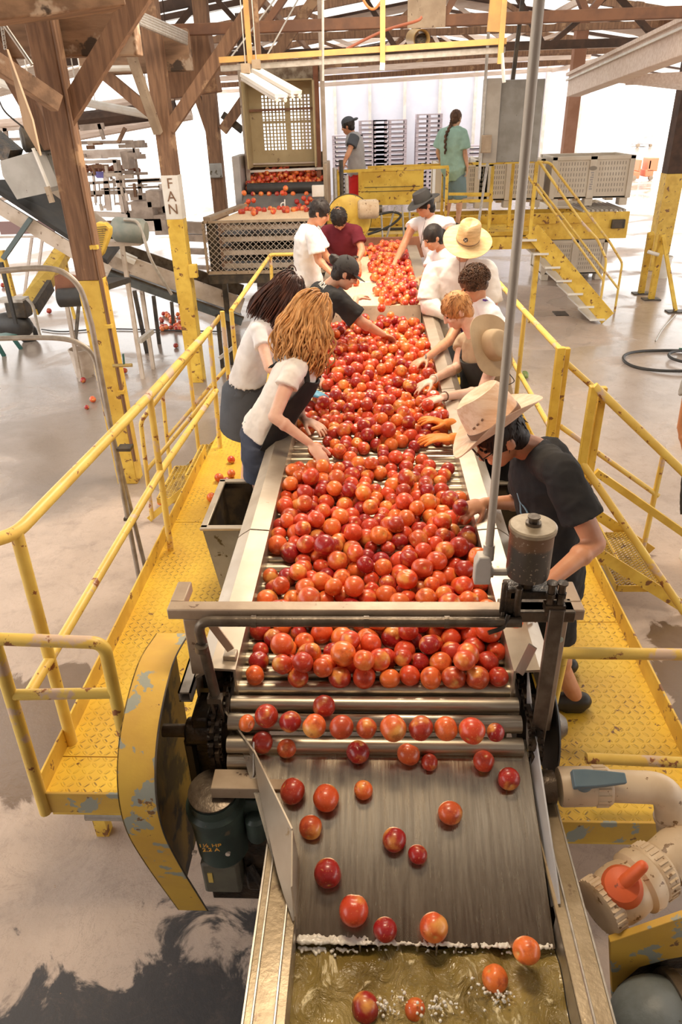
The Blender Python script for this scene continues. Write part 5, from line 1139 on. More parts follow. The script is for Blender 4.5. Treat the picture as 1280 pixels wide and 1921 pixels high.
# yellow slotted guard behind the post and dark gear motor
yg2 = thing('slotted_chain_guard', P(190, 470, y=7.6), 'yellow slotted oval chain guard behind the near left post', 'guard')
gq = [P(u, v, y=7.6) for u, v in ((172, 425), (182, 417), (196, 419), (206, 428), (206, 440), (192, 478), (180, 490), (168, 485), (166, 470))]
MB().prism(gq, (0, .10, 0)).build('guard_shell', M_yel, yg2, .008)
sl = MB()
for i in range(14): 
    p = P(174 + i * .2, 427 + i * 4, y=7.59); q = P(200 - i * .9, 425 + i * 4.2, y=7.59); sl.bar(p, q, .004, .006)
tag(sl.build('slots', M_brnpipe, bpy.data.objects['guard_shell']), kind='stuff')
gm = thing('gear_motor', P(240, 432, y=8.2), 'grey-green gear motor right of the yellow slotted guard', 'motor')
MB().lathe([(.11, 0), (.13, .03), (.13, .32), (.10, .36)], P(214, 430, y=8.2), nrm(P(255, 433, y=8.2) - P(214, 430, y=8.2)), 28).build('motor_housing', mat('dull_grey_green', (0.19, 0.21, 0.18), (0.25, 0.25, 0.21), 8, .5), gm)
MB().tube(bez([P(232, 412, y=8.1), P(256, 416, y=8.1), P(268, 440, y=8.1), P(285, 490, y=8.1), P(322, 552, y=8.3)]), .018, 8).build('grey_cable', M_galv, gm)
MB().box(P(225, 455, y=8.3), (.5, .2, .05)).build('motor_shelf', M_offw, gm)
# lower incline conveyor, cream side, descending to the right under the sorter
lc = thing('lower_incline_conveyor', (-3, 9.6, 0), 'cream sided conveyor sloping down to the right between the two left posts', 'conveyor')
a = P(196, 480, y=9.5); b = P(455, 574, y=9.9)
MB().bar(a, b, .05, .22).build('near_side', M_offw, lc, .005)
MB().bar(a + V(0, 0, -.17), b + V(0, 0, -.17), .04, .05).build('lower_lip', M_brnpipe, lc)
MB().bar(P(210, 462, y=9.9), P(455, 545, y=10.3), .05, .16).build('far_side', M_brnpipe, lc)
MB().bar(P(190, 505, y=9.6), P(452, 598, y=10.0), .45, .09).build('return_belt', mat('dark_teal_belt', (0.06, 0.07, 0.075), (0.11, 0.12, 0.12), 5, .4), lc)
MB().bar(P(165, 455, y=9.5) + V(0, 0, .05), P(255, 490, y=9.6), .3, .05).build('white_chute', M_white, lc)
for (u0, v0, u1, v1, m_) in ((228, 455, 268, 710, M_offw), (252, 545, 276, 662, M_dark), (266, 545, 288, 692, M_offw), (288, 555, 299, 645, M_dark), (322, 566, 326, 612, M_dark), (408, 590, 418, 690, M_dark), (430, 590, 440, 640, M_dark)):
    q = P(u1, v1, z=0); p = P(u0, v0, y=q[1]); MB().bar(p, V(q[0], q[1], 0), .05, .05, (0, 1, 0)).build('support_leg', m_, lc)
MB().bar(P(262, 640, y=7.9), P(285, 622, y=8.3), .05, .05).build('leg_rung', M_galv, lc)
MB().bar(P(412, 672, y=8.6), P(440, 650, y=8.6), .04, .04).build('leg_rung', M_galv, lc)
# short cross conveyor with black roll, near the bucket
sc = thing('short_cross_conveyor', P(150, 560, y=7.2), 'short low conveyor with a black end roll and crushed fruit, left of the near post', 'conveyor')
MB().cyl(P(112, 559, y=7.0), P(165, 556, y=7.0), .09, n=24).build('end_roll', M_blk, sc)
MB().hexa([P(104, 548, y=7.0), P(165, 545, y=7.0), P(245, 520, y=8.8), P(190, 520, y=8.8)] + [p - V(0, 0, .06) for p in (P(104, 548, y=7.0), P(165, 545, y=7.0), P(245, 520, y=8.8), P(190, 520, y=8.8))]).build('belt', M_blk, sc)
MB().prism([P(104, 552, y=7.05), P(102, 518, y=7.05), P(118, 512, y=7.05), P(160, 522, y=7.05), P(160, 552, y=7.05)], (0, .03, 0)).build('rusty_flap', M_rust, sc)
for (u0, v0, u1, v1, m_) in ((125, 570, 152, 715, M_offw), (148, 570, 142, 635, M_brnpipe), (133, 570, 141, 598, M_yel)):
    q = P(u1, v1, z=0); p = P(u0, v0, y=q[1]); MB().bar(p, V(q[0], q[1], 0), .045, .045, (0, 1, 0)).build('support_leg', m_, sc)
# yellow incline frame and portable unit
yi = thing('yellow_incline_frame', P(60, 560, y=10.5), 'broad yellow inclined chute beam at the far left', 'chute')
MB().hexa([P(40, 558, y=9.4), P(68, 575, y=9.4), P(132, 462, y=11), P(108, 455, y=11)] + [p - V(0, 0, .12) for p in (P(40, 558, y=9.4), P(68, 575, y=9.4), P(132, 462, y=11), P(108, 455, y=11))]).build('chute_beam', M_yel, yi)
MB().bar(P(66, 580, y=9.4), P(95, 535, y=10), .06, .16).build('dark_underside', M_dark, yi)
MB().bar(P(110, 455, y=10.8), P(135, 455, y=10.8), .08, .05).build('top_bar', M_yel, yi)
MB().bar(P(118, 458, y=10.8), P(132, 555, y=10.8), .05, .05, (0, 1, 0)).build('support_post', M_yel, yi)
MB().bar(P(0, 470, y=9.8), P(22, 555, y=9.8), .10, .08, (0, 1, 0)).build('support_post', M_yel, yi)
pu_ = thing('portable_pump_cart', P(40, 625, z=0), 'wheeled portable machine with black tank and tyre at the far left', 'cart')
cc = P(52, 625, z=.13)
MB().lathe([(.09, -.05), (.15, -.045), (.16, -.02), (.16, .02), (.15, .045), (.09, .05)], cc, (.5, -1, 0), 28).build('tyre', M_blk, pu_)
MB().cyl(cc - V(-.03, .06, 0), cc + V(-.03, .06, 0), .08, n=20).build('wheel_rim', M_white, pu_)
MB().cap(P(10, 608, y=9.0), P(40, 612, y=9.0), .15, .15).build('air_tank', M_blk, pu_)
MB().box(P(35, 578, y=9.0), (.26, .2, .22)).build('engine_block', M_dark, pu_, .02)
MB().box(P(24, 562, y=9.0), (.34, .2, .04)).build('top_plate', M_galv, pu_)
MB().tube(bez([P(50, 560, y=8.9), P(62, 575, y=8.9), P(70, 610, y=8.9), P(76, 632, y=8.9)]), .02, 8).build('handle_tube', M_galv, pu_)
MB().bar(P(2, 492, y=8.8), P(30, 608, y=8.8), .04, .04, (0, 1, 0)).build('dark_pole', M_blk, pu_)
sl_ = thing('teal_step_ladder', P(10, 668, z=0), 'teal green step stool at the far left edge', 'ladder')
for (u0, v0, u1, v1) in ((-8, 590, 40, 655), (-8, 640, 8, 668)):
    q = P(u1, v1, z=0); p = P(u0, v0, y=q[1] - .05); MB().bar(p, q, .06, .03, (0, 1, 0)).build('side_rail', M_teal, sl_)
MB().bar(P(-10, 632, y=7.9), P(22, 628, y=8.1), .2, .03).build('step', M_teal, sl_)
# packing machinery behind, bright and thin: frames, rolls of fruit, pipes
pk = thing('packing_machine', (-5.5, 13, 0), 'distant pale tubular packing machine frame in glare between the left posts', 'machine')
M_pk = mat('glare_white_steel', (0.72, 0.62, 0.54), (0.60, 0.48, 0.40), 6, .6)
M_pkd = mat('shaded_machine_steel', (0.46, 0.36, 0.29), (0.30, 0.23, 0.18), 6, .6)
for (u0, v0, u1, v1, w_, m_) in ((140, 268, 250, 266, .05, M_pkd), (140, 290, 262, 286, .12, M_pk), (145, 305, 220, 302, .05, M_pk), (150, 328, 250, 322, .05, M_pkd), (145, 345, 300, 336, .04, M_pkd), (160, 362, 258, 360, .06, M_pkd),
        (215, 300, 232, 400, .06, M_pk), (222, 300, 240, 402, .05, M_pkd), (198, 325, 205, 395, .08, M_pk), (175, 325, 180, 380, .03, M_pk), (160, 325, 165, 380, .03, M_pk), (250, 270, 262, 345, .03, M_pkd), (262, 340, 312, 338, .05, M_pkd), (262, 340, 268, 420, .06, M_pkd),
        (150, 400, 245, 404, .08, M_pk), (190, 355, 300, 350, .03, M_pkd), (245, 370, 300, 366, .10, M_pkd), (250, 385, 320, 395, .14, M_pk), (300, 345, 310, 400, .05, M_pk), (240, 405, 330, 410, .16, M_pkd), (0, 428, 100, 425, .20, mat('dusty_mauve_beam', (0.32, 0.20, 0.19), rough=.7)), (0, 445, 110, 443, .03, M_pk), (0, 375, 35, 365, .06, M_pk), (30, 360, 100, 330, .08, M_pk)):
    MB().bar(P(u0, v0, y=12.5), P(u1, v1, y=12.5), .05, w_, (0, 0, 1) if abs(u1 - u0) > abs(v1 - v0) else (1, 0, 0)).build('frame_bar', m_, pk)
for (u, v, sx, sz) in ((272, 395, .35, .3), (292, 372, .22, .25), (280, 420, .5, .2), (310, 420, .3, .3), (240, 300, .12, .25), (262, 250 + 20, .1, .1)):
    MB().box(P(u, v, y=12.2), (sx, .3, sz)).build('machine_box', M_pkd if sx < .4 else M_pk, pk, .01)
rk = np.random.default_rng(33)
for i in range(70):
    u = rk.uniform(138, 325); v = rk.choice([272, 292, 312, 330, 348, 366, 385, 402, 416]) + rk.normal() * 3
    if v < 330 and u > 262: continue
    yy = rk.uniform(11.9, 13.4); L = rk.uniform(8, 45); m_ = (M_pk, M_pkd, M_offw, M_wood)[rk.integers(4)]
    if rk.random() < .6: MB().bar(P(u, v, y=yy), P(u + L, v - L * .03, y=yy), .05, rk.uniform(.02, .07)).build('frame_bar', m_, pk) if i < 60 else None
    elif i < 60: MB().bar(P(u, v, y=yy), P(u + 3, v + L * .6, y=yy), .04, .04, (1, 0, 0)).build('frame_bar', m_, pk)
fp_ = MB()
for i in range(60): c = P(rk.uniform(150, 262), 316 + rk.normal() * 2.5, y=12.6 + rk.random() * .4); fp_.ell(c, .04, nu=8, nv=6)
tag(fp_.build('distant_fruit', M_rust, pk), kind='stuff')
for i in range(9): MB().tube([P(150 + i * 9, 345, y=13.6), P(153 + i * 9, 385, y=13.6)], .012, 5).build('grille_rod', M_pkd, pk)
for (u0, v0, u1, v1, w_) in ((330, 425, 385, 428, .16), (340, 445, 390, 447, .10), (330, 470, 388, 472, .08), (345, 500, 395, 502, .05)):
    MB().bar(P(u0, v0, y=11.3), P(u1, v1, y=11.3), .1, w_).build('rear_rail', M_pkd, pk)
for u in (60, 80): MB().bar(P(u, 445, y=12.5), P(u - 15, 560, y=12.5), .04, .04, (1, 0, 0)).build('pale_leg', M_pk, pk)
pg = thing('packing_gantry', (-5.8, 11.8, 0), 'distant brown cross beams and roll stands above the upper left conveyor', 'machine')
for (u0, v0, u1, v1, w_, m_) in ((0, 240, 95, 232, .10, M_pk), (0, 262, 130, 258, .04, M_pkd), (10, 240, 14, 300, .06, M_pkd), (150, 240, 195, 236, .08, M_pkd), (186, 232, 195, 262, .05, M_pkd), (235, 240, 222, 268, .05, M_wood)):
    MB().bar(P(u0, v0, y=11.8), P(u1, v1, y=11.8), .05, w_, (0, 0, 1) if abs(u1 - u0) > abs(v1 - v0) else (1, 0, 0)).build('gantry_bar', m_, pg)
MB().prism([P(172, 322, y=12.47), P(194, 322, y=12.47), P(194, 334, y=12.47), P(182, 334, y=12.47)], (0, .02, 0)).build('purple_sheet', mat('purple_sheet', (0.20, 0.18, 0.50), rough=.6), pk)

# ---------------------------------------------------------------- far yard
def pallets(x, y, w, h, label):
    t = thing('pallet_stack', (x, y, 0), label, 'pallets'); n = int(h / .16)
    m = MB()
    for i in range(n):
        z = i * .16; m.bb(V(x - w / 2, y, z + .11), V(x + w / 2, y + 1, z + .15)); m.bb(V(x - w / 2, y, z), V(x + w / 2, y + 1, z + .02))
        for k in (-1, 0, 1): m.bb(V(x + k * (w / 2 - .05) - .05, y, z + .02), V(x + k * (w / 2 - .05) + .05, y + 1, z + .11))
    m.build('stacked_pallets', M_pal, t); return t
for i, (u, w, h, lb) in enumerate(((652, 1.2, 2.5, 'pallet stack in the yard behind the worker with grey shirt'), (700, 1.1, 2.9, 'pale pallet stack in the yard, second from the left'), (732, 1.3, 3.0, 'bluish pallet stack in the yard, centre'), (805, 1.0, 3.1, 'tall narrow pallet stack in the yard left of the green-shirted woman'), (880, 1.3, 2.0, 'low pallet stack in the yard right of the green-shirted woman'))):
    pallets(P(u, 260, y=31)[0], 31, w, h, lb)
fk_ = thing('forklift', P(1215, 338, z=0), 'orange forklift parked outside in the glare at the right', 'vehicle')
YK = P(1215, 338, z=0)[1]
M_fk = mat('sunlit_orange_enamel', (0.80, 0.28, 0.14), rough=.5)
for (u0, v0, u1, v1, m_) in ((1184, 322, 1202, 336, M_fk), (1198, 300, 1206, 322, M_fk), (1214, 296, 1238, 322, M_fk), (1210, 318, 1228, 332, M_fk), (1216, 300, 1224, 318, M_lav)):
    a = P(u0, v1, y=YK); b = P(u1, v0, y=YK); MB().bb(a, b + V(0, .8, 0)).build('body_panel', m_, fk_, .03)
for u in (1190, 1222): c = P(u, 334, y=YK - .1); MB().cyl(c, c + V(0, .2, 0), c[2], n=20).build('wheel', M_tanst, fk_)
YT = P(1210, 276, z=0)[1]; pj_ = thing('parked_trailer', P(1210, 276, z=0), 'pale grey parked trailer far outside in the glare, upper right', 'vehicle')
a = P(1192, 272, y=YT); b = P(1228, 246, y=YT); MB().bb(a, b + V(0, 2.0, 0)).build('trailer_box', mat('hazy_grey', (0.50, 0.47, 0.48), (0.75, 0.73, 0.73), 2, .7), pj_, .05)
for u in (1198, 1222): c = P(u, 273, y=YT - .1); MB().cyl(c, c + V(0, .3, 0), max(c[2], .1), n=16).build('wheel', M_tanst, pj_)

# ---------------------------------------------------------------- things on the floor
def ring_hose(cu, cv, label):
    c = P(cu, cv, z=.03); 
    t = thing('floor_hose', c, label, 'hose')
    M_h = M_blk; r = .62
    MB().tube([c + V(math.cos(a) * r * 1.05, math.sin(a) * r * .8, .01 * math.sin(3 * a)) for a in [math.pi * 2 * k / 48 for k in range(49)]], .02, 8).build('outer_loop', M_h, t)
    MB().tube([c + V(.30, .05, 0) + V(math.cos(a) * .32, math.sin(a) * .3, .03) for a in [math.pi * 2 * k / 40 for k in range(34)]], .02, 8).build('inner_loop', M_h, t)
    MB().tube(bez([c + V(.25, .45, .02), c + V(.6, .35, .02), c + V(1.4, .5, .02)]), .02, 8).build('hose_tail', mat('green_hose', (0.05, 0.14, 0.10), rough=.4), t)
ring_hose(1262, 676, 'coiled dark green hose lying on the wet floor at the right edge')
tag(MB().tube(bez([P(1230, 640, z=.01), P(1245, 615, z=.01), P(1268, 590, z=.01)]), .012, 6).build('thin_cable', M_galv), 'thin cable lying on the floor above the hose coil', 'cable')
a = P(1052, 588, z=.005); tag(MB().box(a, (.22, .3, .012)).build('drain_cover', M_dark), 'small dark drain cover in the floor near the back stairs', 'drain')
tag(MB().tube(bez([P(78, 618, z=.02), P(120, 622, z=.02), P(200, 617, z=.02), P(330, 620, z=.02), P(420, 622, z=.02)]), .012, 6).build('floor_cable', M_blk), 'thin dark cable across the floor behind the left posts', 'cable')
v_ = thing('brass_tap', P(235, 686, y=6.05), 'small brass valve with green lever on the near left post', 'tap')
MB().tube([P(212, 686, y=6.02), P(248, 685, y=6.02)], .016, 10).build('valve_body', mat('brass', (0.45, 0.32, 0.12), rough=.4, metal=.6), v_)
MB().bar(P(233, 684, y=6.02), P(231, 664, y=6.02), .012, .02, (0, 1, 0)).build('green_lever', M_teal, v_)
# ================================================================ nectarines
def fruit_mesh(nu, nv, seed):
    r_ = np.random.default_rng(seed); vs = []; fs = []; st = []
    sx, sy, sz = 1 + r_.normal() * .03, 1 + r_.normal() * .03, .95 + r_.normal() * .03
    for i in range(nv + 1):
        t = math.pi * i / nv
        for j in range(nu):
            p = 2 * math.pi * j / nu
            d = min(p, 2 * math.pi - p)
            r = 1 - .075 * math.exp(-(d / .30) ** 2) * math.sin(t) ** .5 + .02 * math.exp(-((d - .6) / .35) ** 2)
            x, y, z = r * math.sin(t) * math.cos(p) * sx, r * math.sin(t) * math.sin(p) * sy, math.cos(t) * sz
            z -= .20 * math.exp(-(t / .28) ** 2); z += .05 * math.exp(-((math.pi - t) / .3) ** 2)
            vs.append((x, y, z)); st.append(1.0 if t < .10 else .0)
    for i in range(nv):
        for j in range(nu): k = (j + 1) % nu; fs.append((i * nu + j, (i + 1) * nu + j, (i + 1) * nu + k, i * nu + k))
    return np.array(vs), fs, st
FR = []
for s_ in range(5):
    vs, fs, st_ = fruit_mesh(24, 16, s_)
    me = bpy.data.meshes.new('nectarine'); me.from_pydata([tuple(v * .0375) for v in vs], [], fs); me.shade_smooth()
    at = me.attributes.new('stem', 'FLOAT', 'POINT'); at.data.foreach_set('value', st_)
    me.materials.append(M_peach); FR.append(me)
def rrot(r_=rng):
    q = r_.normal(size=4); q /= np.linalg.norm(q); w, x, y, z = q
    return np.array([[1 - 2 * (y * y + z * z), 2 * (x * y - z * w), 2 * (x * z + y * w)], [2 * (x * y + z * w), 1 - 2 * (x * x + z * z), 2 * (y * z - x * w)], [2 * (x * z - y * w), 2 * (y * z + x * w), 1 - 2 * (x * x + y * y)]])
FCOUNT = 0
def fruit(c, r, label, group=None):
    global FCOUNT
    o = bpy.data.objects.new('nectarine', FR[FCOUNT % 5]); COL.objects.link(o); FCOUNT += 1
    R = rrot() * (r / .0375); m = Matrix.Identity(4)
    for i in range(3):
        for j in range(3): m[i][j] = R[i, j]
        m[i][3] = c[i]
    o.matrix_world = m; return tag(o, label, 'fruit', group)
LV, LF, LS = fruit_mesh(14, 10, 99)
def fruit_stuff(name, cs, rs, label, floor=None):
    vs = []; fs = []; tn = []; st = []; n = len(LV)
    cs = np.array(cs)
    for k, (c, r) in enumerate(zip(cs, rs)):
        vs.append((LV * r) @ rrot().T + c); fs += [tuple(i + k * n for i in f) for f in LF]; tn += [rng.random()] * n; st += LS
    vs = np.concatenate(vs); org = V(cs[:, 0].mean(), cs[:, 1].mean(), vs[:, 2].min()); vs = vs - org
    me = bpy.data.meshes.new(name); me.from_pydata([tuple(v) for v in vs], [], fs); me.shade_smooth()
    a = me.attributes.new('tone', 'FLOAT', 'POINT'); a.data.foreach_set('value', tn)
    a = me.attributes.new('stem', 'FLOAT', 'POINT'); a.data.foreach_set('value', st)
    me.materials.append(M_peach); o = bpy.data.objects.new(name, me); COL.objects.link(o); o.location = org
    return tag(o, label, 'fruit', kind='stuff')

# settle the crowd on the rollers: simple sphere relaxation
def settle(c, r, floor, xmin, xmax, ymin, ymax, it=70, fixed=None):
    n = len(c)
    for k in range(it):
        g = .0035 if k < it * .7 else .001
        c[:, 2] -= g
        d = c[:, None, :] - c[None, :, :]; dist = np.sqrt((d ** 2).sum(-1)) + 1e-9; R = r[:, None] + r[None, :]
        ov = np.maximum(R * .985 - dist, 0); np.fill_diagonal(ov, 0)
        mv = (d / dist[..., None] * ov[..., None] * .42).sum(1)
        c += np.clip(mv, -.012, .012)
        c[:, 2] = np.maximum(c[:, 2], floor + r)
        c[:, 0] = np.clip(c[:, 0], xmin + r, xmax - r); c[:, 1] = np.clip(c[:, 1], ymin, ymax)
    return c
pr_ = np.random.default_rng(21)
cand = []
def dens(x, y):
    g = 1.0
    for (cx, cy, rx, ry, a) in ((.36, 3.50, .16, .22, 1.1), (-.28, 3.42, .20, .10, .95), (-.42, 5.0, .10, .30, .8), (-.44, 4.55, .10, .16, .8), (-.40, 5.85, .12, .3, .5), (-.5, 4.3, .10, .1, .6)):
        g -= a * math.exp(-((x - cx) / rx) ** 2 - ((y - cy) / ry) ** 2)
    return g * (1.12 if y < 3.2 else 1.2)
area_ = .9 * (6.28 - 1.76); N_ = int(area_ / .00515 * 1.12)
while len(cand) < N_:
    x, y = pr_.uniform(-.42, .42), pr_.uniform(1.74, 6.26)
    if pr_.random() * 1.3 < dens(x, y): cand.append((x, y, BZ + .04 + pr_.random() * .16))
cc = np.array(cand); rad = np.clip(pr_.normal(.0388, .0036, len(cc)), .029, .046)
cc = settle(cc, rad, BZ - .006, -.458, .458, 1.765, 6.29)
order = np.argsort(cc[:, 1])
NI = 243
for i in order[:NI]: fruit(cc[i], rad[i], 'glossy red-orange nectarine in the crowd on the near half of the rollers', 'nectarines crowded on the near rollers')
fruit_stuff('nectarine_pile', cc[order[NI:]], rad[order[NI:]], 'mass of nectarines covering the far half of the rollers')
# front row and loose fruit
row = [(463, 1357, .026), (500, 1343, .037), (545, 1354, .034), (590, 1362, .036), (641, 1364, .038), (688, 1366, .034), (738, 1366, .041), (790, 1366, .038), (837, 1367, .036), (886, 1371, .041), (930, 1374, .029), (608, 1325, .036)]
names = ['leftmost, small and dark', 'second from the left', 'third from the left', 'fourth from the left', 'fifth from the left, deep red with yellow', 'sixth from the left, yellow-orange', 'large, seventh from the left', 'eighth from the left with clear cleft', 'ninth from the left', 'large pale orange, second from the right', 'rightmost, small greenish orange', 'riding up above the first row']
for (u, v, r), nm in zip(row, names): fruit(P(u, v, z=BZ + r * .9), r, 'nectarine in the front row on the rollers, ' + nm)
def chute_pt(u, v, r, lift=0):
    d = RM @ np.array([u - 640.0, v - 960.5, FPX]); s_ = (1.345 - 1.13) / (1.62 - 1.09); off = r / math.cos(math.atan(s_)) + lift
    # z = 1.13 + (y-1.09)*s_ + off
    t = (1.13 - 1.09 * s_ + off - CAM[2]) / (d[2] - s_ * d[1]); return CAM + d * t
ch_ = [(493, 1393, .037, 'at the top left corner of the steel chute'), (538, 1404, .032, 'just right of the corner one at the top left of the chute'), (672, 1411, .038, 'at the chute top below the middle of the front row'), (767, 1415, .036, 'leaving the rollers right of centre'), (806, 1430, .027, 'small, touching a bigger one at the chute top'), (908, 1428, .034, 'pale double-lobed, near the upper right of the chute'), (955, 1461, .035, 'dark red, against the right guard strip'),
       (549, 1484, .041, 'red, against the left deflector'), (612, 1497, .043, 'large, cleft facing up, upper left of the chute'), (682, 1482, .030, 'small, alone below the chute top'), (583, 1552, .036, 'under the pair on the left of the chute'), (740, 1575, .036, 'orange, in the middle of the chute'), (784, 1603, .029, 'small dark red one touching the orange one mid-chute'), (845, 1525, .037, 'alone on the right half of the chute'), (615, 1638, .041, 'orange-red, low on the left of the chute'), (664, 1708, .042, 'bright red, near the water on the left'), (723, 1744, .033, 'small striped, just above the waterline'), (814, 1740, .040, 'dark red with yellow stripe, at the waterline')]
for u, v, r, nm in ch_: fruit(chute_pt(u, v, r), r * .97, 'nectarine ' + nm)
fruit(P(988, 1783, z=1.19), .036, 'nectarine dropping off the right end of the chute')
fruit(P(929, 1836, z=1.13), .034, 'nectarine splashing into the water on the right')
fruit(P(685, 1890, z=1.12), .036, 'red nectarine floating in the water at the bottom')
fruit(P(780, 1895, z=1.10), .028, 'yellow nectarine half sunk in the water at the bottom')
# splashes
sp_ = MB()
for (u, v, n_, s_) in ((925, 1868, 60, .03), (722, 1893, 40, .022), (820, 1895, 50, .028), (745, 1880, 16, .03)):
    c = P(u, v, z=1.115)
    for k in range(n_): sp_.ell(c + V(rng.normal() * s_, rng.normal() * s_ * .5, abs(rng.normal()) * .018), .0015 + rng.random() * .0045, nu=6, nv=4)
so_ = sp_.build('splash_drops', M_foam); q_ = so_.modifiers.new('remesh', 'REMESH'); q_.mode = 'VOXEL'; q_.voxel_size = .002; q_.use_smooth_shade = True
tag(so_, 'white splash drops around the fruit in the water', 'water', kind='stuff')
fruit(P(864, 952, y=2.69), .037, 'nectarine held by the worker in the palm-leaf hat')
fruit(P(968, 1178, y=1.98), .034, 'nectarine in the near hand under the crossbar')
# fallen fruit
for u, v, z, r, lb in ((397, 933, .65, .036, 'dark nectarine on the left walkway beside the hopper'), (411, 896, .65, .036, 'orange nectarine on the left walkway by the toe board'), (425, 902, .65, .030, 'small nectarine on the left walkway, front of the trio'), (434, 888, .65, .033, 'nectarine on the left walkway nearest the girl'), (434, 862, .65, .032, 'split nectarine farthest along the left walkway'),
        (174, 749, 0, .042, 'red nectarine on the wet floor left of the near post'), (163, 764, 0, .03, 'orange fruit piece on the wet floor left of the near post'), (234, 750, 0, .042, 'nectarine on the floor just right of the near post'), (234, 695, 0, .04, 'nectarine on the floor below the brass tap'), (156, 713, 0, .04, 'nectarine at the foot of the short conveyor leg'), (92, 583, 0, .05, 'lone nectarine far back on the left floor'), (330, 648, 0, .04, 'nectarine on the wet floor right of the conveyor legs'), (301, 942, 0.02, .03, 'dark nectarine under the left steps'), (5, 535, 0, .05, 'nectarine at the far left edge')):
    c = P(u, v, z=z + r); fruit(c, r, lb)
tag(MB().ell(P(985, 703, z=.07), (.05, .09, .05), nu=20, nv=14).build('green_fruit', mat('green_fruit_skin', (0.10, 0.20, 0.04), (0.22, 0.22, 0.06), 20, .35)), 'green melon-like fruit on the floor behind the right rail', 'fruit')
# upper belt stream and feed pile, one mass each
cs = []; 
while len(cs) < 330:
    x, y = pr_.uniform(-.2, .43), pr_.uniform(6.45, 9.4)
    lim = .14 - .10 * (y - 6.5) / 2.6 if y < 9.0 else -.1
    if x > lim + pr_.normal() * .05: cs.append((x, y, UZ + .04 + pr_.random() * .12))
cs = np.array(cs); rs = np.clip(pr_.normal(.0375, .003, len(cs)), .03, .045); cs = settle(cs, rs, UZ, -.34, .43, 6.42, 9.5, 50)
ex = [(668, 530, UZ + .035), (672, 516, UZ + .035), (695, 497, UZ + .035), (697, 505, UZ + .035), (716, 578, UZ + .03), (728, 567, UZ + .03), (733, 592, UZ - .05), (700, 488, UZ + .035)]
cs = np.concatenate([cs, np.array([P(u, v, z=z) for u, v, z in ex])]); rs = np.concatenate([rs, np.full(len(ex), .037)])
fruit_stuff('nectarine_pile', cs, rs, 'stream of nectarines along the right side of the cream belt')
q = []; rq = []
for i in range(300):
    x = pr_.uniform(A2[0] + .04, B2[0] - .04); y = YF + pr_.uniform(.42, .92); z = rz + .03 + (.26 * math.exp(-((x - (A2[0] + B2[0]) / 2) / .7) ** 2)) * (y - YF - .2) / .7 * pr_.random() ** .4
    q.append((x, y, z)); rq.append(.037)
q = settle(np.array(q), np.array(rq), rz - .04, A2[0], B2[0], YF + .4, YF + .93, 30)
ex = []
for (u, v) in ((536, 353), (530, 362), (458, 362), (466, 378), (462, 385), (570, 372), (576, 380), (582, 373), (557, 378), (562, 386), (588, 379), (476, 376)): ex.append(P(u, v, y=YF - .03))
for k in range(9): ex.append(P(475 + k * 15 + (k > 5) * 10, 364, y=YF + .24))
for k in range(34): ex.append(V(pr_.uniform(A1[0] + .05, B1[0]), YS + pr_.uniform(.35, .85), tz + .055))
q = np.concatenate([q, np.array(ex)])
fruit_stuff('nectarine_pile', q, [.037] * len(q), 'heap of nectarines under the tipped bin and on the feed plate')
lw = []
for k in range(40): lw.append(P(pr_.uniform(300, 345), pr_.uniform(588, 618), z=.04))
fruit_stuff('discarded_nectarines', lw, [.04] * len(lw), 'dull discarded nectarines on the floor between the left posts')
# ================================================================ people
def lerp(a, b, t): return np.array(a, float) * (1 - t) + np.array(b, float) * t
def remesh(o, vox, smooth=3, fold=0.0, fs=.10):
    m = o.modifiers.new('remesh', 'REMESH'); m.mode = 'VOXEL'; m.voxel_size = vox; m.use_smooth_shade = True
    s = o.modifiers.new('smooth', 'SMOOTH'); s.iterations = smooth; s.factor = .5
    if fold:
        key = 'cloth_folds_%d' % int(fs * 1000)
        tx = bpy.data.textures.get(key)
        if tx is None: tx = bpy.data.textures.new(key, 'CLOUDS'); tx.noise_scale = fs; tx.noise_depth = 2
        d = o.modifiers.new('folds', 'DISPLACE'); d.texture = tx; d.texture_coords = 'LOCAL'; d.strength = fold; d.mid_level = .5
    return o
TW = [(-.16, .085, .075), (-.06, .150, .110), (.06, .160, .115), (.22, .145, .102), (.40, .135, .095), (.62, .150, .108), (.80, .155, .108), (.92, .125, .085), (.99, .07, .065)]
class Body:
    def __init__(s, **k): s.__dict__.update(k)
    def spine(s, t):
        a, b, c = s.pel, s.chest, s.neck
        t2 = t / .62 if t < .62 else None
        # quadratic through the three points at 0, .62, 1
        l0 = (t - .62) * (t - 1) / (.62); l1 = t * (t - 1) / (.62 * (.62 - 1)); l2 = t * (t - .62) / (1 - .62)
        return a * l0 + b * l1 + c * l2
    def axes(s, t):
        r = nrm(lerp(s.hr, s.sr, min(max(t, 0), 1))); u = nrm(s.spine(t + .05) - s.spine(t - .05)); r = nrm(r - u * (r @ u)); return r, u, np.cross(u, r)
    def ring(s, t, w, d, n=28, a0=0, a1=2 * math.pi, off=0):
        r, u, f = s.axes(t); c = s.spine(t) + f * off
        k = n if abs(a1 - a0 - 2 * math.pi) < 1e-6 else n - 1
        return [c + r * w * math.cos(a0 + (a1 - a0) * i / k) + f * d * math.sin(a0 + (a1 - a0) * i / k) for i in range(n)]
    def wd(s, t):
        x = [q[0] for q in TW]; return np.interp(t, x, [q[1] for q in TW]) * s.build_, np.interp(t, x, [q[2] for q in TW]) * s.build_
    def torso(s, m, ts, inf=0.0, flare=0.0):
        rg = []
        for i, t in enumerate(ts):
            w, d = s.wd(t); e = inf + flare * (1 - i / (len(ts) - 1)); rg.append(s.ring(t, w + e, d + e))
        return m.loft(rg)
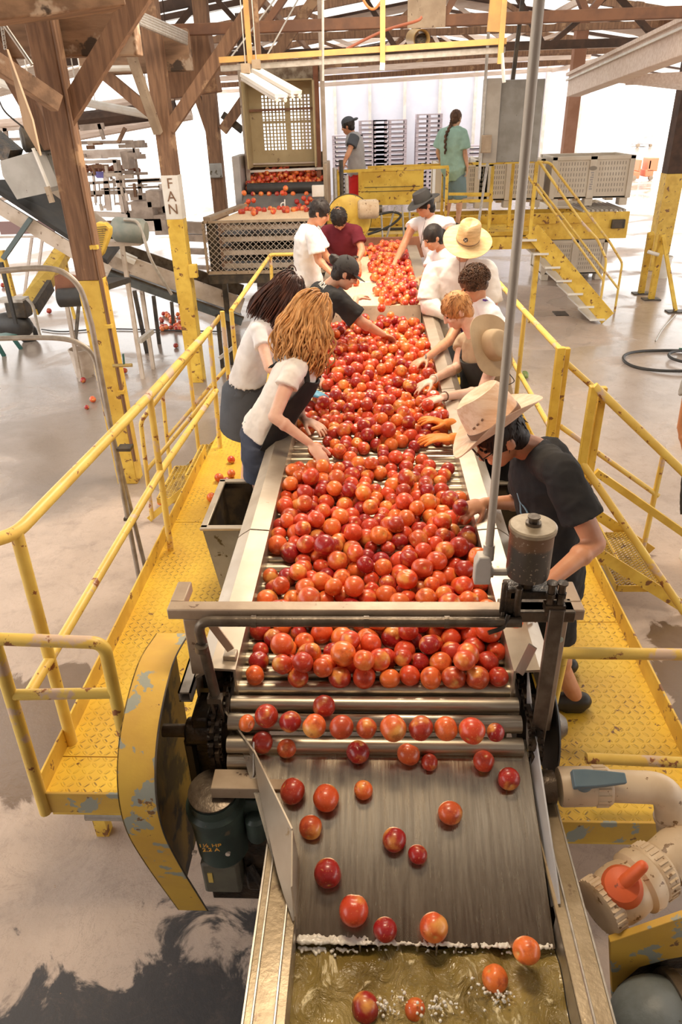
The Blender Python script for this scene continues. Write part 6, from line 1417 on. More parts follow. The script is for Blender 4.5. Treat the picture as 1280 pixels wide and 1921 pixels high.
def head_mesh(m, c, f, u, k=1.0):
    r = np.cross(f, u); A = np.array([r, f, u]).T
    E = lambda x, y, z, a, b, d: m.ell(c + (r * x + f * y + u * z) * k, (a * k, b * k, d * k), A, 18, 12)
    E(0, -.018, .030, .076, .094, .088); E(0, .022, -.028, .062, .070, .080); E(0, .050, -.088, .030, .030, .024); E(0, .035, -.070, .046, .045, .035)
    E(0, .094, -.012, .011, .016, .026); E(0, .104, -.026, .014, .013, .011); E(0, .083, -.060, .024, .013, .006); E(0, .082, -.070, .021, .013, .007)
    E(0, .076, .022, .052, .017, .012); E(.036, .062, -.028, .022, .024, .020); E(-.036, .062, -.028, .022, .024, .020)
    for s_ in (-1, 1): E(s_ * .079, -.006, -.006, .009, .019, .032); E(s_ * .074, .004, -.022, .008, .012, .014)
def hand(m, w, tip, n, side, curl=.45, k=1.0, spread=1.0):
    """w wrist, tip = point the middle finger heads to, n = back-of-hand normal, side = thumb side (+1/-1 along n x d)"""
    d = nrm(np.array(tip) - w); n = nrm(np.array(n) - d * (np.array(n) @ d)); lat = np.cross(n, d) * side
    A = np.array([lat, d, n]).T
    m.ell(w + d * .050 * k, (.040 * k, .056 * k, .015 * k), A, 16, 10)
    m.ell(w + d * .075 * k, (.041 * k, .026 * k, .013 * k), A, 16, 10)
    m.ell(w + d * .035 * k + lat * .022 * k - n * .006 * k, (.018 * k, .034 * k, .016 * k), A, 12, 8)
    for off, ln, sp in ((.030, .072, .16), (.0105, .082, .04), (-.0095, .076, -.08), (-.0285, .060, -.20)):
        p = w + d * .088 * k + lat * off * k; a = .12; base = nrm(d + lat * sp * spread)
        for j, fr in enumerate((.44, .31, .25)):
            a += curl * (.55 if j == 0 else .8)
            dr = nrm(base * math.cos(a) - n * math.sin(a)); q = p + dr * ln * fr * k
            m.cap(p, q, (.0092 - .0008 * j) * k, (.0086 - .0009 * j) * k, 10); p = q
    p = w + d * .028 * k + lat * .030 * k; a = nrm(lat * .75 + d * .75 - n * .25)
    for j, ln in enumerate((.036, .030, .026)):
        q = p + a * ln * k; m.cap(p, q, (.0125 - .001 * j) * k, (.0115 - .0012 * j) * k, 10); p = q; a = nrm(a + d * .35 - n * curl * .4)
def person(label, pel, chest, neck, head, face, hup, shR, shL, elR, wrR, hR, elL, wrL, hL, skinm, ground=.65, build=1.0, vox=.0065,
           shirt=None, sleeve=.55, loose=.018, bottom=None, leg=.6, feet=None, nR=(0, 0, 1), nL=(0, 0, 1), curl=.45, hr=None, hem=-.02, armk=1.0, shoes=M_blk, group=None, kneef=.06, gloveR=None, gloveL=None, curlR=None, curlL=None):
    pel, chest, neck, head, shR, shL, elR, wrR, elL, wrL = [np.array(q, float) for q in (pel, chest, neck, head, shR, shL, elR, wrR, elL, wrL)]
    face = nrm(face); hup = np.array(hup, float); hup = nrm(hup - face * (hup @ face))
    sr = nrm(shR - shL); hr = nrm(hr) if hr is not None else nrm(V(sr[0], sr[1], 0) + 1e-6)
    fwd = nrm(np.cross((0, 0, 1), hr))
    t = thing('person', (pel[0], pel[1], ground), label, 'person', group)
    B = Body(pel=pel, chest=chest, neck=neck, hr=hr, sr=sr, build_=build)
    m = MB(); B.torso(m, [q[0] for q in TW])
    for s_ in (shR, shL): m.cap(lerp(neck, chest, .18), s_, .058 * build, .052 * build)
    m.cap(neck - nrm(neck - chest) * .02, head - hup * .045 - face * .02, .056 * build, .051 * build)
    head_mesh(m, head, face, hup)
    k = build * armk
    for s_, e_, w_ in ((shR, elR, wrR), (shL, elL, wrL)):
        m.cap(s_, e_, .050 * k, .038 * k); m.cap(e_, w_, .040 * k, .025 * k); m.ell(lerp(e_, w_, .28), (.041 * k,) * 3)
    if not gloveR: hand(m, wrR, hR, nR, 1, curlR if curlR is not None else curl)
    if not gloveL: hand(m, wrL, hL, nL, -1, curlL if curlL is not None else curl)
    # legs
    hips = [pel + hr * .085 * sg - V(0, 0, .03) for sg in (1, -1)]
    if feet is None: feet = [V(pel[0], pel[1], ground) + hr * .12 * sg - fwd * .02 for sg in (1, -1)]
    knees = []
    for h_, ft in zip(hips, feet):
        an = np.array(ft, float) + V(0, 0, .08); kn = lerp(h_, an, .5) + fwd * kneef; knees.append(kn)
        m.cap(h_, kn, .082 * build, .054 * build); m.cap(kn, an, .052 * build, .036 * build); m.ell(lerp(kn, an, .3) - fwd * .012, (.052 * build, .052 * build, .09))
        m.cap(an - V(0, 0, .035) - fwd * .03, an + fwd * .12 - V(0, 0, .05), .036, .030)
    o = m.build('body', skinm, t); remesh(o, vox, 2)
    if shoes is not None:
        for ft in feet:
            s2 = MB(); ft = np.array(ft, float); s2.cap(ft + V(0, 0, .045) - fwd * .04, ft + V(0, 0, .040) + fwd * .14, .045, .040); s2.bb(ft + V(-.045, -.045, 0), ft + V(.045, .045, .03))
            remesh(s2.build('shoe', shoes, t), .012, 2)
    if shirt is not None:
        s2 = MB(); ts = [hem, .1, .22, .4, .62, .8, .92, .985]; B.torso(s2, ts, loose, .012)
        for s_, e_ in ((shR, elR), (shL, elL)):
            s2.cap(lerp(neck, chest, .18), s_, .060 * build + loose * .5, .060 * build + loose * .4)
            if sleeve > 0: s2.tube([s_, lerp(s_, e_, sleeve * .5), lerp(s_, e_, sleeve)], [.058 * k + loose * .4, .056 * k + loose * .7, .056 * k + loose * 1.0], 20)
        remesh(s2.build('shirt', shirt, t), vox * 1.25, 2, .022, .09)
    if bottom is not None:
        s2 = MB(); B.torso(s2, [-.14, -.05, .06, .14], .016)
        for h_, kn, ft in zip(hips, knees, feet):
            if leg <= 1: s2.tube([h_ + V(0, 0, .03), lerp(h_, kn, leg * .5), lerp(h_, kn, leg)], [.098 * build, .105 * build, .108 * build], 22)
            else: s2.tube([h_ + V(0, 0, .03), kn, np.array(ft) + V(0, 0, .09)], [.098 * build, .072 * build, .060 * build], 20)
        remesh(s2.build('trousers' if leg > 1 else 'shorts', bottom, t), vox * 1.35, 2, .022, .10)
    for sg in (-1, 1):
        r_ = np.cross(face, hup); A = np.array([r_, face, hup]).T; c = head + r_ * sg * .030 + face * .0815 + hup * .003
        MB().ell(c, (.013, .006, .005), A, 10, 6).build('eye', M_glass_b, t)
    r_ = np.cross(face, hup)
    t['_r'] = 0; del t['_r']
    return t, B, dict(head=head, f=face, u=hup, r=r_, fwd=fwd, pel=pel, chest=chest, neck=neck, shR=shR, shL=shL, hr=hr, hips=hips, knees=knees)
def glove(t, w, tip, n, side, m_, e_, curl=.4, k=1.08):
    m = MB(); hand(m, np.array(w, float), tip, n, side, curl, k); m.cap(lerp(w, e_, .30), w, .038, .031); remesh(m.build('glove', m_, t), .0055, 1)
def hair_cap(t, K, m_, back=.012, up=.027, size=(.088, .101, .096), extra=(), rough=.012, vox=.008, tufts=0, name='hair', low=0.0):
    h, f, u, r = K['head'], K['f'], K['u'], K['r']; A = np.array([r, f, u]).T; size = tuple(np.maximum(size, (.088, .101, .096)))
    m = MB(); m.ell(h + u * up - f * back, size, A, 24, 16); m.ell(h - f * .045 - u * (.03 + low), (.066, .055, .06), A)
    for (x, y, z, a, b, c) in extra: m.ell(h + r * x + f * y + u * z, (a, b, c), A)
    remesh(m.build(name, m_, t), vox, 1, rough, .025)
    if tufts:
        s = MB(); rg = np.random.default_rng(5)
        for i in range(tufts):
            th = math.acos(1 - rg.random() * 1.25); ph = rg.random() * 2 * math.pi
            d = u * math.cos(th) + (r * math.cos(ph) + f * math.sin(ph)) * math.sin(th)
            if d @ f > .55 and d @ u < .45: continue
            c = h + u * up - f * back; p = c + A @ (np.array(size) * np.array([d @ r, d @ f, d @ u])) * 1.0
            fl = nrm(nrm(f * .5 - u * (.6 + low * 5) + d * .15 + rg.normal(size=3) * .25)); pts = [p - d * .01]
            for k in range(1, 5): fl = nrm(fl - d * (fl @ d) * .8); q = pts[-1] + fl * .014 + rg.normal(size=3) * .001; dd = nrm(q - c); pts.append(q + dd * .0008)
            s.tube(pts, [.0035, .004, .0035, .0025, .0008], 5)
        s.build('hair_strands', m_, t, ang=180)
def long_hair(t, K, m_, length, n=420, wave=.012, wr=40, seed=3, spread=.03, gap=None, base=(.088, .104, .10), drop_dir=V(0, 0, -1), fringe=True, rad=.0048, curls=0.0):
    h, f, u, r = K['head'], K['f'], K['u'], K['r']; A = np.array([r, f, u]).T; rg = np.random.default_rng(seed)
    c = h + u * .018 - f * .020
    m = MB(); m.ell(c, base, A, 24, 16)
    bk = nrm(-f * .6 + V(0, 0, -.1)); m.ell(c - f * .03 + drop_dir * .09, (.085, .075, .10), A); m.ell(c - f * .035 + drop_dir * .17, (.09, .065, .09), A)
    remesh(m.build('hair', m_, t), .010, 2, .02, .03)
    s = MB()
    for i in range(n):
        th = math.acos(1 - rg.random() * 1.0); ph = rg.random() * 2 * math.pi
        d = nrm(u * math.cos(th) + (r * math.cos(ph) + f * math.sin(ph)) * math.sin(th))
        if d @ f > .60 and d @ u < .70: continue
        side = nrm(d - u * (d @ u) + rg.normal(size=3) * .05)
        if side @ f > .45: side = nrm(side - f * (side @ f) * 1.3 + r * np.sign(side @ r) * .4)
        pts = []; sz = np.array(base) * (1.03 + rg.random() * .10)
        tcur = th; 
        while tcur < 1.75:
            dd = u * math.cos(tcur) + side * math.sin(tcur); pts.append(c + A @ (sz * np.array([dd @ r, dd @ f, dd @ u])))
            if (nrm(pts[-1] - c) @ drop_dir > -.02) and tcur > .9: break
            tcur += .22
        p = pts[-1]; L = length * (.75 + .3 * rg.random()); out = nrm(V(side[0], side[1], 0) + 1e-6); ns = 16; am = wave * (.5 + rg.random()); p1 = rg.random() * 6.28; p2 = rg.random() * 6.28; pr = nrm(np.cross(out, drop_dir)); k0 = rg.random() * spread
        for k in range(1, ns + 1):
            q = k / ns; pts.append(p + drop_dir * L * q + out * (k0 * math.sin(q * 2.4) - .012 * q) + (pr * math.sin(wr * q * L + p1) + out * math.cos(wr * q * L + p2)) * am * min(1, q * 3))
        N2 = len(pts); rr_ = [rad * (.7 + .5 * math.sin(math.pi * min(1, (j + 1) / N2 * 1.1))) if j < N2 - 1 else .0006 for j in range(N2)]
        s.tube(pts, rr_, 5)
    s.build('hair_strands', m_, t, ang=180)
def brim_hat(t, c, u, f, crown_r, crown_h, brim_r, m_, side_lift=.0, drop=.0, pinch=True, band=None, name='hat', crown_top=.72, th=.004, holes=None, rings=None, wav=0, flat=False, back_lift=0.0, cf=1.12, cmat=None):
    f = nrm(f); u = np.array(u, float); u = nrm(u - f * (f @ u)); r = np.cross(f, u); n = 48
    def pt(a, rad, z, kx=1.0, ky=cf): return c + r * math.cos(a) * rad * kx + f * math.sin(a) * rad * ky + u * z
    def brz(a, q): return side_lift * (math.cos(a) ** 2) * q ** 1.5 - drop * (abs(math.sin(a))) * q + back_lift * max(0, -math.sin(a)) * q ** 2 + (wav * math.sin(a * 3) * q if wav else 0)
    rg = []
    prof = [(1.0, 0), (1.0, .25), (.96, .6), (.90, .85), (crown_top, 1.0), (crown_top * .55, 1.0), (.05, .98)]
    m = MB(); rr2 = []
    for (q, z) in prof:
        ring = []
        for i in range(n):
            a = 2 * math.pi * i / n; rad = crown_r * q; zz = crown_h * z
            if pinch and z > .5:
                rad *= 1 - .22 * max(0, math.sin(a)) ** 2 * abs(math.cos(a)) * 1.8
                if z > .9: zz -= crown_h * .18 * math.exp(-(math.cos(a) * q / .35) ** 2) * (1 if q < crown_top * .9 else .3)
            ring.append(pt(a, rad, zz))
        rr2.append(ring)
    inner = [[p - u * th * 1.5 for p in ring] for ring in rr2]
    br = []
    for q in (0, .25, .5, .75, .93, 1.0):
        br.append([pt(2 * math.pi * i / n, crown_r + (brim_r - crown_r) * q, brz(2 * math.pi * i / n, q)) for i in range(n)])
    brb = [[p - u * th for p in ring] for ring in br]
    m.loft(rr2[::1], caps=False); m.add(rr2[-1], [tuple(range(n))])
    crown_ = m.build(name + '_crown', cmat or m_, t, ang=60)
    b_ = MB(); seq = br + brb[::-1] + [br[0]]; b_.loft(seq, caps=False); b_.build(name + '_brim', m_, t, ang=60)
    if band:
        q_ = MB(); zs = [0.002, .002 + .022]; q_.loft([[pt(2 * math.pi * i / n, crown_r * k, z) for i in range(n)] for k, z in ((1.0, .001), (1.035, .002), (1.03, .024), (1.0, .025))], caps=False); q_.build(name + '_band', band, crown_, ang=60)
    if holes:
        hh = MB()
        for a, z in holes: p = pt(a, crown_r * .985, z); o_ = nrm(p - c - u * z); hh.cyl(p - o_ * .004, p + o_ * .004, .0042, n=10)
        hh.build('vent_holes', M_bandb, crown_)
    return pt
def apron(t, B, K, m_, t0=-.05, t1=.80, a=(.12, .88), off=.042, legs=None, strap=True):
    ts = np.linspace(t0, t1, 9); rg = []
    for i, q in enumerate(ts):
        w, d = B.wd(q); sh = 1 if q < .5 else 1 - (q - .5) * 1.1
        a0, a1 = math.pi * (.5 - .38 * sh), math.pi * (.5 + .38 * sh)
        o_ = B.ring(q, w + off, d + off, 14, a0, a1); i_ = B.ring(q, w + off - .012, d + off - .012, 14, a0, a1); rg.append(o_ + i_[::-1])
    m = MB(); m.loft(rg); 
    if legs:
        base = rg[0]; fwd = K['fwd']; lo_ = [np.array(p) + V(0, 0, -legs) + fwd * .02 for p in base]; m.loft([base, lo_])
    m.build('apron', m_, t, ang=60)
    if strap:
        s_ = MB()
        for k, sh in ((0, K['shR']), (13, K['shL'])):
            top = np.array(rg[-1][k]); side = lerp(K['neck'], sh, .45) + nrm(K['neck'] - K['chest']) * .058
            back = B.spine(.7) - B.axes(.7)[2] * (.108 * B.build_ + off) ; s_.bar(top, side, .03, .006); s_.bar(side, lerp(side, back, .5) - B.axes(.8)[2] * .03, .03, .006); s_.bar(lerp(side, back, .5) - B.axes(.8)[2] * .03, back, .03, .006)
        s_.build('apron_strap', m_, t)
def eyebrows(t, K, m_):
    h, f, u, r = K['head'], K['f'], K['u'], K['r']; A = np.array([r, f, u]).T; m = MB()
    for s_ in (-1, 1): m.ell(h + r * s_ * .032 + f * .089 + u * .024, (.019, .005, .004), A, 10, 6)
    m.build('eyebrows', m_, t)
J = lambda u, v, y: P(u, v, y=y)

# 1 worker in the palm-leaf hat, right front
t, B, K = person('person in black tee and wide palm-leaf hat leaning over the near right rollers', pel=J(1030, 1085, 2.58), chest=J(1028, 930, 2.56), neck=J(1004, 838, 2.56), head=J(938, 818, 2.50), face=(-.80, -.22, -.62), hup=(-.55, -.1, .8),
    shR=J(992, 872, 2.80), shL=J(1055, 888, 2.30), elR=J(985, 942, 2.90), wrR=J(908, 944, 2.78), hR=J(868, 958, 2.70), elL=J(1116, 1020, 2.22), wrL=J(1022, 1098, 2.05), hL=J(972, 1180, 1.97),
    skinm=S_tan, shirt=F_black, sleeve=.62, loose=.024, bottom=F_black, leg=.8, vox=.0055, hem=-.05, nR=(0, -.5, .8), nL=(-.2, -.7, .5), curlR=.75, curlL=.6, feet=[V(.93, 2.70, .65), V(.93, 2.46, .65)], armk=1.04)
hair_cap(t, K, H_black, size=(.080, .094, .088), tufts=120, low=.01)
eyebrows(t, K, H_black)
hu = nrm(V(-.56, .12, .80)); hf = nrm(K['f'] - hu * (K['f'] @ hu)); hc = K['head'] + hu * .050 - K['f'] * .012
pt = brim_hat(t, hc, hu, hf, .094, .140, .172, M_palm, side_lift=.055, drop=.015, band=M_bandb, name='hat', crown_top=.84, cf=1.14, holes=[(2.25, .050), (2.48, .058), (2.72, .066)])
gl_ = MB(); r_, f_, u_ = K['r'], K['f'], K['u']
for s_ in (-1, 1):
    c = K['head'] + r_ * s_ * .032 + f_ * .108 + u_ * .002
    gl_.tube([c + (r_ * math.cos(a) * .026 + u_ * math.sin(a) * .019) for a in [2 * math.pi * k / 16 for k in range(17)]], .0024, 6)
    gl_.tube([c + r_ * s_ * .026, K['head'] + r_ * s_ * .083 + f_ * .0 + u_ * .008], .0022, 6)
gl_.tube([K['head'] + r_ * .008 + f_ * .112, K['head'] - r_ * .008 + f_ * .112], .002, 6); gl_.build('glasses', M_glass_b, t)
pm_ = MB(); M_prt = mat('light_blue_shirt_print', (0.25, 0.42, 0.52), rough=.7)
_, uu, ff = B.axes(.55); w_, d_ = B.wd(.55)
def on_chest(q, a): w_, d_ = B.wd(q); r1, u1, f1 = B.axes(q); return B.spine(q) + r1 * (w_ + .030) * math.cos(a) + f1 * (d_ + .030) * math.sin(a)
for seq in ([(.78, 1.95), (.70, 2.0), (.62, 1.95), (.56, 2.05)], [(.72, 2.0), (.66, 2.2), (.58, 2.25)], [(.36, 2.05), (.28, 2.1), (.26, 2.5)]): pm_.tube([on_chest(q, a) for q, a in seq], .004, 6)
pm_.build('shirt_print', M_prt, t)

# 2 blonde girl, left front
t, B, K = person('person with long wavy honey-blond hair, white tee and navy shorts at the left flange', pel=J(492, 815, 3.72), chest=J(540, 728, 3.72), neck=J(575, 668, 3.74), head=J(588, 598, 3.80), face=(.70, .42, -.58), hup=(.45, .2, .85),
    shR=J(545, 705, 3.50), shL=J(590, 688, 3.90), elR=J(515, 782, 3.36), wrR=J(582, 832, 3.34), hR=J(612, 868, 3.29), elL=J(560, 772, 3.92), wrL=J(570, 786, 3.78), hL=J(600, 800, 3.73),
    skinm=S_fair, shirt=F_cream, sleeve=.28, loose=.016, bottom=F_navy, leg=.60, build=.93, vox=.0055, hem=.05, nR=(.3, -.3, .8), nL=(0, 0, 1), curlR=.42, curlL=.3, feet=[V(-.80, 3.88, .65), V(-.76, 4.12, .65)], armk=.92, shoes=M_shoe)
long_hair(t, K, H_blond, .29, 640, .011, 42, spread=.085, seed=4, base=(.100, .116, .108), drop_dir=nrm(V(-.22, -.05, -1)))
apron(t, B, K, F_black, .0, .84)
MB().tube(bez([K['head'] + K['u'] * .115 + K['f'] * .02 + K['r'] * x + K['f'] * (.012 if i % 2 else -.012) for i, x in enumerate((-.05, -.03, -.005, .02, .045))], 4), .012, 8).build('hair_tie', mat('pink_scrunchie', (0.72, 0.50, 0.40), rough=.8), t)

# 3 dark-haired girl with blue gloves
t, B, K = person('person with long dark auburn hair, white top and dark skirt, blue glove on the rollers', pel=J(462, 728, 4.72), chest=J(488, 645, 4.68), neck=J(520, 592, 4.68), head=J(545, 552, 4.70), face=(.75, .40, -.50), hup=(.4, .2, .9),
    shR=J(485, 620, 4.48), shL=J(545, 612, 4.90), elR=J(505, 690, 4.28), wrR=J(574, 735, 4.26), hR=J(606, 743, 4.24), elL=J(545, 680, 4.85), wrL=J(580, 700, 4.75), hL=J(602, 712, 4.70),
    skinm=S_fair, shirt=F_white, sleeve=.45, loose=.014, bottom=F_dgrey, leg=.75, build=.92, vox=.007, hem=.14, gloveR=True, armk=.9, shoes=M_blk)
long_hair(t, K, H_brown, .26, 520, .004, 20, spread=.07, seed=9, base=(.098, .115, .106), drop_dir=nrm(V(-.62, -.15, -.8)))
glove(t, K and J(574, 735, 4.26), J(606, 743, 4.24), (0, 0, 1), 1, F_blue, J(505, 690, 4.28))
sk_ = MB(); sk_.loft([B.ring(.10, .15, .115), B.ring(-.02, .19, .16), [p - V(0, 0, .10) for p in B.ring(-.08, .21, .18)], [p - V(0, 0, .24) for p in B.ring(-.08, .23, .20)]]); sk_.build('skirt', F_dgrey, t)
pa = MB(); r1, u1, f1 = B.axes(.75); c = B.spine(.75); pa.ell(c - f1 * .122 - r1 * .02, (.035, .006, .02), np.array([r1, f1, u1]).T); pa.build('pink_print', mat('pink_print', (0.85, 0.35, 0.30), rough=.8), t)

# 4 woman in black cap
t, B, K = person('person in black cap and black tee with white back lettering reaching across the rollers', pel=J(575, 650, 5.75), chest=J(594, 585, 5.65), neck=J(614, 538, 5.60), head=J(648, 512, 5.55), face=(.86, .05, -.50), hup=(.4, .1, .9),
    shR=J(628, 560, 5.38), shL=J(620, 540, 5.85), elR=J(678, 604, 5.40), wrR=J(718, 627, 5.48), hR=J(742, 634, 5.58), elL=J(660, 590, 5.95), wrL=J(668, 560, 6.1), hL=J(676, 556, 6.15),
    skinm=S_med, shirt=F_black, sleeve=.80, loose=.026, bottom=F_black, leg=2, build=1.0, vox=.007, hem=-.05, armk=1.08)
hair_cap(t, K, H_black, extra=((0, -.115, .045, .040, .040, .040), (0, -.14, .05, .025, .025, .03)), tufts=80, low=.0)
eyebrows(t, K, H_black)
cp_ = MB(); h, f_, u_, r_ = K['head'], K['f'], K['u'], K['r']; A = np.array([r_, f_, u_]).T; c = h + u_ * .028 - f_ * .012
rg_ = []
for q in range(9):
    th = math.pi / 2 * q / 8 * 1.05; rg_.append([c + A @ V(.090 * math.sin(th) * math.cos(a), .106 * math.sin(th) * math.sin(a), .100 * math.cos(th)) for a in [2 * math.pi * k / 28 for k in range(28)]])
rg_[0] = [c + u_ * .1 + (p - c) * .001 for p in rg_[0]]; cp_.loft(rg_, caps=False); cp_.build('cap_crown', F_char, t, ang=60)
bl_ = MB(); top = []; 
for k in range(13):
    a = math.pi * (.16 + .68 * k / 12); top.append((c + A @ V(.088 * math.cos(a), .103 * math.sin(a), .0), c + A @ V(.078 * math.cos(a), .103 * math.sin(a) + .075 * math.sin(a) ** .6, -.012)))
bl_.loft([[a_, b_, b_ - u_ * .004, a_ - u_ * .004] for a_, b_ in top]); bl_.build('cap_brim', F_char, t, ang=60)
CAPW = (t, B, K)

# 5 boy in white tee
t, B, K = person('person with short dark hair in loose white tee at the left of the cream belt', pel=J(580, 535, 7.45), chest=J(577, 468, 7.40), neck=J(584, 424, 7.38), head=J(600, 398, 7.34), face=(.80, -.10, -.42), hup=(.3, 0, .95),
    shR=J(588, 442, 7.18), shL=J(590, 436, 7.60), elR=J(598, 488, 7.15), wrR=J(622, 512, 7.05), hR=J(634, 518, 7.0), elL=J(612, 480, 7.6), wrL=J(632, 495, 7.5), hL=J(642, 500, 7.45),
    skinm=S_tan, shirt=F_white, sleeve=.72, loose=.030, bottom=F_dgrey, leg=2, vox=.009, hem=-.14)
hair_cap(t, K, H_black, size=(.083, .098, .095), tufts=90); eyebrows(t, K, H_black)
# 6 boy in maroon
t, B, K = person('person with dark curly hair bowed forward in a maroon shirt', pel=J(640, 500, 8.40), chest=J(643, 455, 8.28), neck=J(641, 424, 8.18), head=J(636, 410, 8.05), face=(.15, -.42, -.90), hup=(.05, -.9, .45),
    shR=J(612, 434, 8.25), shL=J(668, 434, 8.15), elR=J(603, 462, 8.2), wrR=J(612, 480, 8.0), hR=J(622, 486, 7.9), elL=J(680, 470, 8.05), wrL=J(672, 488, 7.95), hL=J(672, 504, 7.9),
    skinm=S_tan, shirt=F_maroon, sleeve=.62, loose=.024, bottom=F_dgrey, leg=2, vox=.009, feet=[V(-.55, 8.5, .65), V(-.75, 8.5, .65)])
hair_cap(t, K, H_black, size=(.086, .100, .098), tufts=160, rough=.02)
ws = MB(); ws.tube([J(667, 482, 7.95) + V(math.cos(a) * .03, math.sin(a) * .03, 0) for a in [2 * math.pi * k / 12 for k in range(13)]], .008, 6); ws.build('wristwatch', M_dark, t)
# 7 man in black sun hat
t, B, K = person('person in black wide-brim sun hat and sleeveless white tee, right of the cream belt', pel=J(828, 520, 8.15), chest=J(815, 450, 8.12), neck=J(808, 406, 8.10), head=J(797, 384, 8.05), face=(-.82, -.35, -.40), hup=(-.3, -.1, .95),
    shR=J(775, 422, 8.35), shL=J(842, 420, 7.90), elR=J(757, 462, 8.20), wrR=J(740, 495, 7.95), hR=J(730, 508, 7.85), elL=J(852, 465, 7.75), wrL=J(815, 500, 7.65), hL=J(800, 508, 7.6),
    skinm=S_tan, shirt=F_white, sleeve=.12, loose=.022, bottom=F_dgrey, leg=2, vox=.009, armk=1.05)
hair_cap(t, K, H_black, size=(.080, .096, .09), low=.03); eyebrows(t, K, H_black)
brim_hat(t, K['head'] + K['u'] * .05, K['u'], K['f'], .090, .095, .165, F_char, side_lift=.012, drop=.02, pinch=False, name='sun_hat', crown_top=.85, cf=1.1)
em = MB(); c = K['head'] + K['u'] * .095 + nrm(K['f'] + K['r'] * .35) * .098; em.ell(c, (.012, .012, .016)); em.build('hat_badge', F_grey, t)
nk = MB(); nk.tube(bez([K['neck'] + V(-.05, -.06, .0), K['chest'] + V(-.14, -.09, .06), K['chest'] + V(-.15, -.08, -.06), K['chest'] + V(-.13, -.10, .02), K['neck'] + V(.02, -.08, .0)]), .003, 5); nk.build('cord_necklace', M_grease, t)
# white garment bundle on his shoulder
# 8 dark-haired girl
t, B, K = person('person with smooth dark hair tied back looking down, beside the black sun hat worker', pel=J(848, 555, 7.35), chest=J(838, 500, 7.32), neck=J(828, 468, 7.30), head=J(813, 445, 7.25), face=(-.80, -.30, -.50), hup=(-.3, -.1, .95),
    shR=J(810, 482, 7.48), shL=J(852, 488, 7.12), elR=J(798, 520, 7.35), wrR=J(784, 524, 7.1), hR=J(760, 533, 6.95), elL=J(830, 545, 7.0), wrL=J(786, 547, 6.9), hL=J(760, 552, 6.8),
    skinm=S_tan, shirt=F_white, sleeve=.5, loose=.014, bottom=F_navy, leg=2, build=.88, vox=.009, armk=.9)
hair_cap(t, K, H_black, size=(.082, .098, .094), extra=((0, -.11, -.03, .035, .03, .05), (0, -.12, -.09, .022, .022, .05)), rough=.004, low=.02); eyebrows(t, K, H_black)
# 9 man in straw lifeguard hat
t, B, K = person('person in cream long-sleeved shirt and big straw hat with a round black badge', pel=J(862, 618, 6.45), chest=J(862, 540, 6.42), neck=J(866, 488, 6.40), head=J(876, 458, 6.32), face=(-.35, -.83, -.45), hup=(.1, -.4, .9),
    shR=J(812, 508, 6.45), shL=J(915, 505, 6.40), elR=J(802, 566, 6.35), wrR=J(838, 592, 6.20), hR=J(860, 596, 6.16), elL=J(925, 570, 6.35), wrL=J(890, 600, 6.2), hL=J(872, 606, 6.15),
    skinm=S_tan, shirt=F_cream, sleeve=.98, loose=.034, bottom=F_dgrey, leg=2, build=1.06, vox=.009, hem=-.18, armk=1.1)
for s_, e_ in ((K['shR'], J(802, 566, 6.35)), (K['shL'], J(925, 570, 6.35))): pass
fs_ = MB(); fs_.tube([J(802, 560, 6.35), J(805, 572, 6.34), J(838, 592, 6.20)], [.072, .070, .045], 16); remesh(fs_.build('rolled_sleeve', F_cream, t), .010, 2, .02, .09)
hair_cap(t, K, H_black, size=(.080, .094, .09))
hu = nrm(V(0, -.62, .8) * .0 + K['u'] * 1.0 + K['f'] * .0); hc = K['head'] + K['u'] * .05
pt = brim_hat(t, hc, hu, K['f'], .097, .165, .205, M_straw, side_lift=.0, drop=.018, name='straw_hat', crown_top=.58, cf=1.08)
bd_ = MB(); c = hc + hu * .065 + nrm(K['f']) * .103; bd_.lathe([(.019, 0), (.019, .004)], c, nrm(K['f'] + hu * .15), 24); bd_.build('round_badge', M_blk, t)
x_ = MB(); rr_ = K['r']
for sg in (-1, 1): x_.tube(bez([c + K['f'] * .006 + rr_ * sg * .003 , c + K['f'] * .006 + rr_ * sg * .007 + hu * .009, c + K['f'] * .006 + rr_ * sg * .012 + hu * .010]), .002, 5); x_.tube(bez([c + K['f'] * .006 + rr_ * sg * .003, c + K['f'] * .006 + rr_ * sg * .007 - hu * .009, c + K['f'] * .006 + rr_ * sg * .012 - hu * .010]), .002, 5)
x_.tube([c + K['f'] * .006 - rr_ * .004, c + K['f'] * .006 + rr_ * .004], .0025, 5)
x_.build('badge_mark', M_white, bpy.data.objects['round_badge'])
cd_ = MB(); cd_.tube([hc + hu * .012 + (K['r'] * math.cos(a) * .096 + K['f'] * math.sin(a) * .106) for a in [math.pi * (-.05 + 1.1 * k / 16) for k in range(17)]], .004, 6); cd_.tube(bez([hc + K['r'] * .07, K['neck'] + V(-.03, -.13, .02), K['chest'] + V(-.02, -.16, .10)]), .003, 5); cd_.tube(bez([hc - K['r'] * .07, K['neck'] + V(.03, -.13, .02), K['chest'] + V(-.02, -.16, .10)]), .003, 5); cd_.build('chin_cord', M_bandb, t)
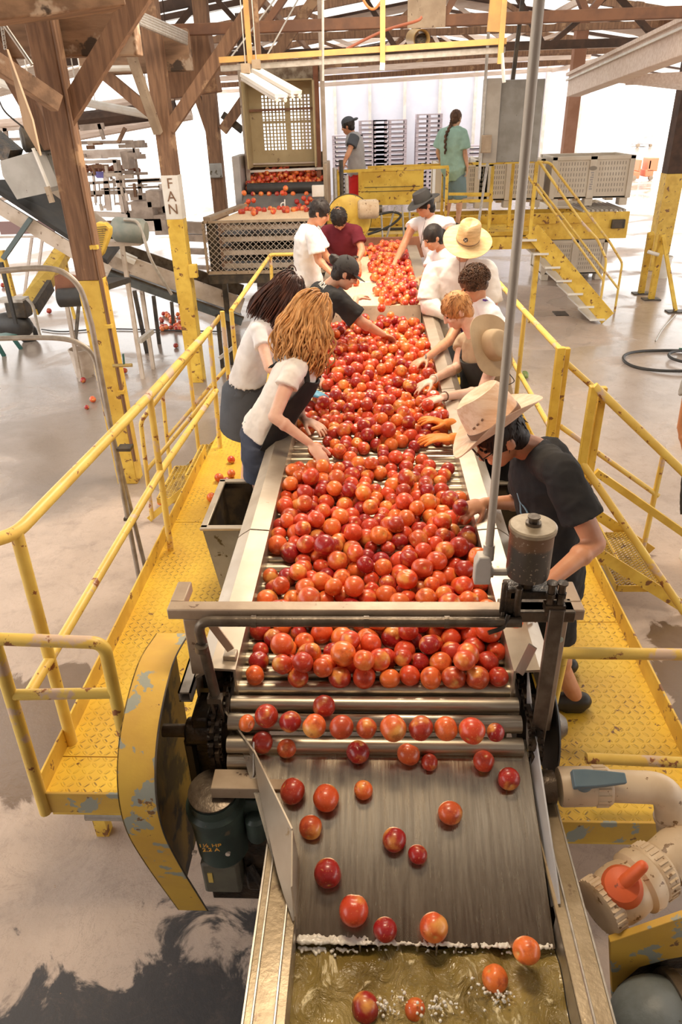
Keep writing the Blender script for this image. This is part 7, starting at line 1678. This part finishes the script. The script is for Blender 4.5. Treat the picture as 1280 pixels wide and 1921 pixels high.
# 10 curly-haired worker
t, B, K = person('person with curly brown hair, white tee and purple apron, bracelet on the reaching wrist', pel=J(905, 660, 5.60), chest=J(900, 605, 5.55), neck=J(898, 562, 5.50), head=J(889, 532, 5.45), face=(-.80, -.05, -.55), hup=(-.4, 0, .9),
    shR=J(870, 590, 5.70), shL=J(925, 592, 5.30), elR=J(842, 640, 5.40), wrR=J(800, 672, 4.88), hR=J(768, 686, 4.76), elL=J(950, 645, 5.2), wrL=J(915, 680, 5.1), hL=J(895, 690, 5.05),
    skinm=S_tan, shirt=F_white, sleeve=.45, loose=.022, bottom=F_black, leg=2, vox=.0075)
apron(t, B, K, F_purple, -.05, .78)
hair_cap(t, K, H_curl, size=(.090, .104, .100))
cu = MB(); rg2 = np.random.default_rng(8); h, f_, u_, r_ = K['head'], K['f'], K['u'], K['r']; A = np.array([r_, f_, u_]).T
for i in range(420):
    th = math.acos(1 - rg2.random() * 1.45); ph = rg2.random() * 6.28; d = V(math.sin(th) * math.cos(ph), math.sin(th) * math.sin(ph), math.cos(th))
    if d[1] > .6 and d[2] < .35: continue
    c = h + u_ * .022 - f_ * .022 + A @ (d * np.array((.098, .112, .108))); dd = nrm(A @ d); s1 = nrm(np.cross(dd, rg2.normal(size=3))); s2 = np.cross(dd, s1); R_ = .008 + rg2.random() * .006
    cu.tube([c + s1 * math.cos(a) * R_ + s2 * math.sin(a) * R_ + dd * a * .0015 for a in [k * .8 for k in range(9)]], .0032, 5)
cu.build('hair_curls', H_curl, t, ang=180)
MB().tube([J(798, 673, 4.87) + V(.004 * math.cos(a), math.sin(a) * .031, math.cos(a) * .031) for a in [2 * math.pi * k / 14 for k in range(15)]], .005, 6).build('bracelet', mat('grey_bracelet', (0.22, 0.20, 0.18), rough=.5), t)
# 11 golden-haired boy with khaki hat on his back
t, B, K = person('person with short golden hair in a black apron, khaki sun hat hanging on the back', pel=J(925, 765, 4.75), chest=J(915, 690, 4.72), neck=J(892, 628, 4.72), head=J(858, 582, 4.75), face=(-.84, -.12, -.52), hup=(-.4, 0, .9),
    shR=J(872, 640, 4.92), shL=J(938, 655, 4.52), elR=J(858, 690, 4.80), wrR=J(812, 712, 4.46), hR=J(775, 730, 4.38), elL=J(905, 735, 4.38), wrL=J(832, 744, 4.14), hL=J(785, 762, 4.05),
    skinm=S_fair, shirt=F_khaki, sleeve=.35, loose=.018, bottom=F_jean, leg=2, vox=.0065, curl=.22)
apron(t, B, K, F_char, -.10, .80, legs=.15)
hair_cap(t, K, H_gold, size=(.086, .102, .100), tufts=420, low=.01, rough=.006); eyebrows(t, K, H_gold)
hb = J(925, 655, 4.36); nb_ = nrm(V(.35, -.75, .55))
brim_hat(t, J(925, 648, 4.42), nb_, nrm(V(-.5, 0, .8)), .085, .09, .165, F_khaki, side_lift=.0, drop=.01, pinch=False, name='khaki_hat', wav=.018, crown_top=.8, cf=1.25)
MB().tube(bez([J(955, 700, 4.32), J(965, 715, 4.30), J(950, 722, 4.3), J(945, 712, 4.3)]), .003, 5).build('hat_cord', M_blk, t)
for w_, e_, nm in ((J(812, 712, 4.46), J(858, 690, 4.80), 'string_bracelet'), (J(832, 744, 4.14), J(905, 735, 4.38), 'dark_bracelet')):
    a_ = nrm(e_ - w_); s1, s2 = frame_of(a_); c = w_ + a_ * .015
    MB().tube([c + (s1 * math.cos(a) + s2 * math.sin(a)) * .029 for a in [2 * math.pi * k / 14 for k in range(15)]], .0035, 6).build(nm, M_bandb if nm[0] == 'd' else M_white, t)
# 12 worker hidden behind the palm-leaf hat, orange gloves
t, B, K = person('person in black mostly hidden behind the palm-leaf hat, wearing orange gloves', pel=J(950, 880, 3.78), chest=J(948, 820, 3.74), neck=J(935, 785, 3.70), head=J(925, 778, 3.62), face=(-.8, -.1, -.6), hup=(-.5, 0, .85),
    shR=J(920, 800, 3.88), shL=J(962, 812, 3.55), elR=J(868, 800, 3.92), wrR=J(838, 795, 3.82), hR=J(805, 785, 3.80), elL=J(885, 830, 3.62), wrL=J(850, 822, 3.56), hL=J(812, 822, 3.54),
    skinm=S_fair, shirt=F_black, sleeve=.5, loose=.018, bottom=F_black, leg=2, build=.92, vox=.008, gloveR=True, gloveL=True)
hair_cap(t, K, H_brown)
glove(t, J(838, 795, 3.82), J(805, 785, 3.80), (0, 0, 1), 1, F_orng, J(868, 800, 3.92), .35); glove(t, J(850, 822, 3.56), J(812, 822, 3.54), (0, 0, 1), -1, F_orng, J(885, 830, 3.62), .2, 1.15)
# 13 back platform worker
g_ = 1.42
t, B, K = person('person in grey tee with charcoal sleeves and red shorts standing on the back platform', ground=g_, pel=J(668, 322, 12.15), chest=J(667, 278, 12.10), neck=J(660, 250, 12.10), head=J(653, 236, 12.08), face=(-.85, .25, -.25), hup=(-.2, 0, 1),
    shR=J(660, 256, 12.3), shL=J(665, 258, 11.9), elR=J(655, 285, 12.2), wrR=J(645, 308, 12.0), hR=J(642, 312, 11.9), elL=J(655, 285, 11.8), wrL=J(645, 306, 11.75), hL=J(640, 314, 11.7),
    skinm=S_tan, shirt=F_grey, sleeve=.6, loose=.024, bottom=F_red, leg=1.0, vox=.012, hem=-.08)
for s_, e_ in ((K['shR'], J(655, 285, 12.2)), (K['shL'], J(655, 285, 11.8))):
    sv = MB(); sv.tube([s_ + (s_ - e_) * .1, lerp(s_, e_, .62)], [.080, .082], 16); remesh(sv.build('charcoal_sleeve', F_dgrey, t), .012, 1)
hair_cap(t, K, H_black, size=(.084, .100, .090)); h, f_, u_ = K['head'], K['f'], K['u']
cpm = MB(); cpm.ell(h + u_ * .055 - f_ * .012, (.088, .102, .070), np.array([K['r'], f_, u_]).T); cpm.ell(h + u_ * .05 - f_ * .135, (.06, .05, .02), np.array([K['r'], f_, u_]).T); remesh(cpm.build('backward_cap', F_dgrey, t), .01, 1)
# 14 woman in green
t, B, K = person('person with a long brown braid in oversized sage green tee on the back platform', ground=g_, pel=J(853, 322, 12.55), chest=J(848, 272, 12.5), neck=J(852, 238, 12.5), head=J(856, 222, 12.5), face=(.55, .75, -.2), hup=(0, .1, 1),
    shR=J(868, 250, 12.42), shL=J(830, 252, 12.65), elR=J(873, 290, 12.4), wrR=J(877, 312, 12.4), hR=J(877, 326, 12.4), elL=J(822, 285, 12.7), wrL=J(828, 305, 12.8), hL=J(832, 315, 12.8),
    skinm=S_med, shirt=F_sage, sleeve=.75, loose=.050, bottom=mat('teal_grey_shorts', (0.17, 0.25, 0.27), rough=.85), leg=1.0, vox=.012, hem=-.14, build=1.02)
hair_cap(t, K, H_curl, size=(.085, .10, .095))
brd = MB(); pts = bez([K['head'] - K['f'] * .10 - K['u'] * .02, K['neck'] - B.axes(1)[2] * .10, B.spine(.8) - B.axes(.8)[2] * .19, B.spine(.5) - B.axes(.5)[2] * .185], 6)
for i, p in enumerate(pts): brd.ell(p + B.axes(.8)[0] * (.008 if i % 2 else -.008), (.028 - .0007 * i, .022, .028))
brd.build('braid', H_curl, t)
# 15 bystander cut by the right edge
t, B, K = person('person in black shorts and off-white sneakers cut off by the right edge', ground=0.0, pel=J(1330, 880, 4.85), chest=J(1335, 760, 4.85), neck=J(1340, 690, 4.85), head=J(1342, 650, 4.85), face=(.3, -.9, -.1), hup=(0, 0, 1),
    shR=J(1302, 700, 4.85), shL=J(1378, 700, 4.85), elR=J(1281, 800, 4.85), wrR=J(1292, 870, 4.75), hR=J(1294, 900, 4.72), elL=J(1395, 800, 4.85), wrL=J(1390, 870, 4.75), hL=J(1390, 900, 4.72),
    skinm=S_tan, shirt=F_grey, sleeve=.4, bottom=F_black, leg=.95, vox=.01, shoes=M_shoe, feet=[P(1288, 1052, z=0), P(1350, 1060, z=0)])
hair_cap(t, K, H_black)

# lettering on the back of the black tee: laid on the cloth where it stands
bpy.context.view_layer.update(); dg = bpy.context.evaluated_depsgraph_get()
def cloth_hit(u, v):
    d = nrm(RM @ np.array([u - 640.0, v - 960.5, FPX])); sh = [c for c in CAPW[0].children if c.name.startswith('shirt')][0]; ev = sh.evaluated_get(dg)
    inv = ev.matrix_world.inverted(); o_ = inv @ Vector(CAM); dd = (inv.to_3x3() @ Vector(d)).normalized()
    ok, loc, nr, _ = ev.ray_cast(o_, dd)
    return (np.array(ev.matrix_world @ loc), np.array(ev.matrix_world.to_3x3() @ nr)) if ok else (None, None)
a_, n_ = cloth_hit(606, 536)
if a_ is not None:
    b_, _ = cloth_hit(611, 541); xd = (b_ - a_) if b_ is not None else V(1, 0, -.5); xd = nrm(xd - n_ * (xd @ n_)); up_ = np.cross(n_, xd)
    text('ROA', 'shirt_lettering', .062, M_white, a_ + n_ * .006, xd, up_, [c for c in CAPW[0].children if c.name.startswith('shirt')][0], .002)
